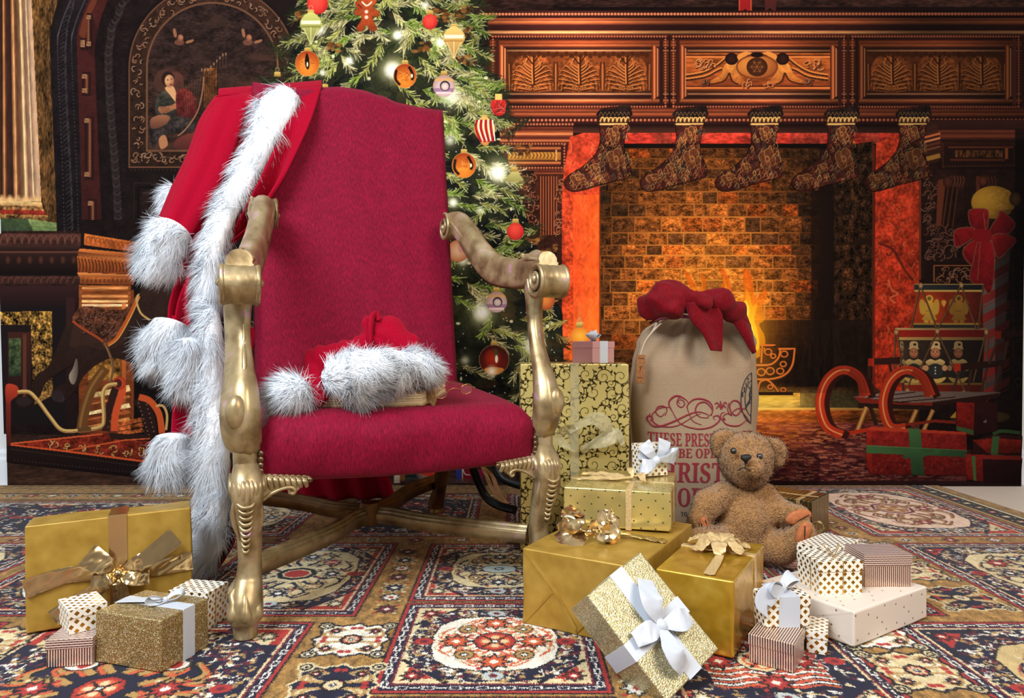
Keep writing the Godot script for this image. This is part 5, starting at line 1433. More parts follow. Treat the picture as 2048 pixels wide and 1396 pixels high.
	# gingerbread figure
	var gb := cv.curve([726, -8, 738, -12, 752, -4, 752, 8, 746, 14, 758, 24, 756, 34, 746, 34, 748, 46, 754, 58, 746, 63, 738, 58, 733, 50, 726, 62, 716, 62, 714, 54, 722, 42, 722, 32, 710, 30, 711, 20, 724, 18, 716, 6, 718, -4], 4, true)
	mark("printed_gingerbread_figure", gb, 2)
	cv.poly(gb, k8(178, 78, 36), 1, k8(150, 58, 28), 0, 0.15); cv.line(gb, 1.4, k8(96, 40, 20), 0.7, -1.0, true)
	cv.line(cv.curve([724, 4, 734, 12, 744, 4], 4), 3.0, k8(240, 214, 190)); cv.ell(733, 24, 3.6, 3.6, k8(250, 200, 180)); cv.ell(733, 35, 3.8, 3.8, k8(250, 196, 170)); cv.line(cv.curve([712, 4, 716, 14, 722, 18], 4), 4, k8(190, 40, 30)); cv.ell(731, 1, 2.4, 2.0, k8(190, 60, 40))
	# toys under the tree
	cv.rect(780, 905, 1060, 976, k8(46, 34, 32), 1, k8(64, 44, 40), 0, 0.4)
	cv.rect(790, 920, 850, 962, k8(34, 46, 46)); cv.rect(788, 936, 800, 966, k8(206, 190, 176)); cv.rect(800, 944, 810, 962, k8(130, 80, 44))
	mark("printed_toy_ball", oval(854, 940, 23, 26), 2)
	cv.ell(854, 940, 23, 26, k8(170, 146, 128), 1, k8(96, 70, 76)); cv.poly(cv.curve([834, 924, 838, 944, 856, 952, 874, 944, 876, 924], 4, true), k8(210, 54, 44)); cv.poly(cv.pl([840, 920, 842, 936, 856, 944, 868, 936, 872, 920]), k8(34, 44, 84)); cv.ell(856, 935, 1.6, 1.6, k8(240, 236, 230)); cv.ell(856, 939, 1.6, 1.6, k8(240, 236, 230)); cv.ell(856, 943, 1.6, 1.6, k8(240, 236, 230))
	cv.rect(912, 936, 924, 964, k8(52, 62, 150)); cv.rect(924, 936, 929, 964, k8(206, 190, 140)); cv.rect(926, 920, 944, 964, k8(120, 30, 44)); cv.line(cv.curve([930, 924, 926, 936, 930, 948, 940, 950], 4), 2, k8(220, 206, 206)); cv.rect(956, 938, 966, 962, k8(140, 30, 70))
	for i in 240: cv.line(cv.pl([780 + cv.r.randf() * 270, 955 + cv.r.randf() * 20, 790 + cv.r.randf() * 270, 955 + cv.r.randf() * 20]), 1.2, k8(196, 160, 140) if i % 3 == 0 else k8(30, 22, 26), 0.12)

func tree_half(y: float, right: bool) -> float:
	return key([[-60, 165], [60, 188], [120, 196], [210, 232], [300, 236], [372, 266], [430, 286], [560, 330], [640, 368], [960, 372]], y) if right else key([[-60, 186], [10, 206], [70, 226], [120, 236], [240, 250], [560, 320], [960, 360]], y)

# ---------------------------------------------------------------- the carpet: compartments laid out in metres, x across and d away from the camera
const RC := {"tan": Color("9a7440"), "cream": Color("d8c69a"), "white": Color("ece6d6"), "navy": Color("1e1e34"), "red": Color("a83430"), "orange": Color("cc5c38"), "ink": Color("1a181e"), "gold": Color("b08a52"), "wine": Color("6a2430"), "sky": Color("b4c0bc"), "olive": Color("8a7a4a")}

func rug() -> void:
	var o := thing("patterned_carpet", "large oriental carpet with square garden compartments, medallions and tan strips covering the studio floor", "carpet", Vector3.ZERO)
	var mid := 0.06
	var near := 0.95
	var far := 2.974
	var xl := -2.35
	var xr := 1.875
	var relief := pile_bump()
	for half in 2:
		var xa := xl if half == 0 else mid
		var xb := mid if half == 0 else xr
		# texture covers from 1.81 m left (or right) of the middle
		var ta := mid - 1.81 if half == 0 else mid
		var cv := Cv.new(2048, 1024, ta, -far, 2048.0 / 1.815, 1024.0 / (far - near))
		cv.im.fill(RC.tan)
		paint_carpet(cv)
		var m := StandardMaterial3D.new()
		m.albedo_texture = cv.texture()
		m.roughness = 0.95
		m.metallic_specular = 0.2
		m.rim_enabled = true
		m.rim = 0.25
		m.rim_tint = 0.6
		var b := MB.new()
		var w := fnoise(1.3, 9, 2)
		b.grid(40, 40, func(u: float, v: float) -> Vector3:
			var x := lerpf(xa, xb, u)
			var z := lerpf(0.6, -far, v)
			return Vector3(x, -0.001, z))
		for i in b.v.size():
			var p := b.v[i]
			var dd := -p.z
			if dd < near: dd = near + (near - dd)
			var tx := (p.x - ta) / 1.815
			if tx < 0: tx = -tx
			b.t[i] = Vector2(tx, (far - dd) / (far - near))
		put("woven_field", b.mesh(), m, o)
	for q in [[Vector3(xl, -0.004, 0.6), Vector3(xl, -0.004, -far)], [Vector3(xr, -0.004, 0.6), Vector3(xr, -0.004, -far)]]:
		var e := MB.new()
		e.tube(PackedVector3Array([q[0], q[0].lerp(q[1], 0.5), q[1]]), func(_u: float) -> Vector2: return Vector2(0.008, 0.0029))
		put("bound_edge", e.mesh(), flat_mat(Color(0.30, 0.22, 0.12), 0.95), o)

func pile_bump() -> NoiseTexture2D:
	var t := NoiseTexture2D.new()
	t.width = 256
	t.height = 256
	t.seamless = true
	t.noise = fnoise(0.2, 3, 2)
	return t

func paint_carpet(cv: Cv) -> void:
	cv.rect(-3, -3, 3, 0, RC.tan, 1, null, 0, 0.35, 1, 1)
	# compartments: x0, x1, near, far, ground, corner, centre
	var cells := [
		[-0.25, 0.18, 1.176, 1.600, "white", "cream", "flower"], [-0.25, 0.18, 1.606, 2.085, "cream", "red", "sky"], [-0.25, 0.18, 0.90, 1.168, "cream", "red", "sky"],
		[0.262, 0.69, 1.10, 1.50, "navy", "red", "weave"], [0.262, 0.69, 1.52, 2.09, "cream", "red", "flower"],
		[-0.80, -0.350, 1.516, 2.095, "cream", "red", "ring"], [-1.03, -0.432, 0.90, 1.488, "arab", "red", "tulip"], [-1.33, -0.86, 1.516, 2.095, "white", "red", "weave"], [-1.80, -1.37, 1.516, 2.095, "cream", "navy", "ring"], [-1.62, -1.10, 0.90, 1.488, "cream", "red", "tulip"],
		[0.825, 1.36, 0.90, 1.488, "beige", "navy", "stars"], [0.70, 0.985, 1.52, 2.09, "navy", "red", "weave"], [1.175, 1.70, 1.53, 2.09, "cream", "navy", "beast"], [1.40, 1.86, 0.9, 1.488, "cream", "red", "flower"],
		[1.16, 1.705, 2.16, 2.93, "rosy", "red", "oval"], [0.56, 1.06, 2.16, 2.93, "cream", "red", "oval"], [-0.02, 0.46, 2.16, 2.80, "rosy", "navy", "flower"], [-0.62, -0.12, 2.16, 2.80, "navy", "red", "flower"], [-1.16, -0.72, 2.16, 2.66, "cream", "red", "flower"], [-1.80, -1.30, 2.16, 2.66, "navy", "cream", "flower"]]
	for c in cells: compartment(cv, c[0], c[1], -c[3], -c[2], c[4], c[5], c[6])
	# star strips
	for d in [[1.56, 1], [1.635, 2], [1.70, 0], [1.78, 1], [1.85, 2], [1.92, 0], [2.0, 1]]: carpet_star(cv, -0.298 - (d[0] - 1.75) * 0.04, -d[0], 0.028 if d[1] else 0.036, ["navy", "wine", "white"][d[1]])
	for d in [[1.196, 2], [1.265, 1], [1.322, 0], [1.40, 2], [1.47, 1], [1.56, 0], [1.64, 2], [1.72, 1], [1.80, 0], [1.9, 2], [2.0, 1]]: carpet_star(cv, 0.221, -d[0], 0.03, ["navy", "red", "white"][d[1]])
	for i in 12: carpet_star(cv, -0.86 + i * 0.03 - 0.55, -1.505 - 0.0, 0.0, "white")
	for i in 26: carpet_star(cv, -1.7 + i * 0.14, -2.125, 0.024, ["navy", "red", "white"][i % 3])
	for i in 12: carpet_star(cv, -0.832, -1.55 - i * 0.05, 0.02, ["navy", "red", "cream"][i % 3])
	for i in 12: carpet_star(cv, 1.108, -2.2 - i * 0.07, 0.02, ["navy", "red", "cream"][i % 3])
	for i in 6: carpet_star(cv, 1.73, -0.95 - i * 0.08, 0.02, ["navy", "red", "cream"][i % 3])
	# little squares in the wide strips
	for s in [[-0.333, 1.397, "white"], [-0.320, 1.207, "navy"], [-0.33, 1.02, "cream"], [0.757, 1.262, "cream"], [0.757, 1.06, "navy"], [0.757, 1.43, "white"], [1.085, 1.63, "navy"], [1.085, 1.83, "cream"], [1.085, 2.02, "white"], [-1.07, 1.2, "navy"], [-1.07, 1.38, "cream"]]: carpet_square(cv, s[0], -s[1], 0.072, s[2])
	# side border
	for b in [[1.715, 1.722, "ink"], [1.722, 1.738, "gold"], [1.738, 1.744, "ink"], [1.80, 1.806, "ink"], [1.806, 1.82, "cream"], [1.82, 1.826, "ink"]]: cv.rect(b[0], -3, b[1], -0.9, RC[b[2]])
	cv.rect(1.744, -3, 1.80, -0.9, RC.ink, 1, null, 0, 0.4)
	for i in 30:
		carpet_star(cv, 1.772, -0.95 - i * 0.07, 0.022, ["cream", "orange", "gold"][i % 3])
	for b in [[2.945, 2.952, "ink"], [2.90, 2.905, "ink"]]: cv.rect(-2, -b[1], 1.715, -b[0], RC[b[2]])
	for y in [[2.68, "ink"], [2.72, "gold"], [2.80, "ink"], [2.83, "olive"]]: cv.rect(-2, -y[0] - 0.012, -0.12, -y[0], RC[y[1]])
	for i in 20: carpet_star(cv, -1.7 + i * 0.085, -2.765, 0.03, ["navy", "cream", "red"][i % 3])
	# hand-knotted edges: every knot strays a little; then wear and pile
	var src := cv.im.duplicate() as Image
	for y in cv.h:
		for x in cv.w:
			var sx := x + int((cv.grain(x * 2, y * 2 + 90) - 0.5) * 13.0)
			var sy := y + int((cv.grain(x * 2 + 170, y * 2) - 0.5) * 7.0)
			var c := src.get_pixel(clampi(sx, 0, cv.w - 1), clampi(sy, 0, cv.h - 1))
			var g := 0.74 + 0.42 * cv.grain(x * 3, y * 5)
			cv.im.set_pixel(x, y, Color(c.r * g, c.g * g, c.b * g))

func carpet_star(cv: Cv, x: float, y: float, r: float, k: String) -> void:
	if r <= 0.0: return
	var c: Color = RC[k]
	var o := PackedVector2Array()
	for i in 16: o.append(Vector2(x, y) + Vector2.from_angle(TAU * i / 16.0) * (r if i % 2 == 0 else r * 0.55))
	cv.poly(o, c)
	cv.line(o, 0.004, RC.ink if k != "navy" else RC.cream, 0.9, -1.0, true)
	cv.poly(PackedVector2Array([Vector2(x - r * .3, y), Vector2(x, y - r * .3), Vector2(x + r * .3, y), Vector2(x, y + r * .3)]), RC.white if k != "white" else RC.red)
	for i in 4: cv.ell(x + r * 1.15 * cos(i * TAU / 4 + .8), y + r * 1.15 * sin(i * TAU / 4 + .8), r * .16, r * .16, RC.red if i % 2 else RC.cream)

func carpet_square(cv: Cv, x: float, y: float, h: float, k: String) -> void:
	var light: bool = k != "navy"
	var o := PackedVector2Array()
	for i in 40:
		var a := TAU * i / 40.0
		var q := Vector2(cos(a), sin(a))
		q /= maxf(absf(q.x), absf(q.y))
		q *= 1.0 + (0.14 if i % 5 == 0 else (-0.10 if i % 5 == 2 else 0.0))
		o.append(Vector2(x, y) + q * h)
	cv.poly(o, RC[k], 1, null, 0, 0.15)
	cv.line(o, 0.006, RC.ink if light else RC.cream, 1, -1.0, true)
	for s in [Vector2(-1, -1), Vector2(1, -1), Vector2(1, 1), Vector2(-1, 1)]:
		var c: Vector2 = Vector2(x, y) + s * h * 0.95
		for n in 3: cv.line(oval(c.x, c.y, h * (.1 + n * .06), h * (.1 + n * .06), 10), 0.005, RC.ink if (n % 2 == 0) == light else RC.cream, 1, -1.0, true)
		for t in 4:
			var q := cv.curve([x + s.x * h * .12, y + s.y * h * .12, x + s.x * h * (.5 + .12 * t), y + s.y * h * .25, x + s.x * h * .62, y + s.y * h * (.4 + .12 * t), x + s.x * h * .3, y + s.y * h * .62], 5)
			cv.line(q, 0.007, (RC.gold if light else RC.gold) if t % 2 else (RC.white if light else RC.cream), 0.9)
		cv.ell(x + s.x * h * .78, y + s.y * h * .1, .007, .007, RC.red); cv.ell(x + s.x * h * .1, y + s.y * h * .78, .007, .007, RC.red)
		carpet_star(cv, x + s.x * h * .58, y + s.y * h * .58, h * .18, "orange" if k == "cream" else "red")
	cv.poly(oval(x, y, h * .3, h * .3, 8), RC.red if light else RC.cream); cv.line(oval(x, y, h * .3, h * .3, 8), 0.006, RC.ink, 1, -1.0, true)
	carpet_star(cv, x, y, h * .2, "navy" if light else "navy")

func compartment(cv: Cv, x0: float, x1: float, y0: float, y1: float, ground: String, corner: String, centre: String) -> void:
	var far_enough := x1 < cv.x0 or x0 > cv.x0 + cv.w / cv.kx
	var cx := (x0 + x1) * 0.5
	var cy := (y0 + y1) * 0.5
	# borders
	cv.rect(x0, y0, x1, y1, RC.ink); cv.rect(x0 + .004, y0 + .004, x1 - .004, y1 - .004, RC.red); cv.rect(x0 + .012, y0 + .012, x1 - .012, y1 - .012, RC.navy)
	var step := 0.024
	for s in 2:
		var y := y0 + 0.021 if s == 0 else y1 - 0.021
		var n := int((x1 - x0 - .03) / step)
		for i in n:
			var x := x0 + .02 + i * step
			if i % 2: cv.line(PackedVector2Array([Vector2(x, y - .005), Vector2(x + step * .8, y - .005), Vector2(x + step * .8, y + .005), Vector2(x, y + .005)]), .0035, RC.white, 1, -1.0, true)
			else: cv.rect(x, y - .002, x + step * .8, y + .002, RC.white)
		var x := x0 + 0.021 if s == 0 else x1 - 0.021
		n = int((y1 - y0 - .03) / step)
		for i in n:
			var yy := y0 + .02 + i * step
			if i % 2: cv.line(PackedVector2Array([Vector2(x - .005, yy), Vector2(x + .005, yy), Vector2(x + .005, yy + step * .8), Vector2(x - .005, yy + step * .8)]), .0035, RC.white, 1, -1.0, true)
			else: cv.rect(x - .002, yy, x + .002, yy + step * .8, RC.white)
	cv.rect(x0 + .031, y0 + .031, x1 - .031, y1 - .031, RC.wine); cv.rect(x0 + .036, y0 + .036, x1 - .036, y1 - .036, RC.cream)
	x0 += .042; x1 -= .042; y0 += .042; y1 -= .042
	cv.rect(x0, y0, x1, y1, RC[corner] if RC.has(corner) else RC.red, 1, null, 0, 0.2)
	var hw := (x1 - x0) * .5
	var hh := (y1 - y0) * .5
	for s in [Vector2(-1, -1), Vector2(1, -1), Vector2(1, 1), Vector2(-1, 1)]:   # corner spandrels
		var c: Vector2 = Vector2(cx + s.x * hw * .86, cy + s.y * hh * .86)
		cv.line(PackedVector2Array([Vector2(cx + s.x * hw * .5, cy + s.y * hh), Vector2(cx + s.x * hw, cy + s.y * hh * .5)]), .01, RC.ink)
		cv.poly(PackedVector2Array([c + Vector2(-s.x * hw * .22, s.y * hh * .06), c + Vector2(s.x * hw * .06, -s.y * hh * .22), c + Vector2(s.x * hw * .06, s.y * hh * .06)]), RC.cream if corner == "red" else RC.red)
		carpet_star(cv, c.x, c.y, .022, "cream" if corner == "red" else "red")
		for t in 3: cv.line(cv.curve([c.x - s.x * hw * .3, c.y - s.y * hh * (.04 + t * .02), c.x - s.x * hw * .12, c.y - s.y * hh * .22, c.x - s.x * hw * .02, c.y - s.y * hh * .34]), .005, RC.navy if t % 2 else RC.cream)
	# dark ring of scattered blossoms, then the medallion
	var oct := func(k: float) -> PackedVector2Array:
		var o := PackedVector2Array()
		for i in 32:
			var a := TAU * i / 32.0
			var e := pow(pow(absf(cos(a)), 3.0) + pow(absf(sin(a)), 3.0), -1.0 / 3.0) * (1.0 + (0.03 if i % 2 else 0.0))
			o.append(Vector2(cx + hw * k * e * cos(a) * .98, cy + hh * k * e * sin(a) * .98))
		return o
	cv.poly(oct.call(1.0), RC.navy)
	if ground == "navy" or ground == "arab":
		cv.rect(x0, y0 + hh * .3, x1, y1 - hh * .3, RC.navy)
	for i in int(4200.0 * hw * hh * 4):
		var a := cv.r.randf() * TAU
		var k := cv.r.randf_range(.70, 1.0) if not (ground == "navy") else cv.r.randf_range(.2, 1.0)
		var e := pow(pow(absf(cos(a)), 3.0) + pow(absf(sin(a)), 3.0), -1.0 / 3.0)
		var p := Vector2(cx + hw * k * e * cos(a) * .97, cy + hh * k * e * sin(a) * .97)
		var c: Color = RC[["cream", "wine", "white", "gold", "navy"][i % 5]]
		if far_enough: continue
		if i % 4 == 0: cv.ell(p.x, p.y, .006, .006, c)
		else:
			var q := p + Vector2.from_angle(cv.r.randf() * TAU) * .014
			cv.line(PackedVector2Array([p, q, q + Vector2.from_angle(i * 2.3) * .009]), .0035, c)
	var g: Color = {"white": RC.white, "cream": RC.cream, "navy": RC.navy, "arab": RC.navy, "beige": Color("c8b07c"), "rosy": Color("e6c6ae")}[ground]
	var lines: Color = {"white": RC.orange, "cream": RC.navy, "navy": RC.red, "arab": RC.gold, "beige": RC.navy, "rosy": RC.tan}[ground]
	var second: Color = {"white": RC.gold, "cream": RC.gold, "navy": RC.white, "arab": RC.orange, "beige": RC.red, "rosy": RC.wine}[ground]
	var mk := .74
	if centre == "oval" or centre == "ring": mk = .82
	if ground != "arab":
		cv.poly(oct.call(mk + .02), RC.ink)
		cv.poly(oct.call(mk), g, 1, null, 0, 0.1)
	# tracery: four-fold curling stems
	for s in [Vector2(-1, -1), Vector2(1, -1), Vector2(1, 1), Vector2(-1, 1)]:
		var f := func(l: Array) -> PackedVector2Array:
			var m := []
			for i in range(0, l.size(), 2):
				m.append(cx + s.x * hw * mk * l[i])
				m.append(cy + s.y * hh * mk * l[i + 1])
			return cv.curve(m, 5)
		var wd := .006 if ground != "cream" else .010
		if ground == "arab": wd = .015
		if ground == "rosy": wd = .014
		for l in [[.08, .34, .2, .5, .12, .72, .3, .86, .5, .7], [.36, .1, .55, .2, .74, .14, .86, .3, .7, .52], [.25, .3, .42, .42, .5, .3, .6, .42, .46, .56, .32, .48], [.0, .55, .14, .62, .28, .56, .4, .68, .3, .78], [.55, .04, .62, .16, .78, .1, .9, .12]]:
			var pth: PackedVector2Array = f.call(l)
			if ground == "arab": cv.line(pth, wd * 1.5, RC.ink)
			cv.line(pth, wd, lines, 1.0, wd * .6)
			var sh := PackedVector2Array()
			for p in pth: sh.append(p + Vector2(s.x * .010, -s.y * .008))
			cv.line(sh, wd * .6, second, .9, wd * .4)
			for n in range(2, pth.size(), 4): cv.line(PackedVector2Array([pth[n], pth[n] + Vector2.from_angle(n * 1.7) * .016]), .0045, lines)
		var b: Vector2 = Vector2(cx + s.x * hw * mk * .46, cy + s.y * hh * mk * .48)
		if centre == "flower" or centre == "sky" or centre == "oval":
			cv.poly(oval(b.x, b.y, .022, .022, 8), RC.ink); cv.poly(oval(b.x, b.y, .019, .019, 8), RC.gold if ground != "rosy" else RC.tan); cv.poly(oval(b.x, b.y, .008, .008, 4), RC.white); cv.line(oval(b.x, b.y, .009, .009, 4), .003, RC.ink, 1, -1.0, true)
		elif centre == "tulip":
			cv.ell(b.x, b.y, .034, .024, RC.ink); cv.ell(b.x, b.y, .03, .02, RC.white); cv.ell(b.x + .006, b.y, .012, .014, RC.red); cv.ell(b.x - .016, b.y - .004, .008, .012, RC.red)
		elif centre == "ring":
			cv.poly(oval(b.x, b.y, .026, .022, 10), RC.ink); cv.poly(oval(b.x, b.y, .022, .018, 10), RC.gold if s.x * s.y > 0 else RC.red); cv.line(PackedVector2Array([b - Vector2(.018, .012), b + Vector2(.018, .012)]), .004, RC.white); cv.line(PackedVector2Array([b - Vector2(-.018, .012), b + Vector2(-.018, .012)]), .004, RC.white)
		elif centre == "stars" or centre == "beast":
			carpet_star(cv, b.x, b.y, .036, "red"); cv.line(cv.curve([b.x + s.x * .06, b.y - s.y * .05, b.x + s.x * .03, b.y - s.y * .08, b.x - s.x * .04, b.y - s.y * .07, b.x - s.x * .05, b.y - s.y * .03]), .014, RC.navy)
		elif centre == "weave":
			for n in 10: cv.line(cv.curve([b.x - .05, b.y - .05 + n * .01, b.x - .02, b.y - .044 + n * .01, b.x + .02, b.y - .054 + n * .01, b.x + .05, b.y - .046 + n * .01]), .006, RC.orange if n % 2 else RC.white)
	# axes
	for i in 4:
		var v := Vector2.from_angle(i * TAU / 4)
		var p: Vector2 = Vector2(cx + v.x * hw * mk * .62, cy + v.y * hh * mk * .72)
		carpet_star(cv, p.x, p.y, .034, "orange" if ground == "white" else ("navy" if ground == "cream" else "red"))
		p = Vector2(cx + v.x * hw * .84, cy + v.y * hh * .86)
		cv.ell(p.x, p.y, .02, .016, RC.sky if i % 2 else RC.red); cv.ell(p.x, p.y, .008, .007, RC.wine)
	var cr := .043
	match centre:
		"sky":
			cv.poly(oval(cx, cy, .052, .036, 10), RC.ink); cv.poly(oval(cx, cy, .048, .032, 10), RC.sky); cv.line(oval(cx, cy, .012, .01, 8), .004, RC.ink, 1, -1.0, true); cv.line(PackedVector2Array([Vector2(cx - .09, cy), Vector2(cx - .05, cy)]), .008, RC.ink); cv.line(PackedVector2Array([Vector2(cx + .05, cy), Vector2(cx + .09, cy)]), .008, RC.ink)
		"ring":
			cv.poly(oval(cx, cy, .055, .05, 8), RC.ink); cv.poly(oval(cx, cy, .04, .036, 8), RC.cream); cv.poly(oval(cx, cy, .034, .03, 8), RC.red)
		"oval":
			cv.poly(oval(cx, cy, .075, .085, 8), RC.wine); cv.poly(oval(cx, cy, .062, .07, 8), g); cv.poly(oval(cx, cy, .056, .062, 8), RC.wine); cv.poly(oval(cx, cy, .052, .057, 8), RC.gold)
			for i in 8: cv.ell(cx + .03 * cos(i * TAU / 8), cy + .034 * sin(i * TAU / 8), .01, .011, RC.red if i % 2 else RC.cream)
		_:
			cv.poly(oval(cx, cy, cr + .004, cr + .004, 8), RC.ink); cv.poly(oval(cx, cy, cr, cr, 8), RC.red if ground != "navy" else RC.cream); cv.poly(oval(cx, cy, cr * .78, cr * .78, 8), RC.orange)
			for i in 4:
				var v := Vector2.from_angle(i * TAU / 4 + TAU / 8)
				cv.line(PackedVector2Array([Vector2(cx, cy), Vector2(cx, cy) + v * cr * .8]), .005, RC.ink); cv.ell(cx + v.rotated(.78).x * cr * .45, cy + v.rotated(.78).y * cr * .45, cr * .2, cr * .2, RC.cream)
			cv.rect(cx - .009, cy - .009, cx + .009, cy + .009, RC.ink); cv.rect(cx - .005, cy - .005, cx + .005, cy + .005, RC.white)

# ---------------------------------------------------------------- the throne, in its own axes: x to its left hand side in the photo's right, z towards the sitter's front
const SEAT_AT := Vector3(-0.2425, 0, -1.558)
const SEAT_TURN := 0.4049

func throne() -> void:
	var o := thing("throne_chair", "large gilt wooden throne with crimson velvet seat and back, carved scroll arms and paw feet", "chair", SEAT_AT, Basis(Vector3.UP, SEAT_TURN))
	# upholstered seat
	var sw := fnoise(9.0, 3, 2)
	var prof := spline2([Vector2(-0.02, 0.322), Vector2(0.006, 0.332), Vector2(0.022, 0.365), Vector2(0.026, 0.405), Vector2(0.012, 0.440), Vector2(-0.020, 0.459), Vector2(-0.06, 0.466), Vector2(-0.16, 0.478), Vector2(-0.33, 0.494), Vector2(-0.50, 0.501), Vector2(-0.565, 0.497), Vector2(-0.585, 0.45), Vector2(-0.585, 0.34), Vector2(-0.3, 0.324), Vector2(-0.02, 0.322)], 5)
	var np := prof.size() - 1
	var b := MB.new()
	b.grid(44, np, func(u: float, v: float) -> Vector3:
		var s := u * 2.0 - 1.0
		var e := clampf((absf(s) - 0.86) / 0.14, 0, 1)
		var q := prof[int(round(v * np))]
		var w := lerpf(0.328, 0.300, clampf(-q.x / 0.56, 0, 1))
		var ring := sqrt(maxf(0.0, 1.0 - e * e * 0.92))
		var y := 0.345 + (q.y - 0.345) * lerpf(1.0, ring, clampf((q.y - 0.36) * 9.0, 0, 1))
		var z := lerpf(q.x, clampf(q.x, -0.57, 0.0), e)
		var front := clampf((q.x + 0.05) / 0.07, 0, 1)
		if q.y < 0.45 and q.x > -0.06:
			y -= 0.016 * (1.0 - s * s) * clampf((0.40 - q.y) * 14.0, 0, 1)
			z += 0.004 * sw.get_noise_2d(s * 0.32, q.y * 0.5) * front * 2.0
		if q.x < -0.05 and q.y > 0.47: y += 0.004 * sw.get_noise_2d(s * 0.2, q.x * 0.25) - 0.012 * exp(-pow(s / 0.5, 2) - pow((q.x + 0.3) / 0.15, 2))
		return Vector3(s * w * (1.0 - 0.0 * e), y, z))
	b.weld = true
	put("seat_cushion", b.mesh(), M.velvet, o)
	# back: a padded panel with a gently arched top, leaning
	b = MB.new()
	var top := func(x: float) -> float: return key([[-0.33, 1.425], [-0.2, 1.424], [-0.12, 1.438], [-0.03, 1.453], [0.03, 1.453], [0.09, 1.443], [0.155, 1.427], [0.22, 1.422], [0.33, 1.424]], x)
	var lean := func(y: float) -> float: return -0.545 - 0.165 * (y - 0.46)
	for side in 2:
		b.grid(40, 44, func(u: float, v: float) -> Vector3:
			var x := (u * 2.0 - 1.0)
			if side == 1: x = -x
			var y0 := 0.40
			var yt: float = top.call(x * 0.312)
			var y := lerpf(y0, yt, v)
			var ex := clampf((absf(x) - 0.9) / 0.1, 0, 1)
			var ey := clampf((v - 0.965) / 0.035, 0, 1)
			var pad := 0.030 * sqrt(maxf(0.0, 1.0 - pow(maxf(ex, ey), 2.2))) + 0.012 * (1 - x * x) * (1 - pow(2 * v - 1, 4))
			pad += 0.0025 * sw.get_noise_3d(x * 0.3, y * 0.35, 0.0)
			var z: float = lean.call(y)
			return Vector3(x * (0.312 - 0.006 * ex), y, z + pad if side == 0 else z - 0.03 - pad * 0.4))
	b.grid(1, 80, func(u: float, v: float) -> Vector3:   # the border that joins both faces
		var p: Vector3
		if v < 0.33: p = Vector3(-0.307, lerpf(0.40, 1.405, v / 0.33), 0)
		elif v < 0.67: p = Vector3(lerpf(-0.307, 0.307, (v - 0.33) / 0.34), 0, 0)
		else: p = Vector3(0.307, lerpf(1.41, 0.40, (v - 0.67) / 0.33), 0)
		if v >= 0.33 and v < 0.67: p.y = top.call(p.x)
		var z: float = lean.call(p.y)
		return Vector3(p.x, p.y, z - 0.03 if u > 0.5 else z))
	b.weld = true
	put("backrest", b.mesh(), M.velvet, o)
	for s in [-1.0, 1.0]: arm(o, s)
	for s in [-1.0, 1.0]: front_leg(o, s)
	for s in [-1.0, 1.0]:
		b = MB.new()
		b.tube(spline([Vector3(s * 0.285, 0.44, -0.60), Vector3(s * 0.29, 0.36, -0.62), Vector3(s * 0.298, 0.25, -0.665), Vector3(s * 0.312, 0.14, -0.745), Vector3(s * 0.325, 0.10, -0.80), Vector3(s * 0.331, 0.05, -0.855), Vector3(s * 0.332, 0.028, -0.868), Vector3(s * 0.332, 0.0145, -0.870), Vector3(s * 0.332, 0.001, -0.870)], 5), func(u: float) -> Vector2: return Vector2(1, 1) * key([[0, 0.026], [0.5, 0.021], [0.7, 0.027], [0.86, 0.025], [1, 0.028]], u), Vector3.FORWARD, squircle(14, 3.5))
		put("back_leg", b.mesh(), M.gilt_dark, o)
	# seat rails and the pale webbing under the seat
	b = MB.new()
	b.rbox(Vector3(0.62, 0.045, 0.03), 0.005, 2)
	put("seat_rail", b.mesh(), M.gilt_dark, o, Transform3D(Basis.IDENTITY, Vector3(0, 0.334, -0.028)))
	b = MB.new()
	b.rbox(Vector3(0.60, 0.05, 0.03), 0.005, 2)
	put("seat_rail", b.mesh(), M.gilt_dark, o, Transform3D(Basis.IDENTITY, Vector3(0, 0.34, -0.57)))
	for s in [-1.0, 1.0]:
		b = MB.new()
		b.rbox(Vector3(0.03, 0.07, 0.56), 0.005, 2)
		put("seat_rail", b.mesh(), M.gilt, o, Transform3D(Basis(Vector3.UP, s * 0.05), Vector3(s * 0.318, 0.352, -0.30)))
	b = MB.new()
	b.grid(20, 12, func(u: float, v: float) -> Vector3: return Vector3((u - 0.5) * 0.58, 0.326 - 0.024 * (1 - pow(2 * u - 1, 2)) * (1 - pow(2 * v - 1, 4)), -0.03 - 0.52 * v))
	put("seat_webbing", b.mesh(), flat_mat(Color("8f8a7c"), 0.9), o)
	# crossed serpentine stretcher
	var bar := PackedVector2Array([Vector2(-1, -1), Vector2(1, -1), Vector2(1, 0.15), Vector2(0.98, 0.25), Vector2(0.72, 0.28), Vector2(0.70, 0.55), Vector2(0.62, 0.66), Vector2(0.40, 0.62), Vector2(0.38, 0.9), Vector2(0.2, 1), Vector2(-0.2, 1), Vector2(-0.38, 0.9), Vector2(-0.40, 0.62), Vector2(-0.62, 0.66), Vector2(-0.70, 0.55), Vector2(-0.72, 0.28), Vector2(-0.98, 0.25), Vector2(-1, 0.15)])
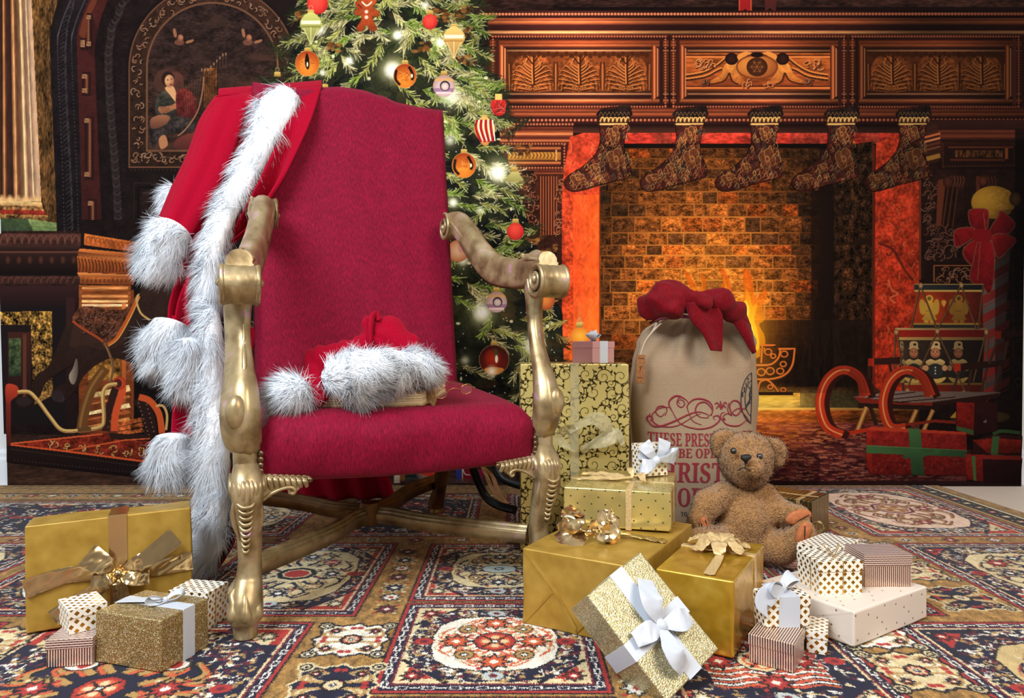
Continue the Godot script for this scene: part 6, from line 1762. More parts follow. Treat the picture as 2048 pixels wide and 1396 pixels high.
	for q in [[-1.0, 1.0], [1.0, 1.0], [-1.0, -1.0], [1.0, -1.0]]:
		var sx: float = q[0]
		var pts := []
		var front: bool = q[1] > 0
		for k in ([[0.335, -0.06], [0.26, -0.135], [0.19, -0.205], [0.115, -0.29], [0.055, -0.385], [0.0, -0.425]] if front else [[0.335, -0.84], [0.22, -0.735], [0.14, -0.63], [0.08, -0.53], [0.0, -0.455]]):
			pts.append(Vector3(sx * k[0], 0.124, k[1]))
		b = MB.new()
		b.tube(spline(pts, 7), func(_u: float) -> Vector2: return Vector2(0.019, 0.0225), Vector3.UP, bar)
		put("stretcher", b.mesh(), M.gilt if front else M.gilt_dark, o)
	b = MB.new()
	b.tube(PackedVector3Array([Vector3(0, 0.098, -0.425), Vector3(0, 0.15, -0.425), Vector3(0, 0.158, -0.425)]), func(u: float) -> Vector2: return Vector2(1, 1) * lerpf(0.034, 0.026, u), Vector3.FORWARD)
	put("stretcher_boss", b.mesh(), M.gilt_dark, o)
	# brass nails round the front of the seat
	var nail := MB.new()
	nail.ball(Vector3.ZERO, Vector3(0.0068, 0.0068, 0.005), 6, 10)
	var nm := nail.mesh()
	for s in [-1.0, 1.0]:
		for i in 5: put("nailhead", nm, M.nail, o, Transform3D(Basis(Vector3.UP, s * 0.5), Vector3(s * 0.318, 0.381 - i * 0.0122, 0.019 + 0.002 * sin(i))))
		for i in 8: put("nailhead", nm, M.nail, o, Transform3D(Basis.IDENTITY, Vector3(s * (0.306 - i * 0.0125), 0.327 - 0.0012 * i, 0.021)))

func squircle(n: int, k: float) -> PackedVector2Array:
	var o := PackedVector2Array()
	for i in n:
		var a := TAU * i / n
		var e := pow(pow(absf(cos(a)), k) + pow(absf(sin(a)), k), -1.0 / k)
		o.append(Vector2(cos(a), sin(a)) * e)
	return o

func volute(b: MB, c: Vector3, r: float, half: float, turns: float, start: float, dir: float, sx: float) -> void:   # a rolled scroll: axis along x, unrolled from its eye
	var n := int(turns * 26)
	var ring := PackedVector2Array([Vector2(-1, -1), Vector2(-0.8, -1.25), Vector2(-0.55, -0.8), Vector2(-0.3, -1), Vector2(-0.12, -1), Vector2(0, -0.78), Vector2(0.12, -1), Vector2(0.3, -1), Vector2(0.55, -0.8), Vector2(0.8, -1.25), Vector2(1, -1), Vector2(1, 0), Vector2(-1, 0)])
	var m := ring.size()
	var base := b.v.size()
	for i in n + 1:
		var t := float(i) / n
		var a := start + dir * t * turns * TAU
		var rr := r * lerpf(0.12, 1.0, pow(t, 0.85))
		var th := r * lerpf(0.16, 0.30, t)
		var w := half * lerpf(1.28, 0.96, t)
		for j in m:
			var q := ring[j]
			var k := rr - th * 0.5 - th * 0.5 * q.y if q.y < 0 else rr - th * 0.5
			k = rr + th * 0.32 * (-q.y - 1.0) if q.y < -0.5 else rr - th
			b.add(c + Vector3(sx * q.x * w, sin(a) * k, cos(a) * k), Vector2(t * 4, q.x))
	for i in n:
		for j in m:
			var p := base + i * m + j
			var e := base + i * m + (j + 1) % m
			if dir * sx > 0:
				b.tri(p, e, e + m); b.tri(p, e + m, p + m)
			else:
				b.tri(p, e + m, e); b.tri(p, p + m, e + m)
	for s in [-1.0, 1.0]:
		b.ball(c + Vector3(s * half * 1.1, 0, 0), Vector3(half * 0.3, r * 0.22, r * 0.22), 6, 10)
		var line := PackedVector3Array()
		for i in 46:
			var t := i / 45.0
			var a := start + dir * (0.15 + 0.85 * t) * turns * TAU
			line.append(c + Vector3(s * half * lerpf(1.14, 0.98, t), sin(a) * r * lerpf(0.30, 0.97, t), cos(a) * r * lerpf(0.30, 0.97, t)))
		b.tube(line, func(u: float) -> Vector2: return Vector2(1, 1) * r * lerpf(0.07, 0.12, u), Vector3.RIGHT, squircle(8, 2.0))

func arm(o: Node3D, s: float) -> void:
	var lift := 0.022 if s > 0 else -0.014
	var x := 0.358
	# rail of the arm with a moulded underside
	var b := MB.new()
	var outline := PackedVector2Array([Vector2(-1, -0.75), Vector2(-0.7, -1), Vector2(0.7, -1), Vector2(1, -0.75), Vector2(0.92, -0.5), Vector2(1.0, -0.28), Vector2(0.86, -0.18), Vector2(0.9, 0.2), Vector2(0.72, 0.66), Vector2(0.38, 0.93), Vector2(0, 1), Vector2(-0.38, 0.93), Vector2(-0.72, 0.66), Vector2(-0.9, 0.2), Vector2(-0.86, -0.18), Vector2(-1.0, -0.28), Vector2(-0.92, -0.5)])
	var pts := [Vector3(s * 0.285, 1.005, -0.53), Vector3(s * 0.288, 0.992, -0.47), Vector3(s * 0.298, 0.945, -0.405), Vector3(s * 0.312, 0.885, -0.345), Vector3(s * 0.328, 0.832, -0.27), Vector3(s * 0.342, 0.795 + lift * 0.6, -0.18), Vector3(s * 0.352, 0.782 + lift, -0.10), Vector3(s * x, 0.792 + lift, -0.035), Vector3(s * x, 0.800 + lift, 0.01)]
	b.tube(spline(pts, 8), func(u: float) -> Vector2: return Vector2(key([[0, 0.036], [0.2, 0.031], [0.5, 0.032], [0.85, 0.033], [1, 0.028]], u), key([[0, 0.032], [0.25, 0.037], [0.6, 0.042], [0.8, 0.044], [1, 0.024]], u)), Vector3.UP, outline, true)
	put("armrest", b.mesh(), M.gilt, o)
	b = MB.new()
	volute(b, Vector3(s * x, 0.752 + lift, 0.012), 0.050, 0.034, 2.1, -2.6, -1.0, s)
	put("front_scroll", b.mesh(), M.gilt, o)
	b = MB.new()
	volute(b, Vector3(s * 0.284, 0.982, -0.515), 0.046, 0.032, 1.9, 2.2, 1.0, s)
	put("rear_scroll", b.mesh(), M.gilt, o)
	# acanthus leaf over each scroll, with a curled bud
	for q in [[Vector3(s * 0.287, 1.030, -0.515), Vector3(s * 0.300, 0.93, -0.395), 0.03], [Vector3(s * x, 0.808 + lift, 0.0), Vector3(s * 0.35, 0.822 + lift, -0.11), 0.024]]:
		b = MB.new()
		for k in 7:
			var f := (k - 3) / 3.0
			var a: Vector3 = q[0] + Vector3(f * q[2] * 0.9, -absf(f) * 0.006, 0)
			var e: Vector3 = q[1] + Vector3(f * q[2] * (0.35 if k % 2 else 0.7), -absf(f) * 0.012, 0.014 * absf(f))
			var m: Vector3 = a.lerp(e, 0.45) + Vector3(f * 0.004, 0.014 - absf(f) * 0.01, 0)
			b.tube(spline([a, m, e], 6), func(u: float) -> Vector2: return Vector2(0.0062, 0.0058) * sin(PI * clampf(u * 0.86 + 0.12, 0, 1)) + Vector2(0.001, 0.001), Vector3.UP, squircle(8, 2.0))
		put("carved_leaf", b.mesh(), M.gilt, o)
		b = MB.new()
		for k in [-1.0, 1.0]: b.ball(q[1] + Vector3(k * 0.006, 0.005, -0.004), Vector3(0.008, 0.0065, 0.010), 6, 10)
		b.grid(12, 4, func(u: float, v: float) -> Vector3:
			var an := u * TAU
			return q[1] + Vector3(cos(an) * (0.004 + 0.017 * v), 0.002 - 0.006 * v * v + 0.002 * sin(an * 3), sin(an) * (0.004 + 0.017 * v)))
		put("carved_bud", b.mesh(), M.gilt, o)
	# upright: narrow under the scroll, swelling to a boss over the seat
	b = MB.new()
	var up := [[0.30, 0.345, -0.006, 0.025, 0.032], [0.345, 0.345, -0.007, 0.026, 0.035], [0.398, 0.347, -0.007, 0.026, 0.036], [0.404, 0.351, -0.002, 0.031, 0.040], [0.43, 0.355, 0.006, 0.034, 0.044], [0.465, 0.357, 0.007, 0.034, 0.046], [0.505, 0.358, -0.004, 0.030, 0.043], [0.545, 0.359, -0.026, 0.024, 0.038], [0.60, 0.360, -0.058, 0.0185, 0.034], [0.65, 0.361, -0.074, 0.018, 0.033], [0.70, 0.361, -0.078, 0.021, 0.035], [0.735, 0.360, -0.072, 0.025, 0.038], [0.765, 0.358, -0.055, 0.026, 0.034]]
	var line := []
	for k in up: line.append(Vector3(s * k[1], k[0] + (lift * clampf((k[0] - 0.5) * 5.0, 0, 1)), k[2]))
	b.tube(spline(line, 5), func(u: float) -> Vector2:
		var i := u * (up.size() - 1)
		var k := mini(int(i), up.size() - 2)
		return Vector2(lerpf(up[k][3], up[k + 1][3], i - k), lerpf(up[k][4], up[k + 1][4], i - k)), Vector3.BACK, fluted())
	put("arm_post", b.mesh(), M.gilt, o)
	# the oval boss with a raised cracked rim on the swelling
	b = MB.new()
	b.ball(Vector3(s * 0.3655, 0.470, 0.037), Vector3(0.022, 0.036, 0.021), 8, 16)
	put("carved_boss", b.mesh(), M.gilt, o)
	b = MB.new()
	for k in 2:
		var ridge := PackedVector3Array()
		for i in 14:
			var t := i / 13.0
			ridge.append(Vector3(s * (0.349 - 0.012 * k) , lerpf(0.45, 0.66 - k * 0.05, t), key([[0.43, 0.040], [0.47, 0.050], [0.51, 0.036], [0.56, 0.006], [0.62, -0.034], [0.7, -0.055]], lerpf(0.45, 0.66, t)) - 0.004 - 0.006 * k))
		b.tube(ridge, func(u: float) -> Vector2: return Vector2(0.0035, 0.003) * (0.4 + sin(PI * u)), Vector3.BACK, squircle(8, 2.0))
	put("carved_ridge", b.mesh(), M.gilt, o)

func fluted() -> PackedVector2Array:
	var o := PackedVector2Array()
	for i in 24:
		var a := TAU * i / 24
		var e := pow(pow(absf(cos(a)), 3.0) + pow(absf(sin(a)), 3.0), -1.0 / 3.0)
		o.append(Vector2(cos(a), sin(a)) * e * (1.0 - (0.07 if i in [3, 9, 15, 21] else 0.0)))
	return o

func front_leg(o: Node3D, s: float) -> void:
	var b := MB.new()
	var k := [[0.352, 0.345, 0.0, 0.026, 0.027], [0.335, 0.345, 0.012, 0.030, 0.032], [0.315, 0.345, 0.026, 0.033, 0.034], [0.29, 0.344, 0.030, 0.031, 0.033], [0.255, 0.342, 0.022, 0.027, 0.029], [0.205, 0.339, 0.006, 0.0245, 0.025], [0.155, 0.338, -0.004, 0.0235, 0.0235], [0.118, 0.340, 0.0, 0.026, 0.025], [0.095, 0.343, 0.008, 0.030, 0.030], [0.07, 0.346, 0.016, 0.034, 0.036], [0.052, 0.348, 0.018, 0.0355, 0.039], [0.04, 0.348, 0.017, 0.033, 0.036]]
	var pts := []
	for q in k: pts.append(Vector3(s * q[1], q[0], q[2]))
	b.tube(spline(pts, 5), func(u: float) -> Vector2:
		var i := u * (k.size() - 1)
		var n := mini(int(i), k.size() - 2)
		return Vector2(lerpf(k[n][3], k[n + 1][3], i - n), lerpf(k[n][4], k[n + 1][4], i - n)), Vector3.BACK, squircle(22, 2.6))
	var leg := put("front_leg", b.mesh(), M.gilt, o)
	# paw: toes, claws and the turned peg under it
	for t in 3:
		b = MB.new()
		var x := s * (0.348 + (t - 1) * 0.0215)
		var f := 0.0 if t == 1 else -0.010
		b.tube(spline([Vector3(s * 0.342 + (t - 1) * 0.012, 0.125, 0.016 + f * 0.5), Vector3(x * 0.999, 0.098, 0.030 + f), Vector3(x, 0.076, 0.044 + f), Vector3(x, 0.056, 0.049 + f), Vector3(x, 0.044, 0.042 + f)], 5), func(u: float) -> Vector2: return Vector2(1, 1) * key([[0, 0.004], [0.35, 0.009], [0.5, 0.010], [0.78, 0.0145], [1, 0.010]], u), Vector3.BACK, squircle(10, 2.0))
		put("toe", b.mesh(), M.gilt, leg)
	b = MB.new()
	b.tube(PackedVector3Array([Vector3(s * 0.347, 0.042, 0.014), Vector3(s * 0.347, 0.036, 0.014), Vector3(s * 0.347, 0.002, 0.014), Vector3(s * 0.347, 0.0, 0.014)]), func(u: float) -> Vector2: return Vector2(1, 1) * key([[0, 0.027], [0.4, 0.0255], [0.9, 0.0235], [1, 0.022]], u), Vector3.BACK, squircle(20, 2.0))
	put("peg_foot", b.mesh(), M.gilt, leg)
	# knee carving: a gadrooned brow, hanging leaves and a tapering curl of ringlets
	b = MB.new()
	for i in 9:
		var a := (i - 4) / 4.0
		var x := s * 0.345 + a * 0.031
		var z := 0.056 * sqrt(maxf(0.05, 1.0 - a * a * 0.75)) + 0.004
		var ln := 0.045 - 0.012 * absf(a) + (0.016 if i % 3 == 1 else 0.0)
		b.tube(spline([Vector3(x, 0.340, z - 0.026), Vector3(x, 0.330, z - 0.008), Vector3(x * 0.9985, 0.315, z + 0.002), Vector3(x - a * 0.003, 0.335 - ln, z), Vector3(x - a * 0.006, 0.330 - ln, z - 0.004)], 4), func(u: float) -> Vector2: return Vector2(0.0046, 0.0046) * (0.45 + 0.75 * sin(PI * u)), Vector3.BACK, squircle(8, 2.0))
	put("knee_carving", b.mesh(), M.gilt, leg)
	b = MB.new()
	for i in 9:
		var y := 0.283 - i * 0.0125
		var w := 0.017 - i * 0.0013
		var z := key([[0.17, 0.022], [0.2, 0.032], [0.25, 0.052], [0.29, 0.064]], y)
		b.tube(spline([Vector3(s * 0.347 - w, y + 0.004, z - 0.006), Vector3(s * 0.347 - w * 0.3, y - 0.004, z + 0.001), Vector3(s * 0.347 + w * 0.6, y - 0.002, z), Vector3(s * 0.347 + w, y + 0.006, z - 0.006)], 4), func(u: float) -> Vector2: return Vector2(0.004, 0.004) * (0.5 + 0.6 * sin(PI * u)), Vector3.BACK, squircle(8, 2.0))
	for e in [-1.0, 1.0]: b.tube(spline([Vector3(s * 0.345 + e * 0.022, 0.30, 0.05), Vector3(s * 0.345 + e * 0.027, 0.27, 0.042), Vector3(s * 0.343 + e * 0.024, 0.235, 0.034), Vector3(s * 0.342 + e * 0.016, 0.205, 0.026)], 5), func(u: float) -> Vector2: return Vector2(0.005, 0.0045) * (0.35 + 0.75 * sin(PI * u)), Vector3.BACK, squircle(8, 2.0))
	put("leaf_carving", b.mesh(), M.gilt, leg)
	# bracket under the seat rail: gadroons over a scroll-ended arch
	b = MB.new()
	var arch := PackedVector2Array()
	for q in [Vector2(0.318, 0.336), Vector2(0.218, 0.325), Vector2(0.232, 0.309), Vector2(0.244, 0.297), Vector2(0.252, 0.290), Vector2(0.262, 0.292), Vector2(0.264, 0.302), Vector2(0.280, 0.302), Vector2(0.298, 0.294), Vector2(0.318, 0.280)]: arch.append(Vector2(s * q.x, q.y))
	if s > 0: arch.reverse()
	var rev := PackedVector2Array(arch)
	if area(rev) < 0: rev.reverse()
	b.extrude(rev, 0.03)
	put("knee_bracket", b.mesh(), M.gilt, leg, Transform3D(Basis.IDENTITY, Vector3(0, 0, -0.008)))
	b = MB.new()
	for i in 8:
		var x := s * (0.312 - i * 0.0118)
		b.tube(spline([Vector3(x, 0.336 - i * 0.0013, 0.014), Vector3(x, 0.328 - i * 0.0013, 0.0255), Vector3(x - s * 0.003, 0.314 - i * 0.0003, 0.025), Vector3(x - s * 0.005, 0.304, 0.0215)], 3), func(u: float) -> Vector2: return Vector2(0.0056, 0.003) * (0.7 + 0.3 * sin(PI * u)), Vector3.BACK, squircle(8, 2.4))
	put("gadroons", b.mesh(), M.gilt, leg)
	b = MB.new()
	b.tube(spline([Vector3(s * 0.315, 0.283, 0.023), Vector3(s * 0.296, 0.296, 0.025), Vector3(s * 0.276, 0.304, 0.025), Vector3(s * 0.258, 0.306, 0.025), Vector3(s * 0.249, 0.299, 0.025), Vector3(s * 0.252, 0.292, 0.025), Vector3(s * 0.258, 0.294, 0.025)], 5), func(_u: float) -> Vector2: return Vector2(0.0038, 0.0038), Vector3.BACK, squircle(8, 2.0))
	put("bracket_scroll", b.mesh(), M.gilt, leg)

func area(p: PackedVector2Array) -> float:
	var a := 0.0
	for i in p.size(): a += p[i].cross(p[(i + 1) % p.size()])
	return a

# ---------------------------------------------------------------- soft things
# cloth between two edges given as [x, y, depth] of the photo's pixels; folds push it towards the camera
func loft(l: Array, r: Array, nv: int, fold = null, thick := 0.004, per := 6) -> MB:
	var a := []
	var b := []
	for q in l: a.append(at(q[0], q[1], q[2]))
	for q in r: b.append(at(q[0], q[1], q[2]))
	var pa := spline(a, per)
	var pb := spline(b, per)
	var nu := pa.size() - 1
	var mb := MB.new()
	var p := func(u: float, v: float) -> Vector3:
		var i := int(round(u * nu))
		var q := pa[i].lerp(pb[i], v)
		if fold != null: q += Vector3(0, 0, fold.call(u, v))
		return q
	mb.grid(nu, nv, p, 1, 1)
	mb.grid(nu, nv, func(u: float, v: float) -> Vector3: return p.call(u, 1.0 - v) - Vector3(0, 0, thick))
	for e in [0.0, 1.0]: mb.grid(nu, 1, func(u: float, v: float) -> Vector3: return p.call(u, e) - Vector3(0, 0, thick * (v if e == 1.0 else 1.0 - v)))
	for e in [0.0, 1.0]: mb.grid(1, nv, func(u: float, v: float) -> Vector3: return p.call(e, v) - Vector3(0, 0, thick * (u if e == 1.0 else 1.0 - u)))
	mb.weld = true
	return mb

# strands: roots = [[place, normal, lie], ...]
func strands(parent: Node, roots: Array, length: float, width: float, mat: Material) -> void:
	var v := PackedVector3Array()
	var n := PackedVector3Array()
	var ix := PackedInt32Array()
	for q in roots:
		var p: Vector3 = q[0]
		var nn: Vector3 = q[1]
		var d: Vector3 = (q[2] + Vector3(rng.randfn(), rng.randfn(), rng.randfn()) * 0.28).normalized()
		var ln := length * rng.randf_range(0.55, 1.15)
		var grow := (nn * rng.randf_range(0.28, 0.62) + d * 0.75).normalized()
		var side := grow.cross(nn + Vector3(rng.randfn(), rng.randfn(), rng.randfn()) * 0.45).normalized() * width * rng.randf_range(0.6, 1.3)
		if grow.cross(side).dot(nn) > 0.0: side = -side
		var base := v.size()
		for k in 4:
			var t := k / 3.0
			var c := p + grow * ln * t * (1.0 - 0.3 * t) + d * ln * 0.45 * t * t + Vector3(0, -0.16 * ln * t * t, 0)
			var w := side * (1.0 - t * 0.92)
			v.append(c - w)
			v.append(c + w)
			var m := (nn + grow * 0.3).normalized()
			n.append(m)
			n.append(m)
		for k in 3:
			var i := base + k * 2
			ix.append_array(PackedInt32Array([i, i + 2, i + 1, i + 1, i + 2, i + 3]))
	var arr := []
	arr.resize(Mesh.ARRAY_MAX)
	arr[Mesh.ARRAY_VERTEX] = v
	arr[Mesh.ARRAY_NORMAL] = n
	arr[Mesh.ARRAY_INDEX] = ix
	var am := ArrayMesh.new()
	am.add_surface_from_arrays(Mesh.PRIMITIVE_TRIANGLES, arr)
	put("fur_strands", am, mat, parent).set_meta("kind", "stuff")

# a furry roll along points [x, y, depth, half width across, half depth]
func fur_roll(parent: Node, called: String, pts: Array, count: int, length: float, lie: Vector3, label := "") -> void:
	var c := []
	for q in pts: c.append(at(q[0], q[1], q[2]))
	var line := spline(c, 6)
	var rad := func(u: float) -> Vector2:
		var i := u * (pts.size() - 1)
		var k := mini(int(i), pts.size() - 2)
		var e := sqrt(clampf(minf(u, 1 - u) * 9.0 + 0.12, 0, 1))
		return Vector2(lerpf(pts[k][3], pts[k + 1][3], i - k), lerpf(pts[k][4], pts[k + 1][4], i - k)) * e
	var b := MB.new()
	b.tube(line, rad, Vector3.BACK, squircle(14, 2.0))
	var o := put(called, b.mesh(), M.fur_under, parent)
	if label: o.set_meta("label", label)
	var roots := []
	var nz := fnoise(14.0, 31, 2)
	for i in count:
		var u := rng.randf()
		var f := u * (line.size() - 1)
		var k := mini(int(f), line.size() - 2)
		var p := line[k].lerp(line[k + 1], f - k)
		var d := (line[mini(k + 1, line.size() - 1)] - line[maxi(k - 1, 0)]).normalized()
		var s := d.cross(Vector3.BACK).normalized()
		var w := s.cross(d).normalized()
		var r: Vector2 = rad.call(u)
		var a := rng.randf_range(-0.9, PI + 0.9)
		var n := (s * cos(a) / maxf(r.x, 0.004) + w * sin(a) / maxf(r.y, 0.004)).normalized()
		var q := p + s * cos(a) * r.x + w * sin(a) * r.y
		if u < 0.05: n = (n - d).normalized()
		if u > 0.95: n = (n + d).normalized()
		var curl := Vector3(nz.get_noise_3dv(q), nz.get_noise_3dv(q + Vector3(7, 0, 0)), nz.get_noise_3dv(q + Vector3(0, 9, 0)))
		roots.append([q, n, lie * 0.8 + d * 0.3 + curl * 1.5])
	strands(o, roots, length, 0.00085, M.fur)

func fur_ball(parent: Node, called: String, c: Vector3, r: Vector3, count: int, length: float, lie: Vector3) -> void:
	var b := MB.new()
	b.ball(c, r, 10, 16)
	var o := put(called, b.mesh(), M.fur_under, parent)
	var roots := []
	for i in count:
		var n := Vector3(rng.randfn(), rng.randfn(), rng.randfn()).normalized()
		roots.append([c + n * r, n, lie + n * 0.4])
	strands(o, roots, length, 0.00085, M.fur)

# a skin over tapered capsules joined softly: bones = [a, b, radius a, radius b]; cell size
func skin(bones: Array, cell: float, soft: float, extra = null, floor_y := -1e9) -> MB:
	var lo := Vector3(1e9, 1e9, 1e9)
	var hi := -lo
	for q in bones:
		var r := maxf(q[2], q[3]) + cell * 2 + soft * 0.4
		lo = lo.min(q[0] - Vector3(r, r, r)).min(q[1] - Vector3(r, r, r))
		hi = hi.max(q[0] + Vector3(r, r, r)).max(q[1] + Vector3(r, r, r))
	var nx := int((hi.x - lo.x) / cell) + 2
	var ny := int((hi.y - lo.y) / cell) + 2
	var nz := int((hi.z - lo.z) / cell) + 2
	var f := PackedFloat32Array()
	f.resize(nx * ny * nz)
	f.fill(1.0)
	for q in bones:
		var a: Vector3 = q[0]
		var d: Vector3 = q[1] - a
		var ra: float = q[2]
		var rb: float = q[3]
		var l2 := maxf(d.length_squared(), 1e-9)
		var pad := maxf(ra, rb) + soft + cell * 2
		var mn := ((a.min(q[1]) - Vector3(pad, pad, pad) - lo) / cell).floor()
		var mx := ((a.max(q[1]) + Vector3(pad, pad, pad) - lo) / cell).ceil()
		for i in range(maxi(0, int(mn.x)), mini(nx, int(mx.x) + 1)):
			for j in range(maxi(0, int(mn.y)), mini(ny, int(mx.y) + 1)):
				var row := (i * ny + j) * nz
				for k in range(maxi(0, int(mn.z)), mini(nz, int(mx.z) + 1)):
					var p := lo + Vector3(i, j, k) * cell - a
					var t := clampf(p.dot(d) / l2, 0, 1)
					var s := (p - d * t).length() - lerpf(ra, rb, t)
					var o := f[row + k]
					if s > o + soft: continue
					var h := maxf(soft - absf(s - o), 0.0) / soft
					f[row + k] = minf(s, o) - h * h * soft * 0.25
	if extra != null or floor_y > -1e8:
		for i in nx:
			for j in ny:
				for k in nz:
					var id := (i * ny + j) * nz + k
					if f[id] < cell * 3:
						var p := lo + Vector3(i, j, k) * cell
						if extra != null: f[id] += extra.call(p)
						f[id] = maxf(f[id], floor_y - p.y)
	var mb := MB.new()
	var at_cell := PackedInt32Array()
	at_cell.resize(nx * ny * nz)
	at_cell.fill(-1)
	var off := [0, nz * ny, nz, nz * ny + nz, 1, nz * ny + 1, nz + 1, nz * ny + nz + 1]
	var cv := [Vector3(0, 0, 0), Vector3(1, 0, 0), Vector3(0, 1, 0), Vector3(1, 1, 0), Vector3(0, 0, 1), Vector3(1, 0, 1), Vector3(0, 1, 1), Vector3(1, 1, 1)]
	var ed := [[0, 1], [2, 3], [4, 5], [6, 7], [0, 2], [1, 3], [4, 6], [5, 7], [0, 4], [1, 5], [2, 6], [3, 7]]
	for i in nx - 1:
		for j in ny - 1:
			for k in nz - 1:
				var id := (i * ny + j) * nz + k
				var s0 := f[id] < 0
				if s0 == (f[id + off[7]] < 0) and s0 == (f[id + off[1]] < 0) and s0 == (f[id + off[2]] < 0) and s0 == (f[id + off[4]] < 0) and s0 == (f[id + off[3]] < 0) and s0 == (f[id + off[5]] < 0) and s0 == (f[id + off[6]] < 0): continue
				var sum := Vector3.ZERO
				var n := 0
				for e in ed:
					var x := f[id + off[e[0]]]
					var y := f[id + off[e[1]]]
					if (x < 0) != (y < 0):
						sum += (cv[e[0]] as Vector3).lerp(cv[e[1]], x / (x - y))
						n += 1
				at_cell[id] = mb.add(lo + (Vector3(i, j, k) + sum / n) * cell)
	var st := [ny * nz, nz, 1]
	for i in range(1, nx - 1):
		for j in range(1, ny - 1):
			for k in range(1, nz - 1):
				var id := (i * ny + j) * nz + k
				for ax in 3:
					var s0 := f[id] < 0
					if s0 == (f[id + st[ax]] < 0): continue
					var b: int = st[(ax + 1) % 3]
					var c: int = st[(ax + 2) % 3]
					var q := [at_cell[id - b - c], at_cell[id - c], at_cell[id], at_cell[id - b]]
					if q.min() < 0: continue
					if s0:
						mb.tri(q[0], q[1], q[2]); mb.tri(q[0], q[2], q[3])
					else:
						mb.tri(q[0], q[2], q[1]); mb.tri(q[0], q[3], q[2])
	return mb

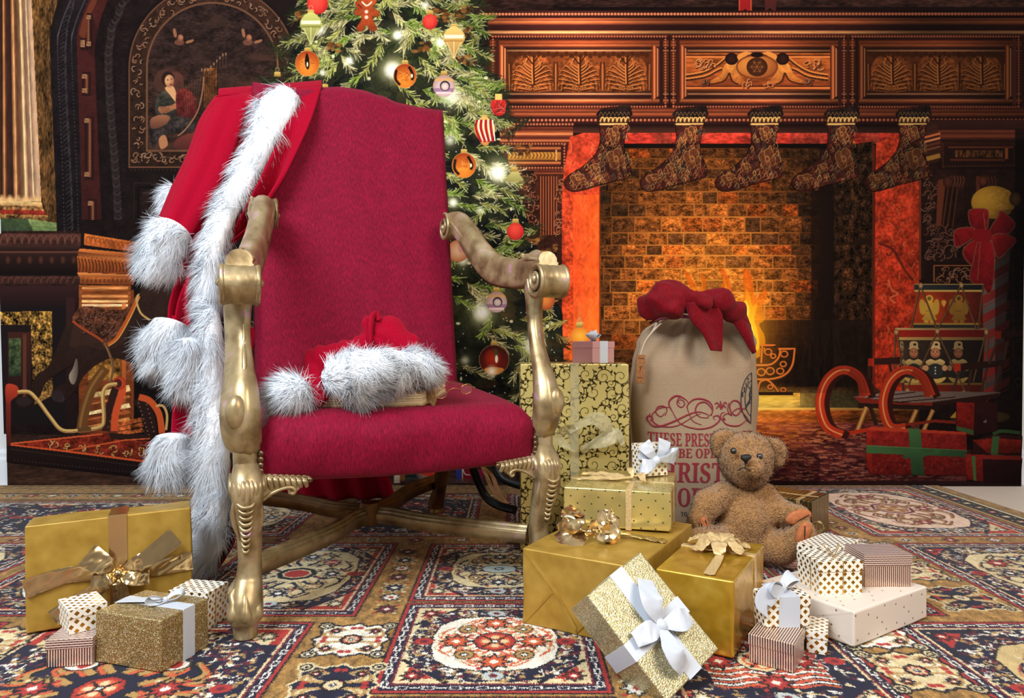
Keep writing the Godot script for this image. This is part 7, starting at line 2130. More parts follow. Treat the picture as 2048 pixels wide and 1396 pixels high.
func robe() -> void:
	var o := thing("santa_robe", "red felt robe with white fur trim draped over the throne's left side", "robe")
	var fold := func(u: float, v: float) -> float:
		var a := 0.050 * clampf(u * 2.6 - 0.25, 0, 1)
		return a * (sin(v * 19.0 + u * 3.0) * 0.6 + sin(v * 31.0 - u * 5.0) * 0.4) * (0.4 + 0.6 * sin(PI * clampf(v, 0, 1)))
	# the front panel with its lapel edge
	put("robe_panel", loft([[500, 183, 2.09], [486, 240, 2.045], [455, 320, 2.01], [420, 400, 1.96], [392, 470, 1.93], [366, 540, 1.89], [344, 600, 1.87], [338, 650, 1.86]], [[643, 172, 2.145], [622, 238, 2.055], [592, 306, 2.01], [560, 372, 1.975], [508, 452, 1.945], [458, 500, 1.905], [436, 590, 1.875], [428, 660, 1.86]], 40, fold, 0.005).mesh(), M.felt, o)
	put("robe_panel", loft([[340, 630, 1.865], [346, 700, 1.86], [352, 790, 1.85], [400, 900, 1.83], [408, 1000, 1.82], [412, 1090, 1.81], [400, 1142, 1.80]], [[428, 640, 1.86], [440, 720, 1.86], [446, 800, 1.85], [456, 900, 1.84], [470, 980, 1.83], [476, 1070, 1.82], [440, 1136, 1.81]], 24, fold, 0.005).mesh(), M.felt, o)
	# over the top rail and down behind the chair
	put("robe_back", loft([[436, 190, 2.075], [440, 184, 2.14], [460, 300, 2.26], [500, 500, 2.36], [520, 700, 2.46], [540, 900, 2.56], [570, 1001, 2.63]], [[644, 172, 2.15], [644, 170, 2.24], [660, 300, 2.34], [700, 500, 2.44], [730, 700, 2.54], [766, 900, 2.62], [792, 998, 2.67]], 30, func(u: float, v: float) -> float: return 0.03 * clampf(u - 0.3, 0, 1) * sin(v * 26.0 + u * 2.0), 0.005).mesh(), M.felt, o)
	put("robe_shoulder", loft([[430, 192, 2.055], [424, 204, 2.03], [412, 238, 2.01]], [[508, 183, 2.10], [512, 196, 2.075], [500, 240, 2.045]], 10, func(u: float, v: float) -> float: return 0.012 * sin(PI * v) * u, 0.005).mesh(), M.felt, o)
	var seam := MB.new()
	seam.tube(spline([at(431, 194, 2.05), at(452, 190, 2.06), at(480, 190, 2.075), at(506, 196, 2.075)], 6), func(_u: float) -> Vector2: return Vector2(0.0035, 0.0035))
	put("robe_seam", seam.mesh(), M.felt, o)
	# the sleeve
	var b := MB.new()
	var sl := [at(462, 206, 2.05), at(444, 250, 2.02), at(420, 320, 1.985), at(388, 390, 1.95), at(352, 462, 1.92)]
	var ring := PackedVector2Array()
	for i in 30:
		var a := TAU * i / 30.0
		ring.append(Vector2(cos(a), sin(a)) * (1.0 + 0.09 * sin(a * 5.0 + 0.6) + 0.05 * sin(a * 9.0)))
	b.tube(spline(sl, 8), func(u: float) -> Vector2: return Vector2(key([[0, 0.050], [0.3, 0.060], [0.7, 0.060], [1, 0.052]], u), key([[0, 0.02], [0.4, 0.038], [1, 0.042]], u)), Vector3.BACK, ring)
	put("sleeve", b.mesh(), M.felt, o)
	put("robe_fold", loft([[496, 652, 1.97], [499, 680, 1.97], [497, 708, 1.97]], [[507, 655, 1.965], [509, 680, 1.965], [503, 706, 1.965]], 4).mesh(), M.felt, o)
	fur_roll(o, "fur_cuff", [[354, 450, 1.90, 0.040, 0.05], [338, 478, 1.885, 0.052, 0.052], [326, 515, 1.88, 0.050, 0.05], [318, 545, 1.88, 0.032, 0.04]], 5200, 0.046, Vector3(-0.6, -0.8, 0.1), "white fur cuff at the end of the sleeve")
	# lining edge and hanging corners
	put("lining_edge", loft([[372, 480, 1.905], [356, 540, 1.90], [338, 610, 1.89]], [[384, 480, 1.90], [370, 540, 1.895], [350, 612, 1.885]], 4).mesh(), M.lining, o)
	fur_roll(o, "fur_hem", [[344, 640, 1.85, 0.040, 0.04], [336, 668, 1.84, 0.056, 0.045], [334, 700, 1.84, 0.056, 0.045], [334, 734, 1.84, 0.036, 0.035]], 4600, 0.046, Vector3(-0.25, -1, 0.1))
	fur_roll(o, "fur_hem", [[392, 676, 1.80, 0.036, 0.035], [386, 710, 1.795, 0.045, 0.042], [380, 750, 1.79, 0.046, 0.042], [374, 782, 1.79, 0.032, 0.032]], 4000, 0.044, Vector3(-0.15, -1, 0.15))
	put("robe_tail", loft([[348, 780, 1.82], [346, 830, 1.82], [345, 872, 1.82]], [[398, 780, 1.81], [394, 830, 1.81], [396, 872, 1.81]], 10, func(u: float, v: float) -> float: return 0.012 * sin(v * 9.0 + u)).mesh(), M.felt, o)
	fur_roll(o, "fur_hem", [[350, 866, 1.81, 0.044, 0.04], [347, 896, 1.805, 0.050, 0.045], [345, 925, 1.80, 0.050, 0.045], [346, 950, 1.80, 0.038, 0.036]], 4600, 0.044, Vector3(-0.05, -1, 0.1))
	# the long front trim, from the collar down to the floor
	fur_roll(o, "fur_trim", [[560, 180, 2.125, 0.070, 0.034], [552, 215, 2.075, 0.064, 0.034], [530, 272, 2.02, 0.042, 0.030], [492, 350, 1.975, 0.036, 0.030], [456, 420, 1.925, 0.028, 0.030], [430, 490, 1.87, 0.026, 0.030], [422, 560, 1.84, 0.026, 0.030], [420, 610, 1.83, 0.026, 0.03]], 8500, 0.044, Vector3(-0.45, -0.9, 0.1), "long white fur collar and front trim")
	fur_roll(o, "fur_trim", [[420, 600, 1.835, 0.026, 0.032], [421, 670, 1.81, 0.028, 0.034], [422, 760, 1.79, 0.030, 0.034], [425, 840, 1.775, 0.036, 0.034], [429, 920, 1.765, 0.038, 0.036], [427, 1000, 1.76, 0.038, 0.036], [421, 1070, 1.765, 0.034, 0.034], [408, 1120, 1.77, 0.022, 0.026], [396, 1142, 1.775, 0.010, 0.018]], 9500, 0.044, Vector3(-0.5, -0.85, 0.1))
	fur_roll(o, "fur_trim", [[352, 376, 2.02, 0.02, 0.02], [346, 396, 2.01, 0.028, 0.025], [340, 420, 2.0, 0.02, 0.02]], 900, 0.045, Vector3(-0.7, -0.7, 0.0))

func hat_and_book() -> void:
	# an old book lying on the seat
	var k := thing("old_book", "thick old book with worn pale pages lying on the velvet seat under the santa hat", "book")
	var p := [Vector3(-0.441, 0.461, -1.543), Vector3(-0.213, 0.465, -1.610), Vector3(-0.168, 0.489, -1.722), Vector3(-0.396, 0.484, -1.655)]
	var up := Vector3(-0.02, 0.98, 0.16) * 1.22
	var leaf := func(lo: float, hi: float, grow: float) -> MB:
		var b := MB.new()
		var c: Vector3 = (p[0] + p[2]) * 0.5
		var q := []
		for i in 4: q.append(c + (p[i] - c) * (1.0 + grow) + up * lo)
		for i in 4: q.append(c + (p[i] - c) * (1.0 + grow) + up * hi)
		for f in [[0, 1, 5, 4], [1, 2, 6, 5], [2, 3, 7, 6], [3, 0, 4, 7], [4, 5, 6, 7], [3, 2, 1, 0]]: b.quad(q[f[0]], q[f[1]], q[f[2]], q[f[3]])
		return b
	var leather := stuff_mat(ramp_tex(0.05, [0.0, Color("5a4024"), 0.5, Color("8a6a40"), 1.0, Color("b39a6a")], 256, 41, 4), Vector3(9, 9, 9), 0.7)
	put("cover", leaf.call(0.0, 0.0025, 0.03).mesh(), leather, k)
	put("cover", leaf.call(0.0255, 0.028, 0.03).mesh(), leather, k)
	var paper := [flat_mat(Color("c9b48a"), 0.9), flat_mat(Color("b09a70"), 0.9), flat_mat(Color("d8c8a2"), 0.9)]
	for i in 14: put("pages", leaf.call(0.0027 + i * 0.00163, 0.0027 + i * 0.00163 + 0.00145, rng.randf_range(-0.03, 0.006)).mesh(), paper[i % 3], k)
	var sp := MB.new()
	sp.tube(spline([p[1] * 0.82 + p[2] * 0.18 + up * 0.001 + Vector3(0.004, 0, 0), p[1] * 0.82 + p[2] * 0.18 + up * 0.015 + Vector3(0.010, 0, 0.003), p[1] * 0.82 + p[2] * 0.18 + up * 0.028 + Vector3(0.002, 0, 0)], 4), func(_u: float) -> Vector2: return Vector2(0.018, 0.002), Vector3(0.4, 0.1, -0.8), squircle(8, 3.0))
	put("torn_spine", sp.mesh(), leather, k)
	# wire spectacles
	var g := thing("spectacles", "thin gold wire spectacles with oval lenses resting against the old book on the seat", "glasses")
	var wire := flat_mat(Color("c9965a"), 0.25, 0.9)
	var c1 := at(883, 787, 1.625)
	var c2 := at(933, 778, 1.655)
	var ax := (c2 - c1).normalized()
	var ay := Vector3(0.05, 0.86, 0.5).normalized()
	for c in [c1, c2]:
		var r := MB.new()
		var loop := PackedVector3Array()
		for i in 25: loop.append(c + ax * cos(TAU * i / 24.0) * 0.0165 + ay * sin(TAU * i / 24.0) * 0.0145)
		r.tube(loop, func(_u: float) -> Vector2: return Vector2(0.0009, 0.0009), Vector3(0, 0.3, 1), squircle(6, 2.0), false)
		put("rim", r.mesh(), wire, g)
		var pane := MB.new()
		var mid := pane.add(c)
		for i in 25: pane.add(loop[i])
		for i in 24: pane.tri(mid, mid + 1 + i, mid + 2 + i)
		var gm := flat_mat(Color(1, 1, 1, 0.06), 0.02)
		gm.transparency = BaseMaterial3D.TRANSPARENCY_ALPHA
		put("lens", pane.mesh(), gm, g)
	var w := MB.new()
	w.tube(spline([c1 + ax * 0.0165, c1 + ax * 0.021 + ay * 0.006, c1.lerp(c2, 0.5) + ay * 0.009, c2 - ax * 0.021 + ay * 0.004, c2 - ax * 0.0165], 6), func(_u: float) -> Vector2: return Vector2(0.0009, 0.0009), Vector3.BACK, squircle(6, 2.0))
	put("bridge", w.mesh(), wire, g)
	for q in [[c2 + ax * 0.0165, at(926, 770, 1.70), at(872, 763, 1.74)], [c1 - ax * 0.0165, at(884, 770, 1.70), at(862, 765, 1.74)]]:
		w = MB.new()
		w.tube(spline([q[0], q[0] + Vector3(0.004, 0.002, -0.01), q[1], q[2]], 6), func(_u: float) -> Vector2: return Vector2(0.0009, 0.0009), Vector3.UP, squircle(6, 2.0))
		put("temple", w.mesh(), wire, g)
	# the hat
	var h := thing("santa_hat", "soft red santa hat with white fur brim and pompom on the seat", "hat")
	var cr := fnoise(16.0, 51, 2)
	var bones := []
	for q in [[[810, 694, 1.67, 0.030], [770, 684, 1.68, 0.048]], [[770, 684, 1.68, 0.046], [745, 656, 1.68, 0.026]], [[745, 655, 1.68, 0.026], [786, 658, 1.69, 0.028]], [[786, 658, 1.69, 0.026], [812, 694, 1.67, 0.032]], [[760, 690, 1.67, 0.04], [690, 710, 1.62, 0.030]], [[690, 712, 1.62, 0.03], [636, 728, 1.58, 0.034]], [[640, 724, 1.58, 0.034], [628, 768, 1.55, 0.030]], [[636, 764, 1.55, 0.030], [638, 795, 1.535, 0.020]], [[625, 780, 1.54, 0.022], [604, 792, 1.53, 0.014]]]:
		bones.append([at(q[0][0], q[0][1], q[0][2]), at(q[1][0], q[1][1], q[1][2]), q[0][3], q[1][3]])
	var cap := skin(bones, 0.0042, 0.02, func(s: Vector3) -> float: return 0.0042 * cr.get_noise_3dv(s) + 0.0022 * sin(s.x * 190.0 + s.y * 120.0 + cr.get_noise_3dv(s * 0.6) * 5.0))
	put("red_cap", cap.mesh(), M.felt, h)
	var fd := MB.new()
	fd.tube(spline([at(742, 692, 1.612), at(741, 660, 1.622), at(744, 636, 1.645), at(752, 629, 1.66), at(756, 642, 1.65)], 6), func(u: float) -> Vector2: return Vector2(0.006, 0.010) * (0.5 + 0.6 * sin(PI * u)), Vector3.BACK, squircle(10, 2.0))
	put("cap_fold", fd.mesh(), M.felt, h)
	fur_roll(h, "fur_brim", [[668, 786, 1.535, 0.030, 0.03], [684, 764, 1.545, 0.054, 0.045], [724, 750, 1.56, 0.058, 0.05], [770, 739, 1.59, 0.046, 0.048], [812, 735, 1.615, 0.038, 0.044], [844, 734, 1.64, 0.034, 0.04], [860, 735, 1.655, 0.026, 0.034]], 10500, 0.036, Vector3(0.15, -0.35, 0.5))
	fur_ball(h, "pompom", at(586, 786, 1.51), Vector3(0.036, 0.033, 0.034), 4600, 0.042, Vector3(-0.5, -0.35, 0.2))

# ---------------------------------------------------------------- presents
func tile(n: int, f) -> Array:   # colour and metal maps of a printed or foiled paper; f(u, v) -> [colour, metal]
	var a := Image.create(n, n, false, Image.FORMAT_RGB8)
	var b := Image.create(n, n, false, Image.FORMAT_RGB8)
	for y in n:
		for x in n:
			var q: Array = f.call((x + 0.5) / n, (y + 0.5) / n)
			a.set_pixel(x, y, q[0])
			b.set_pixel(x, y, Color(0, q[2], q[1]))
	return [ImageTexture.create_from_image(a), ImageTexture.create_from_image(b)]

func paper(t: Array, size: float, bump: Texture2D = null, cm := 0.2) -> ORMMaterial3D:
	var m := ORMMaterial3D.new()
	m.albedo_texture = t[0]
	m.orm_texture = t[1]
	m.uv1_scale = Vector3(1.0 / size, 1.0 / size, 1)
	if bump:
		m.heightmap_enabled = true
		m.heightmap_texture = bump
		m.heightmap_scale = cm
	return m

func paper_mats() -> void:
	var gold := Color("b8862c")
	M.lattice = paper(tile(96, func(u: float, v: float) -> Array:
		var d := minf(absf(u - 0.5) + absf(v - 0.5), minf(u, 1 - u) + minf(v, 1 - v))
		return [gold, 0.9, 0.25] if d < 0.27 else [Color("e9e6da"), 0.0, 0.45]), 0.0185)
	M.stripe = paper(tile(96, func(u: float, v: float) -> Array:
		var k := fposmod(u * 2.0, 1.0)
		var odd := int(u * 2.0) % 2
		var vv := fposmod(v + odd * 0.5, 1.0)
		if absf(k - 0.2) < 0.13: return [Color("e8dcd8"), 0.1, 0.35]
		var w := 0.26 if absf(vv - 0.5) < 0.13 else 0.11
		if absf(k - 0.68) < w and not (absf(vv - 0.5) < 0.06 and absf(k - 0.68) < 0.1): return [Color("4a3240"), 0.4, 0.4]
		return [Color("cfa274"), 0.85, 0.22]), 0.0092)
	M.stripe_lid = paper(tile(96, func(u: float, v: float) -> Array:
		var k := fposmod(v * 2.0, 1.0)
		var odd := int(v * 2.0) % 2
		var uu := fposmod(u + odd * 0.5, 1.0)
		if absf(k - 0.2) < 0.13: return [Color("eee2e0"), 0.1, 0.35]
		if absf(k - 0.68) < (0.26 if absf(uu - 0.5) < 0.13 else 0.11): return [Color("4a3444"), 0.4, 0.4]
		return [Color("d8b090"), 0.7, 0.25]), 0.0092)
	M.stripe_red = paper(tile(96, func(u: float, v: float) -> Array:
		var k := fposmod(u * 2.0, 1.0)
		if absf(k - 0.5 - 0.16 * sin(v * TAU)) < 0.2: return [Color("e2c4bc"), 0.2, 0.4]
		return [Color("b4646c"), 0.4, 0.4]), 0.008)
	var cream := Color("ddd0c4")
	M.cream = paper(tile(256, func(u: float, v: float) -> Array:
		for q in [[.12, .2], [.42, .08], [.7, .26], [.92, .55], [.26, .5], [.55, .42], [.14, .82], [.44, .74], [.76, .78], [.6, .95]]:
			if Vector2(u - q[0], v - q[1]).length() < 0.022: return [Color("847468"), 0.2, 0.4]
		return [cream, 0.0, 0.5]), 0.105)
	M.dotted = paper(tile(128, func(u: float, v: float) -> Array:
		for q in [[.25, .25], [.75, .75]]:
			if Vector2(u - q[0], v - q[1]).length() < 0.065: return [Color("4a4426"), 0.3, 0.4]
		return [Color("cdbb74"), 0.6, 0.2]), 0.034)
	M.dark_stripe = paper(tile(64, func(u: float, v: float) -> Array:
		return [Color("c0a468"), 0.9, 0.25] if absf(u - 0.5) < 0.16 else [Color("5e5438"), 0.7, 0.35]), 0.014)
	var cv := Cv.new(512, 512)
	cv.im.fill(Color("d6c47a"))
	for gy in 6:
		for gx in 6:
			var p := Vector2((gx + 0.5 + 0.5 * (gy % 2)) * 85.3 + cv.r.randf_range(-8, 8), (gy + 0.5) * 85.3 + cv.r.randf_range(-8, 8))
			for arm in 2:
				var a0 := cv.r.randf() * 1.2 + arm * PI
				var tn := (1.0 if (gx + gy) % 2 else -1.0) * cv.r.randf_range(8.0, 10.0)
				var rad := 36.0 if arm == 0 else 22.0
				var c := p + Vector2.from_angle(a0) * (10.0 if arm == 0 else 48.0)
				var q := PackedVector2Array()
				for k in 34: q.append(c + Vector2.from_angle(a0 + PI * arm + tn * k / 33.0) * rad * (1.12 - 1.0 * k / 33.0))
				for off in 4:
					var o := Vector2(-512.0 * (off % 2), -512.0 * (off / 2))
					if c.x < 460 and off % 2 or c.y < 460 and off > 1: continue
					var w := PackedVector2Array()
					for m in q: w.append(m + o)
					cv.line(w, 4.2, Color("3e3216"), 1, 2.0)
					for k in [1, 5, 9, 13]:
						var e := (w[k] - c - o).normalized().rotated(0.7 * signf(tn))
						cv.poly(cv.curve([w[k].x, w[k].y, w[k].x + e.x * 7 - e.y * 5, w[k].y + e.y * 7 + e.x * 5, w[k].x + e.x * 17, w[k].y + e.y * 17, w[k].x + e.x * 7 + e.y * 5, w[k].y + e.y * 7 - e.x * 5], 3, true), Color("3e3216"))
	var tt := cv.texture()
	M.scroll = StandardMaterial3D.new()
	M.scroll.albedo_texture = tt
	M.scroll.metallic = 0.45
	M.scroll.roughness = 0.26
	M.scroll.uv1_scale = Vector3(3.1, 3.1, 1)
	for g in [["glitter", Color("a08248"), Color("c2a262")], ["glitter_pale", Color("b4a678"), Color("d2c698")]]:
		var r2 := RandomNumberGenerator.new()
		r2.seed = 5
		M[g[0]] = paper(tile(300, func(_u: float, _v: float) -> Array:
			var k := r2.randf()
			if k > 0.90: return [Color(1, 0.97, 0.86), 0.2, 0.5]
			if k > 0.86: return [Color.from_hsv(r2.randf(), 0.3, 0.95), 0.3, 0.3]
			return [(g[1] as Color).lerp(g[2], r2.randf()).darkened(0.3 * r2.randf()), 0.6, r2.randf_range(0.15, 0.5)]), 0.30, ramp_tex(0.45, [], 256, 64, 2), 0.12)

func gift(called: String, label: String, where: Vector3, yaw: float, size: Vector3, mat: Material, group := "", wob := 0.0016, r := 0.003, tilt := Vector2.ZERO) -> Node3D:
	var o := thing(called, label, "present", where, Basis.from_euler(Vector3(deg_to_rad(tilt.x), deg_to_rad(yaw), deg_to_rad(tilt.y)), EULER_ORDER_YXZ), group)
	var n := fnoise(7.0, int(where.x * 1000), 2)
	var b := MB.new()
	b.rbox(size, r, 2, func(p: Vector3, q: Vector3) -> Vector3: return p + q * n.get_noise_3dv(p) * wob)
	put("wrapped_box", b.mesh(), mat, o, Transform3D(Basis.IDENTITY, Vector3(0, size.y * 0.5, 0)))
	return o

func lid_box(called: String, label: String, where: Vector3, yaw: float, size: Vector3, mat: Material, lid_mat: Material, lid: float, group := "") -> Node3D:
	var o := thing(called, label, "gift box", where, Basis(Vector3.UP, deg_to_rad(yaw)), group)
	var b := MB.new()
	b.rbox(Vector3(size.x - 0.003, size.y - 0.002, size.z - 0.003), 0.0008, 1)
	put("box_body", b.mesh(), mat, o, Transform3D(Basis.IDENTITY, Vector3(0, size.y * 0.5 - 0.001, 0)))
	b = MB.new()
	b.rbox(Vector3(size.x, lid, size.z), 0.0008, 1)
	put("lid", b.mesh(), lid_mat, o, Transform3D(Basis.IDENTITY, Vector3(0, size.y - lid * 0.5, 0)))
	return o

func band(o: Node3D, called: String, s: Vector3, c: Vector3, mat: Material) -> void:
	var b := MB.new()
	b.rbox(s, 0.0006, 1)
	put(called, b.mesh(), mat, o, Transform3D(Basis.IDENTITY, c))

func strip(o: Node, called: String, pts: Array, width: Array, face: Vector3, mat: Material, crinkle := 0.0) -> void:   # a ribbon with its flat side towards face; crinkle = height of its creases
	var b := MB.new()
	var prof := PackedVector2Array()
	for i in 6: prof.append(Vector2(-1 + 0.4 * i, -1))
	for i in 6: prof.append(Vector2(1 - 0.4 * i, 1))
	b.tube(spline(pts, 7), func(u: float) -> Vector2: return Vector2(key(width, u) * 0.5, 0.0006), face, prof)
	if crinkle > 0.0:
		var n := fnoise(38.0, 19, 2)
		for i in b.v.size(): b.v[i] += face.normalized() * crinkle * 2.2 * (absf(n.get_noise_3dv(b.v[i])) * 2.0 - 0.3)
	put(called, b.mesh(), mat, o)

# a tied bow on a face: c centre, n away from the face, a the way the loops lie
func bow(o: Node3D, c: Vector3, n: Vector3, a: Vector3, size: float, width: float, mat: Material, crinkle := 0.0, tails := true) -> Node3D:
	var w := n.cross(a).normalized()
	var root := Node3D.new()
	root.name = "bow"
	o.add_child(root, true)
	for s in [-1.0, 1.0]:
		var p := []
		for i in 9:
			var t := i / 8.0
			p.append(c + a * s * size * sin(PI * t) * (0.55 + 0.45 * sin(PI * t)) + n * (0.004 + size * 0.34 * sin(TAU * t) * 0.6 + size * 0.26 * sin(PI * t)) + w * size * 0.10 * s * sin(PI * t))
		strip(root, "loop", p, [[0, width * 0.4], [0.5, width * 1.15], [1, width * 0.4]], n.rotated(w, s * 0.6) if true else n, mat, crinkle)
		if tails:
			strip(root, "tail", [c + n * 0.003, c + a * s * size * 0.35 + w * size * 0.45 + n * 0.012, c + a * s * size * 0.62 + w * size * 0.95 + n * 0.004], [[0, width * 0.4], [1, width]], n, mat, crinkle)
	var k := MB.new()
	k.ball(c + n * 0.006, Vector3(width * 0.32, width * 0.32, width * 0.32), 6, 10)
	put("knot", k.mesh(), mat, root)
	return root

func presents() -> void:
	paper_mats()
	var lat := "white boxes with gold diamonds"
	# ---- left of the throne
	var o := gift("wrapped_present", "large flat gold present with shiny gold ribbon standing left of the throne", Vector3(-0.8979, 0.0045, -1.5273), 26.4, Vector3(0.3168, 0.2252, 0.0993), M.matte_gold, "", 0.003, 0.004, Vector2(-2.0, 1.2))
	var z := 0.0515
	band(o, "ribbon", Vector3(0.036, 0.229, 0.103), Vector3(0.012, 0.1126, 0), M.foil_ribbon)
	for q in [[[-0.159, 0.094], [-0.08, 0.112], [0.008, 0.102]], [[0.159, 0.104], [0.09, 0.100], [0.016, 0.102]]]:
		strip(o, "ribbon", [Vector3(q[0][0], q[0][1], z + 0.001), Vector3(q[1][0], q[1][1], z + 0.004), Vector3(q[2][0], q[2][1], z + 0.006)], [[0, 0.040], [0.6, 0.034], [1, 0.014]], Vector3.BACK, M.foil_ribbon, 0.0012)
	var k := Node3D.new()
	k.name = "bow"
	o.add_child(k, true)
	var c := Vector3(0.012, 0.103, z + 0.008)
	for q in [[Vector3(0.06, 0.028, 0.02), Vector3(0.115, 0.065, 0.012), 0.045], [Vector3(-0.03, 0.030, 0.022), Vector3(-0.056, 0.052, 0.02), 0.05], [Vector3(-0.045, -0.03, 0.014), Vector3(-0.12, -0.075, 0.006), 0.036], [Vector3(0.03, -0.012, 0.026), Vector3(0.06, -0.016, 0.01), 0.034], [Vector3(0.004, -0.035, 0.012), Vector3(0.008, -0.085, 0.006), 0.034], [Vector3(-0.02, -0.006, 0.026), Vector3(-0.05, -0.012, 0.014), 0.03]]:
		strip(k, "loop" if q[2] > 0.035 else "tail", [c, c + q[0] * 0.5 + Vector3(0, 0, 0.006), c + q[0], c + q[1]], [[0, 0.010], [0.5, q[2] * 0.8], [1, q[2]]], Vector3(0.1, 0.2, 1), M.foil_ribbon, 0.0012)
	var b := MB.new()
	b.ball(c + Vector3(0, 0, 0.008), Vector3(0.011, 0.009, 0.009), 6, 10)
	put("knot", b.mesh(), M.foil_ribbon, k)
	o = lid_box("striped_gift_box", "small purple striped gift box on the carpet at the far left", Vector3(-0.8422, 0, -1.3126), 8.7, Vector3(0.0827, 0.052, 0.0763), M.stripe, M.stripe_lid, 0.018, "striped boxes")
	o = lid_box("diamond_gift_box", "small gold diamond box balanced on the striped box at the far left", Vector3(-0.8533, 0.0525, -1.3418), -45.6, Vector3(0.0844, 0.0475, 0.0667), M.lattice, M.lattice, 0.018, lat)
	o = gift("wrapped_present", "gold glitter present with white satin ribbon beside the striped box at left", Vector3(-0.7069, 0, -1.3295), -17.0, Vector3(0.1579, 0.0971, 0.1207), M.glitter, "", 0.0012)
	band(o, "ribbon", Vector3(0.1605, 0.0995, 0.030), Vector3(0, 0.0486, -0.008), M.satin)
	strip(o, "ribbon", [Vector3(-0.077, 0.099, 0.004), Vector3(-0.04, 0.102, 0.000), Vector3(0.02, 0.106, -0.006)], [[0, 0.03], [1, 0.022]], Vector3.UP, M.satin)
	bow(o, Vector3(0.022, 0.100, -0.008), Vector3.UP, Vector3(0.7, 0, -0.7), 0.032, 0.018, M.satin, 0.0, false)
	o = lid_box("diamond_gift_box", "gold diamond box half hidden behind the glitter present at left", Vector3(-0.6875, 0, -1.4823), -10.5, Vector3(0.0944, 0.0797, 0.0747), M.lattice, M.lattice, 0.024, lat)
	band(o, "thread", Vector3(0.0965, 0.0805, 0.002), Vector3(0, 0.0402, 0.01), M.foil_ribbon)
	# ---- right of the throne
	o = gift("wrapped_present", "big plain gold present with folded paper ends at the front of the pile", Vector3(0.2374, 0, -1.5848), -30.8, Vector3(0.2615, 0.1642, 0.3998), M.matte_gold, "", 0.003, 0.004)
	for q in [[[-0.129, 0.160], [-0.052, 0.082], [0.0, 0.004], [0.004, 0.012], [-0.047, 0.088], [-0.124, 0.163]], [[-0.128, 0.004], [-0.06, 0.082], [-0.056, 0.078], [-0.122, 0.003]], [[0.0, 0.004], [0.07, 0.080], [0.066, 0.084], [-0.002, 0.010]]]:   # flaps of the folded end
		b = MB.new()
		var out := PackedVector2Array()
		for p in q: out.append(Vector2(p[0], p[1]))
		if area(out) < 0: out.reverse()
		b.extrude(out, 0.0016)
		put("paper_fold", b.mesh(), M.matte_gold, o, Transform3D(Basis.IDENTITY, Vector3(0, 0, 0.2002)))
	strip(o, "ribbon", [Vector3(-0.128, 0.168, 0.02), Vector3(-0.05, 0.170, 0.01), Vector3(0.06, 0.170, 0.005), Vector3(0.128, 0.166, 0.0)], [[0, 0.03], [0.5, 0.022], [1, 0.03]], Vector3.UP, M.foil_ribbon, 0.0016)
	k = thing("foil_bow", "crumpled shiny gold foil bow lying on the big plain gold present", "bow", Vector3.ZERO)
	for q in [[at(1118, 1062, 1.545), at(1142, 1046, 1.52), at(1150, 1022, 1.54), at(1166, 1050, 1.53), at(1177, 1066, 1.525)], [at(1228, 1030, 1.54), at(1212, 1040, 1.52), at(1222, 1070, 1.50), at(1196, 1058, 1.52), at(1180, 1064, 1.525)]]:
		strip(k, "loop", q, [[0, 0.03], [0.4, 0.06], [0.8, 0.045], [1, 0.012]], Vector3(0.2, 0.5, 1), M.foil_ribbon, 0.004)
		strip(k, "loop", [q[0], q[0].lerp(q[4], 0.4) + Vector3(0, -0.012, 0.03), q[4]], [[0, 0.03], [0.5, 0.05], [1, 0.012]], Vector3(0, 0.4, 1), M.foil_ribbon, 0.003)
	b = MB.new()
	b.ball(at(1178, 1064, 1.52), Vector3(0.012, 0.009, 0.010), 6, 10)
	put("knot", b.mesh(), M.foil_ribbon, k)
	o = gift("wrapped_present", "glossy gold foil present with crinkled gauze bow behind the tilted glitter present", Vector3(0.4358, 0, -1.4671), -31.5, Vector3(0.1588, 0.152, 0.2923), M.foil_gold, "", 0.003, 0.006)
	band(o, "ribbon", Vector3(0.162, 0.155, 0.018), Vector3(0, 0.076, -0.045), M.dull_ribbon)
	for s in [-1.0, 1.0]: strip(o, "ribbon", [Vector3(0, 0.156, -0.05), Vector3(0.02 * s, 0.158, 0.02 * s), Vector3(0.03 * s, 0.155, 0.14 * s)], [[0, 0.014], [1, 0.022]], Vector3.UP, M.dull_ribbon, 0.001)
	for i in 7:
		var a := Vector2.from_angle(i * TAU / 7.0 + 0.4)
		strip(o, "gauze_loop", [Vector3(0, 0.158, -0.05), Vector3(a.x * 0.03, 0.176, -0.05 + a.y * 0.03), Vector3(a.x * 0.055, 0.170 if i % 2 else 0.162, -0.05 + a.y * 0.055), Vector3(a.x * 0.068, 0.160, -0.05 + a.y * 0.068)], [[0, 0.008], [0.5, 0.034], [1, 0.022]], Vector3.UP, M.dull_ribbon, 0.003)
	# the tilted glitter present leans on both
	var tb := Basis.from_euler(Vector3(deg_to_rad(-36.1), deg_to_rad(19.9), deg_to_rad(-63.4)), EULER_ORDER_YXZ)
	o = thing("wrapped_present", "pale glitter present with wide white satin bow, tilted on one corner in front", "present", Vector3(0.2419, 0.0835, -1.2463), tb)
	b = MB.new()
	b.rbox(Vector3(0.2129, 0.0854, 0.1496), 0.003, 2)
	# the fit names the broad face as the front: x 0.2129, y 0.1496, z 0.0854
	b = MB.new()
	b.rbox(Vector3(0.2129, 0.1496, 0.0854), 0.003, 2)
	put("wrapped_box", b.mesh(), M.glitter_pale, o)
	band(o, "ribbon", Vector3(0.034, 0.1522, 0.088), Vector3(0.012, 0, 0), M.satin)
	band(o, "ribbon", Vector3(0.2155, 0.034, 0.088), Vector3(0, 0.004, 0), M.satin)
	var zz := 0.0445
	var t := MB.new()
	t.ball(Vector3(0.012, 0.004, zz + 0.008), Vector3(0.013, 0.011, 0.009), 6, 10)
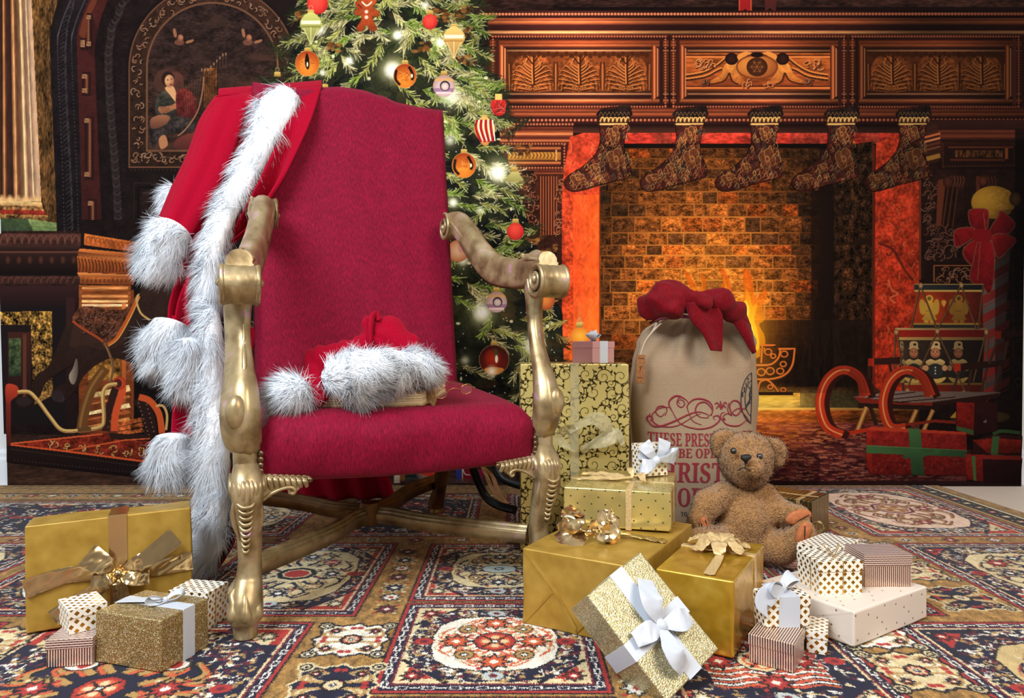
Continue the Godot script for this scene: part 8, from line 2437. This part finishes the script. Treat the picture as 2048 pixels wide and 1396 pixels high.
	put("knot", t.mesh(), M.satin, o)
	for q in [[Vector3(-0.075, 0.030, 0.006), Vector3(-0.040, 0.004, 0.020), 0.046, "loop"], [Vector3(0.075, -0.020, 0.004), Vector3(0.045, -0.026, 0.022), 0.042, "tail"], [Vector3(0.02, 0.058, 0.003), Vector3(0.014, 0.03, 0.014), 0.040, "tail"], [Vector3(-0.012, -0.062, 0.003), Vector3(-0.006, -0.03, 0.010), 0.036, "tail"]]:
		var cc := Vector3(0.012, 0.004, zz + 0.006)
		strip(o, q[3], [cc, cc + q[1], cc + q[0]], [[0, 0.012], [0.5, q[2]], [1, q[2] * 0.75]], Vector3(0, 0, 1), M.satin, 0.0012)
	o = gift("wrapped_present", "light gold present with tiny dark dots stacked on the big plain gold present", Vector3(0.2866, 0.1675, -1.7525), -15.9, Vector3(0.2607, 0.0945, 0.2655), M.dotted, "", 0.003, 0.005)
	band(o, "ribbon", Vector3(0.014, 0.0975, 0.269), Vector3(0.03, 0.0472, 0), M.dull_ribbon)
	band(o, "ribbon", Vector3(0.264, 0.0975, 0.010), Vector3(0, 0.0472, 0.02), M.dull_ribbon)
	for q in [[Vector3(-0.11, 0.1, 0.05), Vector3(-0.05, 0.104, 0.045)], [Vector3(-0.11, 0.1, -0.02), Vector3(-0.05, 0.106, 0.0)], [Vector3(0.06, 0.102, 0.06), Vector3(0.05, 0.116, 0.04)], [Vector3(0.02, 0.11, -0.03), Vector3(0.02, 0.122, 0.0)]]: strip(o, "bow_strand", [Vector3(0.03, 0.102, 0.02), q[1], q[0]], [[0, 0.008], [0.5, 0.018], [1, 0.012]], Vector3(0, 1, 0.3), M.dull_ribbon, 0.0022)
	o = gift("wrapped_present", "tall gold present with black scrollwork paper standing behind the throne's right leg", Vector3(0.186, 0, -2.1), -0.2, Vector3(0.3238, 0.5573, 0.2), M.scroll, "", 0.003, 0.006)
	var gauze := flat_mat(Color(0.80, 0.77, 0.62, 0.42), 0.3)
	gauze.transparency = BaseMaterial3D.TRANSPARENCY_ALPHA
	band(o, "gauze_ribbon", Vector3(0.026, 0.5600, 0.2035), Vector3(0.0, 0.2787, 0), gauze)
	for q in [[Vector3(-0.02, 0.36, 0.15), Vector3(0.05, 0.40, 0.16), Vector3(0.09, 0.36, 0.14), Vector3(0.02, 0.30, 0.13)], [Vector3(0.0, 0.30, 0.12), Vector3(-0.05, 0.34, 0.14), Vector3(-0.02, 0.37, 0.15), Vector3(0.0, 0.31, 0.13)], [Vector3(0.02, 0.31, 0.12), Vector3(0.07, 0.33, 0.14), Vector3(0.12, 0.35, 0.13), Vector3(0.14, 0.32, 0.12)]]: strip(o, "gauze_loop", q, [[0, 0.012], [0.5, 0.045], [1, 0.02]], Vector3(0.2, 0.3, 1), gauze, 0.002)
	o = lid_box("striped_gift_box", "small rosy gift box with a white satin bow on top of the tall present", Vector3(0.2491, 0.5585, -2.0692), -50.2, Vector3(0.0872, 0.0648, 0.0982), M.stripe_red, M.stripe_red, 0.02, "striped boxes")
	band(o, "ribbon", Vector3(0.0895, 0.0665, 0.034), Vector3(0, 0.0324, 0), M.satin)
	bow(o, Vector3(0, 0.067, 0), Vector3.UP, Vector3(0.5, 0, 0.86), 0.055, 0.036, M.satin, 0.0, false)
	o = lid_box("diamond_gift_box", "gold diamond box with a big white bow leaning on the sack", Vector3(0.3661, 0.2655, -1.7918), 19.8, Vector3(0.092, 0.0849, 0.034), M.lattice, M.lattice, 0.02, lat)
	bow(o, Vector3(0.004, 0.042, 0.018), Vector3.BACK, Vector3(1, 0.1, 0), 0.052, 0.04, M.satin, 0.001)
	strip(o, "ribbon", [Vector3(-0.044, 0.062, 0.019), Vector3(0, 0.046, 0.022), Vector3(0.044, 0.07, 0.019)], [[0, 0.03], [0.5, 0.016], [1, 0.03]], Vector3.BACK, M.satin)
	o = gift("wrapped_present", "dark gold pinstriped present half hidden behind the teddy bear", Vector3(0.9222, 0.002, -2.2183), -42.2, Vector3(0.1769, 0.1231, 0.1632), M.dark_stripe)
	band(o, "ribbon", Vector3(0.012, 0.126, 0.166), Vector3(0.045, 0.0615, 0), M.dull_ribbon)
	strip(o, "ribbon", [Vector3(-0.085, 0.126, 0.02), Vector3(0.0, 0.128, 0.03), Vector3(0.085, 0.126, 0.01)], [[0, 0.012], [1, 0.012]], Vector3.UP, M.dull_ribbon)
	bow(o, Vector3(0.088, 0.02, 0.05), Vector3(1, 0, 0), Vector3(0, 0.8, 0.4), 0.06, 0.024, M.dull_ribbon, 0.002)
	o = gift("wrapped_present", "low cream present sprinkled with grey dots at the right of the pile", Vector3(0.745, 0.0025, -1.519), -58.0, Vector3(0.222, 0.0712, 0.2829), M.cream, "", 0.003, 0.005)
	for q in [[[0.11, 0.068], [0.02, 0.034], [-0.05, 0.068], [-0.046, 0.07], [0.02, 0.040], [0.107, 0.071]], [[0.02, 0.034], [0.108, 0.003], [0.104, 0.001], [0.018, 0.038]]]:
		b = MB.new()
		var out := PackedVector2Array()
		for p in q: out.append(Vector2(p[0], p[1]))
		if area(out) < 0: out.reverse()
		b.extrude(out, 0.0012)
		put("paper_fold", b.mesh(), M.cream, o, Transform3D(Basis.IDENTITY, Vector3(0, 0, 0.1416)))
	o = lid_box("diamond_gift_box", "gold diamond box tied with gold thread, in front on the cream present", Vector3(0.6998, 0.0735, -1.4905), 6.3, Vector3(0.0998, 0.0713, 0.0926), M.lattice, M.lattice, 0.022, lat)
	band(o, "thread", Vector3(0.0018, 0.0728, 0.0945), Vector3(0.004, 0.0357, 0), M.foil_ribbon)
	band(o, "thread", Vector3(0.1016, 0.0728, 0.0018), Vector3(0, 0.0357, 0.012), M.foil_ribbon)
	for s in [-1.0, 1.0]: strip(o, "thread_loop", [Vector3(0.004, 0.073, 0.012), Vector3(0.004 + s * 0.012, 0.09, 0.008), Vector3(0.004 + s * 0.018, 0.096, 0.0), Vector3(0.004 + s * 0.006, 0.076, 0.01)], [[0, 0.002], [0.5, 0.004], [1, 0.002]], Vector3(0, 0.3, 1), M.foil_ribbon)
	o = lid_box("diamond_gift_box", "gold diamond box standing behind another on the cream present", Vector3(0.7853, 0.0735, -1.6733), -50.4, Vector3(0.0909, 0.0495, 0.1444), M.lattice, M.lattice, 0.022, lat)
	o = lid_box("striped_gift_box", "pale purple striped gift box on the cream present's right corner", Vector3(0.8306, 0.0735, -1.5331), 1.8, Vector3(0.108, 0.0722, 0.0833), M.stripe, M.stripe_lid, 0.026, "striped boxes")
	o = lid_box("striped_gift_box", "gold and black striped box on the carpet in front of the cream present", Vector3(0.5128, 0, -1.3072), -34.8, Vector3(0.0843, 0.0540, 0.0893), M.stripe, M.stripe, 0.02, "striped boxes")
	o = lid_box("diamond_gift_box", "gold diamond box with a white satin ribbon on the front striped box", Vector3(0.5387, 0.0545, -1.3502), 4.2, Vector3(0.0943, 0.059, 0.0525), M.lattice, M.lattice, 0.02, lat)
	band(o, "ribbon", Vector3(0.042, 0.0612, 0.0550), Vector3(0.004, 0.0296, 0), M.satin)
	strip(o, "tail", [Vector3(0.0, 0.064, 0.01), Vector3(-0.03, 0.070, 0.026), Vector3(-0.055, 0.05, 0.034), Vector3(-0.045, 0.024, 0.036)], [[0, 0.018], [0.5, 0.042], [1, 0.004]], Vector3(-0.2, 0.4, 1), M.satin)
	bow(o, Vector3(0.0, 0.0615, 0.0), Vector3.UP, Vector3(0.9, 0, -0.4), 0.048, 0.034, M.satin, 0.0, false)
	o = lid_box("diamond_gift_box", "smallest gold diamond box on the carpet tucked behind the front striped box", Vector3(0.6157, 0, -1.3616), -25.8, Vector3(0.040, 0.0458, 0.0773), M.lattice, M.lattice, 0.016, lat)

# ---------------------------------------------------------------- the sack
const SACK := Vector3(0.592, 0, -2.24)
func sack_half(y: float) -> Vector2:   # half width and half depth at a height
	return Vector2(key([[0, 0.175], [0.05, 0.200], [0.2, 0.208], [0.43, 0.207], [0.56, 0.200], [0.62, 0.186], [0.66, 0.160], [0.69, 0.118], [0.71, 0.068], [0.73, 0.046], [0.78, 0.075]], y), key([[0, 0.11], [0.05, 0.13], [0.3, 0.145], [0.52, 0.138], [0.62, 0.12], [0.68, 0.08], [0.71, 0.05], [0.73, 0.038], [0.78, 0.06]], y))

func sack_point(phi: float, y: float, lift := 0.0) -> Vector3:   # phi 0 faces the camera
	var h := sack_half(y)
	var e := pow(pow(absf(sin(phi)), 2.6) + pow(absf(cos(phi)), 2.6), -1.0 / 2.6)
	var pleat := 0.019 * clampf((y - 0.52) / 0.14, 0, 1) * (sin(phi * 9.0 + 2.2 * sin(phi * 2.0)) + 0.5 * sin(phi * 17.0 + 1.0))
	pleat += 0.004 * sin(phi * 3.0 + y * 9.0) + 0.003 * sin(y * 26.0 + phi * 2.0)
	pleat *= clampf(y * 12.0, 0, 1)
	var lean := Vector3(0.028 * clampf((y - 0.5) * 4.0, 0, 1), 0, 0)
	return SACK + lean + Vector3(sin(phi) * e * (h.x + pleat + lift), y, cos(phi) * e * (h.y + pleat + lift))

func sack_at(px: float, py: float) -> Vector3:   # the print lies on the front of the cloth: photo position to cloth
	var y := EYE - (py - 698.0) * 2.095 / F
	var x := (px - 1024.0) * 2.095 / F - SACK.x
	var hw := sack_half(y).x
	var phi := asin(clampf(x / hw, -0.995, 0.995))
	for i in 14:
		var q := sack_point(phi, y).x - SACK.x
		phi = clampf(phi + (x - q) / (hw * 1.3), -1.5, 1.5)
	return sack_point(phi, y, 0.0016)

func sack() -> void:
	var o := thing("burlap_sack", "full burlap sack with red printed lettering and a velvet bow, standing behind the bear", "sack")
	var weave := cloth_image(128, 128, func(x: int, y: int) -> Color:
		var g := 0.78 + 0.13 * sin(x * TAU / 4.0) * (1 if (y / 2) % 2 else -1) + 0.10 * rng.randf() + 0.06 * sin(y * TAU / 4.0)
		return Color(0.72 * g, 0.61 * g, 0.49 * g))
	var m := StandardMaterial3D.new()
	m.albedo_texture = weave
	m.uv1_scale = Vector3(7, 5, 1)
	m.roughness = 0.95
	m.heightmap_enabled = true
	m.heightmap_texture = weave
	m.heightmap_scale = 0.08
	var b := MB.new()
	b.grid(120, 60, func(u: float, v: float) -> Vector3: return sack_point(u * TAU + PI, v * 0.775), 1, 1)
	b.weld = true
	put("sack_body", b.mesh(), m, o)
	b = MB.new()
	b.grid(40, 4, func(u: float, v: float) -> Vector3: return sack_point(u * TAU, 0.0).lerp(SACK, v))
	put("sack_bottom", b.mesh(), m, o)
	# printed flourishes and lettering, as thick as the ink
	var ink := flat_mat(Color("86202e"), 0.9)
	var flourish := [[[1305, 828, 1300, 840, 1308, 852, 1322, 853, 1350, 842, 1380, 828, 1400, 824, 1418, 830], 3.6], [[1345, 817, 1334, 815, 1318, 820, 1306, 836, 1316, 850, 1336, 854, 1358, 850, 1390, 832, 1402, 828], 2.6], [[1332, 826, 1324, 834, 1315, 826, 1319, 815, 1330, 813, 1336, 820, 1332, 832], 2.8], [[1304, 846, 1298, 842, 1300, 834, 1308, 835, 1309, 842, 1304, 842], 2.4], [[1362, 808, 1358, 802, 1366, 800, 1371, 808, 1364, 815, 1356, 808, 1360, 796, 1370, 797, 1378, 806, 1374, 814], 2.4], [[1345, 822, 1340, 806, 1350, 794, 1362, 793, 1376, 802], 4.0], [[1345, 820, 1360, 846, 1390, 857, 1420, 855, 1440, 842, 1438, 832, 1428, 834, 1431, 840], 3.2], [[1418, 836, 1400, 834, 1392, 822, 1398, 808, 1412, 805, 1424, 816, 1426, 826, 1416, 834], 3.0], [[1378, 824, 1376, 812, 1388, 800, 1404, 798, 1420, 804, 1427, 816, 1424, 832], 3.4], [[1378, 824, 1386, 842, 1404, 850], 1.8],
		[[1460, 806, 1458, 822, 1466, 832, 1462, 812, 1470, 802, 1482, 806, 1486, 822, 1476, 832, 1468, 826, 1480, 818, 1500, 820], 3.2], [[1466, 832, 1456, 828, 1448, 834, 1452, 840, 1444, 838, 1444, 828, 1452, 825], 2.8], [[1444, 838, 1456, 850, 1480, 853, 1500, 842], 3.4], [[1484, 820, 1494, 830, 1504, 842, 1510, 850], 2.4], [[1434, 818, 1440, 812, 1444, 820], 2.6], [[1444, 820, 1443, 802], 3.4], [[1444, 820, 1450, 812, 1454, 817], 2.6], [[1444, 816, 1436, 806, 1431, 810], 2.6], [[1444, 816, 1452, 805, 1456, 810], 2.6]]
	for fpath in flourish:
		var cv := []
		for i in range(0, fpath[0].size(), 2): cv.append(Vector2(fpath[0][i], fpath[0][i + 1]))
		var line := PackedVector3Array()
		for q in spline2(cv, 6): line.append(sack_at(q.x, q.y))
		b = MB.new()
		b.tube(line, func(u: float) -> Vector2: return Vector2(fpath[1] * 0.00062 * (0.45 + 0.8 * sin(PI * u)), 0.0012), Vector3.BACK, squircle(6, 2.0))
		put("printed_flourish", b.mesh(), ink, o)
	letters(o, "THESE PRESENTS", 1300, 1468, 878, 26, ink, 3)
	letters(o, "ARE NOT", 1480, 1545, 876, 25, ink, 3)
	letters(o, "TO BE OPENED", 1321, 1478, 906, 19, ink, 0)
	letters(o, "CHRISTMAS", 1297, 1540, 946, 41, ink, 0)
	letters(o, "MORNING", 1323, 1505, 996, 38, ink, 0)
	letters(o, "TO", 1364, 1376, 1030, 9, flat_mat(Color("3a3040"), 0.9), 0)
	# round stamp with a leaping stag
	var blue := flat_mat(Color("24242e"), 0.9)
	for r in [[30.0, 52.0, 1.6], [21.0, 38.0, 1.2]]:
		var ring := PackedVector3Array()
		for i in 33:
			var a := TAU * i / 32.0
			ring.append(sack_at(minf(1516.0 + r[0] * cos(a), 1511.0), 798.0 + r[1] * sin(a)))
		b = MB.new()
		b.tube(ring, func(_u: float) -> Vector2: return Vector2(r[2] * 0.0008, 0.0012), Vector3.BACK, squircle(6, 2.0), false)
		put("stamp_ring", b.mesh(), blue, o)
	for l in [[[1510, 778, 1506, 790, 1507, 800, 1500, 812, 1497, 818], 4.0], [[1500, 812, 1508, 806], 3.0], [[1508, 780, 1503, 774], 1.6], [[1509, 778, 1510, 770], 1.6]]:
		var cv := []
		for i in range(0, l[0].size(), 2): cv.append(Vector2(l[0][i], l[0][i + 1]))
		var line := PackedVector3Array()
		for q in spline2(cv, 5): line.append(sack_at(q.x, q.y))
		b = MB.new()
		b.tube(line, func(_u: float) -> Vector2: return Vector2(l[1] * 0.0007, 0.0012), Vector3.BACK, squircle(6, 2.0))
		put("stamp_stag", b.mesh(), blue, o)
	var arc := "PRINTER"
	for i in 4: letters(o, ["R", "I", "N", "T"][i], 1487.0 + i * 4.2, 1492.0 + i * 4.2, 790.0 - i * 9.5, 10, blue, 0)
	# drawstring, tag and the seam down the side
	var cord := flat_mat(Color("b9a48e"), 0.9)
	b = MB.new()
	b.tube(spline([at(1318, 640, 2.10), at(1304, 664, 2.09), at(1286, 694, 2.10), at(1279, 712, 2.10)], 6), func(_u: float) -> Vector2: return Vector2(0.003, 0.003), Vector3.BACK, squircle(8, 2.0))
	put("drawstring", b.mesh(), cord, o)
	b = MB.new()
	b.tube(spline([at(1340, 634, 2.10), at(1312, 656, 2.085), at(1290, 684, 2.09), at(1281, 712, 2.095)], 6), func(_u: float) -> Vector2: return Vector2(0.003, 0.003), Vector3.BACK, squircle(8, 2.0))
	put("drawstring", b.mesh(), cord, o)
	b = MB.new()
	for i in 1:
		var side := PackedVector3Array()
		for k in 24: side.append(sack_point(-1.28, 0.05 + 0.56 * k / 23.0, 0.002))
		b.tube(side, func(_u: float) -> Vector2: return Vector2(0.006, 0.003), Vector3.BACK, squircle(8, 2.0))
	put("side_seam", b.mesh(), m, o)
	for q in [[1292, 640, 1345, 622, 1400, 628], [1300, 646, 1340, 632, 1395, 636]]:
		b = MB.new()
		b.tube(spline([at(q[0], q[1], 2.12), at(q[2], q[3], 2.05), at(q[4], q[5], 2.07)], 6), func(u: float) -> Vector2: return Vector2(0.007, 0.006) * (0.5 + 0.5 * sin(PI * u)), Vector3.BACK, squircle(8, 2.0))
		put("gathered_cord", b.mesh(), flat_mat(Color("6a2c3c"), 0.8), o)
	b = MB.new()
	b.rbox(Vector3(0.027, 0.088, 0.003), 0.001, 1)
	var tg := put("leather_tag", b.mesh(), stuff_mat(ramp_tex(0.06, [0.0, Color("7a4a24"), 1.0, Color("a06a38")], 128, 71, 3), Vector3(12, 12, 12), 0.7), o, Transform3D(Basis(Vector3.BACK, -0.05), at(1281, 738, 2.085)))
	for l in [[[-2, -6, 0, 2, 4, 6], 1.2], [[0, 2, -5, 4], 1.0], [[-8, 22, 8, 22], 1.2], [[-8, -18, 8, -18], 1.2]]:
		var pts := []
		for i in range(0, l[0].size(), 2): pts.append(Vector3(l[0][i] * 0.0011, l[0][i + 1] * 0.0015, 0.002))
		b = MB.new()
		b.tube(spline(pts, 4), func(_u: float) -> Vector2: return Vector2(0.0008, 0.0004), Vector3.BACK, squircle(6, 2.0))
		put("burnt_mark", b.mesh(), flat_mat(Color("2c1a10"), 0.9), tg)
	# velvet bow over the neck
	var n := fnoise(11.0, 81, 2)
	var puff := skin([[at(1395, 606, 2.07), at(1330, 596, 2.07), 0.028, 0.046], [at(1330, 594, 2.07), at(1292, 612, 2.10), 0.044, 0.030], [at(1345, 578, 2.08), at(1360, 590, 2.06), 0.026, 0.03], [at(1300, 622, 2.10), at(1350, 618, 2.05), 0.024, 0.028]], 0.006, 0.03, func(s: Vector3) -> float: return 0.010 * n.get_noise_3dv(s) + 0.003 * sin(s.x * 60.0 + s.y * 90.0))
	put("bow_loop", puff.mesh(), M.bow_velvet, o)
	puff = skin([[at(1395, 600, 2.06), at(1440, 604, 2.06), 0.03, 0.034], [at(1440, 604, 2.06), at(1474, 626, 2.09), 0.034, 0.026], [at(1474, 626, 2.09), at(1490, 655, 2.12), 0.026, 0.014]], 0.006, 0.03, func(s: Vector3) -> float: return 0.010 * n.get_noise_3dv(s) + 0.003 * sin(s.x * 70.0 - s.y * 60.0))
	put("bow_loop", puff.mesh(), M.bow_velvet, o)
	puff = skin([[at(1378, 590, 2.03), at(1412, 606, 2.02), 0.020, 0.022], [at(1372, 606, 2.04), at(1386, 628, 2.03), 0.014, 0.012]], 0.005, 0.02, func(s: Vector3) -> float: return 0.006 * n.get_noise_3dv(s * 2.0))
	put("bow_knot", puff.mesh(), M.bow_velvet, o)
	put("bow_tail", loft([[1372, 606, 2.03], [1380, 640, 2.03], [1404, 668, 2.03], [1421, 701, 2.03]], [[1424, 598, 2.02], [1446, 628, 2.02], [1447, 668, 2.03], [1445, 703, 2.035]], 12, func(u: float, v: float) -> float: return 0.014 * sin(v * 5.0 + 0.6) * (1 - 0.5 * u), 0.005).mesh(), M.bow_velvet, o)
	put("bow_tail", loft([[1430, 606, 2.06], [1462, 640, 2.07], [1484, 672, 2.08], [1505, 708, 2.09]], [[1446, 590, 2.07], [1484, 614, 2.10], [1502, 652, 2.11], [1511, 700, 2.12]], 12, func(_u: float, v: float) -> float: return 0.02 * sin(PI * v), 0.005).mesh(), M.bow_velvet, o)

func letters(o: Node, text: String, xa: float, xb: float, yc: float, h: float, mat: Material, slope: float) -> void:
	var f := SystemFont.new()
	f.font_names = PackedStringArray(["Droid Serif"])
	f.font_weight = 700
	var t := TextMesh.new()
	t.text = text
	t.font = f
	t.font_size = 64
	t.depth = 0.0
	t.pixel_size = 0.01
	t.curve_step = 2.0
	var arr := t.get_mesh_arrays()
	var v: PackedVector3Array = arr[Mesh.ARRAY_VERTEX]
	if v.is_empty(): return
	var lo := v[0]
	var hi := v[0]
	for p in v:
		lo = lo.min(p)
		hi = hi.max(p)
	var b := MB.new()
	for p in v:
		var px := lerpf(xa, xb, (p.x - lo.x) / maxf(hi.x - lo.x, 1e-6))
		b.add(sack_at(minf(px, 1511.0 + (px - 1511.0) * 0.02), yc + h * 0.5 - (p.y - lo.y) / maxf(hi.y - lo.y, 1e-6) * h + slope * (px - xa) / 170.0))
	var ix = arr[Mesh.ARRAY_INDEX]
	var n: int = ix.size() if ix != null and ix.size() else v.size()
	for i in range(0, n, 3):
		var q := [ix[i], ix[i + 1], ix[i + 2]] if ix != null and ix.size() else [i, i + 1, i + 2]
		b.tri(q[0], q[2], q[1])
	put("printed_lettering", b.mesh(), mat, o)

# ---------------------------------------------------------------- the bear
func bear() -> void:
	var o := thing("teddy_bear", "brown plush teddy bear with amber paw pads sitting among the presents, leaning against the sack", "teddy bear")
	var n := fnoise(60.0, 91, 2)
	var curl := func(p: Vector3) -> float: return 0.0022 * n.get_noise_3dv(p)
	var plush := stuff_mat(ramp_tex(0.10, [0.0, Color("7a5028"), 0.4, Color("976a3c"), 0.62, Color("ab7e4c"), 1.0, Color("c09462")], 256, 92, 4), Vector3(7, 7, 7), 0.95, 0.0, ramp_tex(0.12, [], 256, 93, 3), 0.7)
	plush.rim_enabled = true
	plush.rim = 0.5
	plush.rim_tint = 0.7
	var body := skin([
		[at(1486, 990, 1.90), at(1488, 1062, 1.90), 0.058, 0.078], [at(1488, 1040, 1.885), at(1486, 1078, 1.90), 0.075, 0.070],
		[at(1448, 988, 1.88), at(1416, 1008, 1.855), 0.036, 0.038], [at(1416, 1008, 1.855), at(1396, 1040, 1.835), 0.038, 0.028],
		[at(1528, 990, 1.90), at(1556, 1024, 1.86), 0.036, 0.036], [at(1556, 1024, 1.86), at(1600, 1030, 1.81), 0.034, 0.026],
		[at(1512, 1086, 1.88), at(1560, 1096, 1.83), 0.048, 0.042], [at(1560, 1096, 1.83), at(1604, 1076, 1.79), 0.042, 0.036], [at(1604, 1080, 1.79), at(1608, 1062, 1.79), 0.034, 0.026],
		[at(1450, 1082, 1.86), at(1400, 1086, 1.78), 0.046, 0.040]], 0.0052, 0.016, curl, 0.007)
	fuzz(put("body", body.mesh(), plush, o), body, 9000, plush)
	var hc := at(1492, 918, 1.88)
	var head := skin([[hc + Vector3(-0.012, 0.012, 0), hc + Vector3(0.012, 0.012, 0), 0.062, 0.062], [hc + Vector3(-0.002, -0.022, 0.006), hc + Vector3(0.0, -0.026, 0.016), 0.060, 0.056], [hc + Vector3(-0.006, -0.012, 0.04), hc + Vector3(-0.008, -0.012, 0.080), 0.040, 0.026]], 0.0046, 0.03, curl)
	fuzz(put("head", head.mesh(), plush, o), head, 6500, plush)
	for s in [[at(1447, 888, 1.890), -1.0], [at(1548, 905, 1.890), 1.0]]:
		var c: Vector3 = s[0]
		var w: float = s[1]
		var e := skin([[c + Vector3(0.022 * w * -1.0, -0.022, 0), c + Vector3(0.0, 0.010, 0), 0.022, 0.026], [c + Vector3(0.0, 0.010, 0), c + Vector3(0.006 * w, -0.018, 0), 0.026, 0.024], [c + Vector3(-0.014 * w, 0.020, 0), c + Vector3(0.008 * w, 0.004, 0), 0.020, 0.026]], 0.0042, 0.012, func(p: Vector3) -> float: return curl.call(p) + 0.012 * exp(-pow((p - c - Vector3(0, 0, 0.026)).length() / 0.024, 2)))
		fuzz(put("ear", e.mesh(), plush, o), e, 1700, plush)
	var black := flat_mat(Color(0.012, 0.011, 0.012), 0.12)
	black.clearcoat_enabled = true
	for q in [[1467, 902, 1.803], [1519, 913, 1.803]]:
		var b := MB.new()
		b.ball(at(q[0], q[1], q[2]), Vector3(0.0088, 0.0088, 0.0085), 8, 14)
		put("eye", b.mesh(), black, o)
	var nose := skin([[at(1487, 915, 1.768), at(1497, 914, 1.768), 0.0075, 0.0075], [at(1491, 918, 1.768), at(1492, 926, 1.769), 0.008, 0.0035]], 0.0018, 0.006)
	put("nose", nose.mesh(), flat_mat(Color(0.03, 0.028, 0.03), 0.6), o)
	var thread := flat_mat(Color(0.09, 0.05, 0.03), 0.8)
	for l in [[[1491, 928, 1.768], [1490, 937, 1.772]], [[1490, 936, 1.772], [1484, 936, 1.774], [1478, 941, 1.782]], [[1490, 936, 1.772], [1495, 938, 1.774], [1499, 940, 1.78]]]:
		var pts := []
		for q in l: pts.append(at(q[0], q[1], q[2] - 0.002))
		var b := MB.new()
		b.tube(spline(pts, 4), func(_u: float) -> Vector2: return Vector2(0.0014, 0.0014), Vector3.BACK, squircle(6, 2.0))
		put("mouth_stitch", b.mesh(), thread, o)
	# paw pads
	var pad := stuff_mat(ramp_tex(0.08, [0.0, Color("9a5428"), 0.5, Color("b0663a"), 1.0, Color("c07a4c")], 128, 95, 3), Vector3(9, 9, 9), 0.8)
	for q in [[[1597, 1034, 1.792], Vector3(0.036, 0.019, 0.010), 0.28, [[1594, 1043], [1618, 1030]]], [[1607, 1067, 1.758], Vector3(0.019, 0.032, 0.010), -0.36, [[1610, 1052], [1609, 1080]]], [[1408, 1047, 1.808], Vector3(0.012, 0.019, 0.010), 0.3, [[1411, 1040], [1413, 1048]]]]:
		var b := MB.new()
		var c := at(q[0][0], q[0][1], q[0][2])
		b.ball(c, q[1], 10, 20, Basis(Vector3.BACK, q[2]))
		var p := put("paw_pad", b.mesh(), pad, o)
		b = MB.new()
		var e0: Array = q[3][0]
		var e1: Array = q[3][1]
		b.tube(PackedVector3Array([at(e0[0], e0[1], q[0][2] - 0.008), at((e0[0] + e1[0]) * 0.5, (e0[1] + e1[1]) * 0.5, q[0][2] - 0.0115), at(e1[0], e1[1], q[0][2] - 0.008)]), func(_u: float) -> Vector2: return Vector2(0.0013, 0.0013), Vector3.BACK, squircle(6, 2.0))
		put("claw_stitch", b.mesh(), thread, p)
	for i in 2:
		var b := MB.new()
		b.tube(PackedVector3Array([at(1398 + i * 5, 1048, 1.795), at(1399 + i * 5, 1054, 1.797), at(1400 + i * 5, 1058, 1.80)]), func(_u: float) -> Vector2: return Vector2(0.0014, 0.0014), Vector3.BACK, squircle(6, 2.0))
		put("claw_stitch", b.mesh(), thread, o)

func fuzz(o: MeshInstance3D, b: MB, count: int, mat: Material) -> void:   # short curled tufts of the plush
	var am: ArrayMesh = o.mesh
	var arr := am.surface_get_arrays(0)
	var v: PackedVector3Array = arr[Mesh.ARRAY_VERTEX]
	var nn: PackedVector3Array = arr[Mesh.ARRAY_NORMAL]
	var roots := []
	for i in count:
		var k := rng.randi() % v.size()
		var d := Vector3(rng.randfn(), rng.randfn(), rng.randfn()).normalized()
		roots.append([v[k] + d * 0.002, nn[k], d * 1.2])
	strands(o, roots, 0.0065, 0.0011, mat)

func behind_chair() -> void:
	# two curved black runners and a peach ribbon behind the throne's right leg
	var black := flat_mat(Color(0.02, 0.018, 0.018), 0.35)
	var o := thing("black_rocker_runner", "pair of curved black runners on the carpet behind the throne, beside the tall present", "runner")
	for l in [[[936, 905, 2.45], [948, 940, 2.46], [962, 975, 2.47], [976, 998, 2.46], [1000, 1012, 2.42], [1030, 1020, 2.36]], [[972, 900, 2.62], [988, 930, 2.62], [1004, 956, 2.60], [1030, 968, 2.58], [1054, 974, 2.56]]]:
		var pts := []
		for q in l: pts.append(at(q[0], q[1], q[2]))
		var b := MB.new()
		b.tube(spline(pts, 6), func(_u: float) -> Vector2: return Vector2(0.015, 0.010), Vector3.BACK, squircle(12, 3.0))
		put("runner", b.mesh(), black, o)
	o = thing("peach_ribbon", "loose peach satin ribbon trailing on the carpet between the black runners", "ribbon")
	var sat := flat_mat(Color("d09a5e"), 0.35)
	for l in [[[962, 930, 2.50], [972, 950, 2.49], [984, 978, 2.47], [1002, 1006, 2.44], [1012, 1010, 2.43]], [[962, 930, 2.50], [984, 952, 2.51], [994, 976, 2.49], [1006, 1000, 2.46], [1016, 1008, 2.44]]]:
		var pts := []
		for q in l: pts.append(at(q[0], q[1], q[2]))
		strip(o, "ribbon_end", pts, [[0, 0.010], [0.5, 0.016], [1, 0.014]], Vector3(0, 0.3, 1), sat, 0.0015)
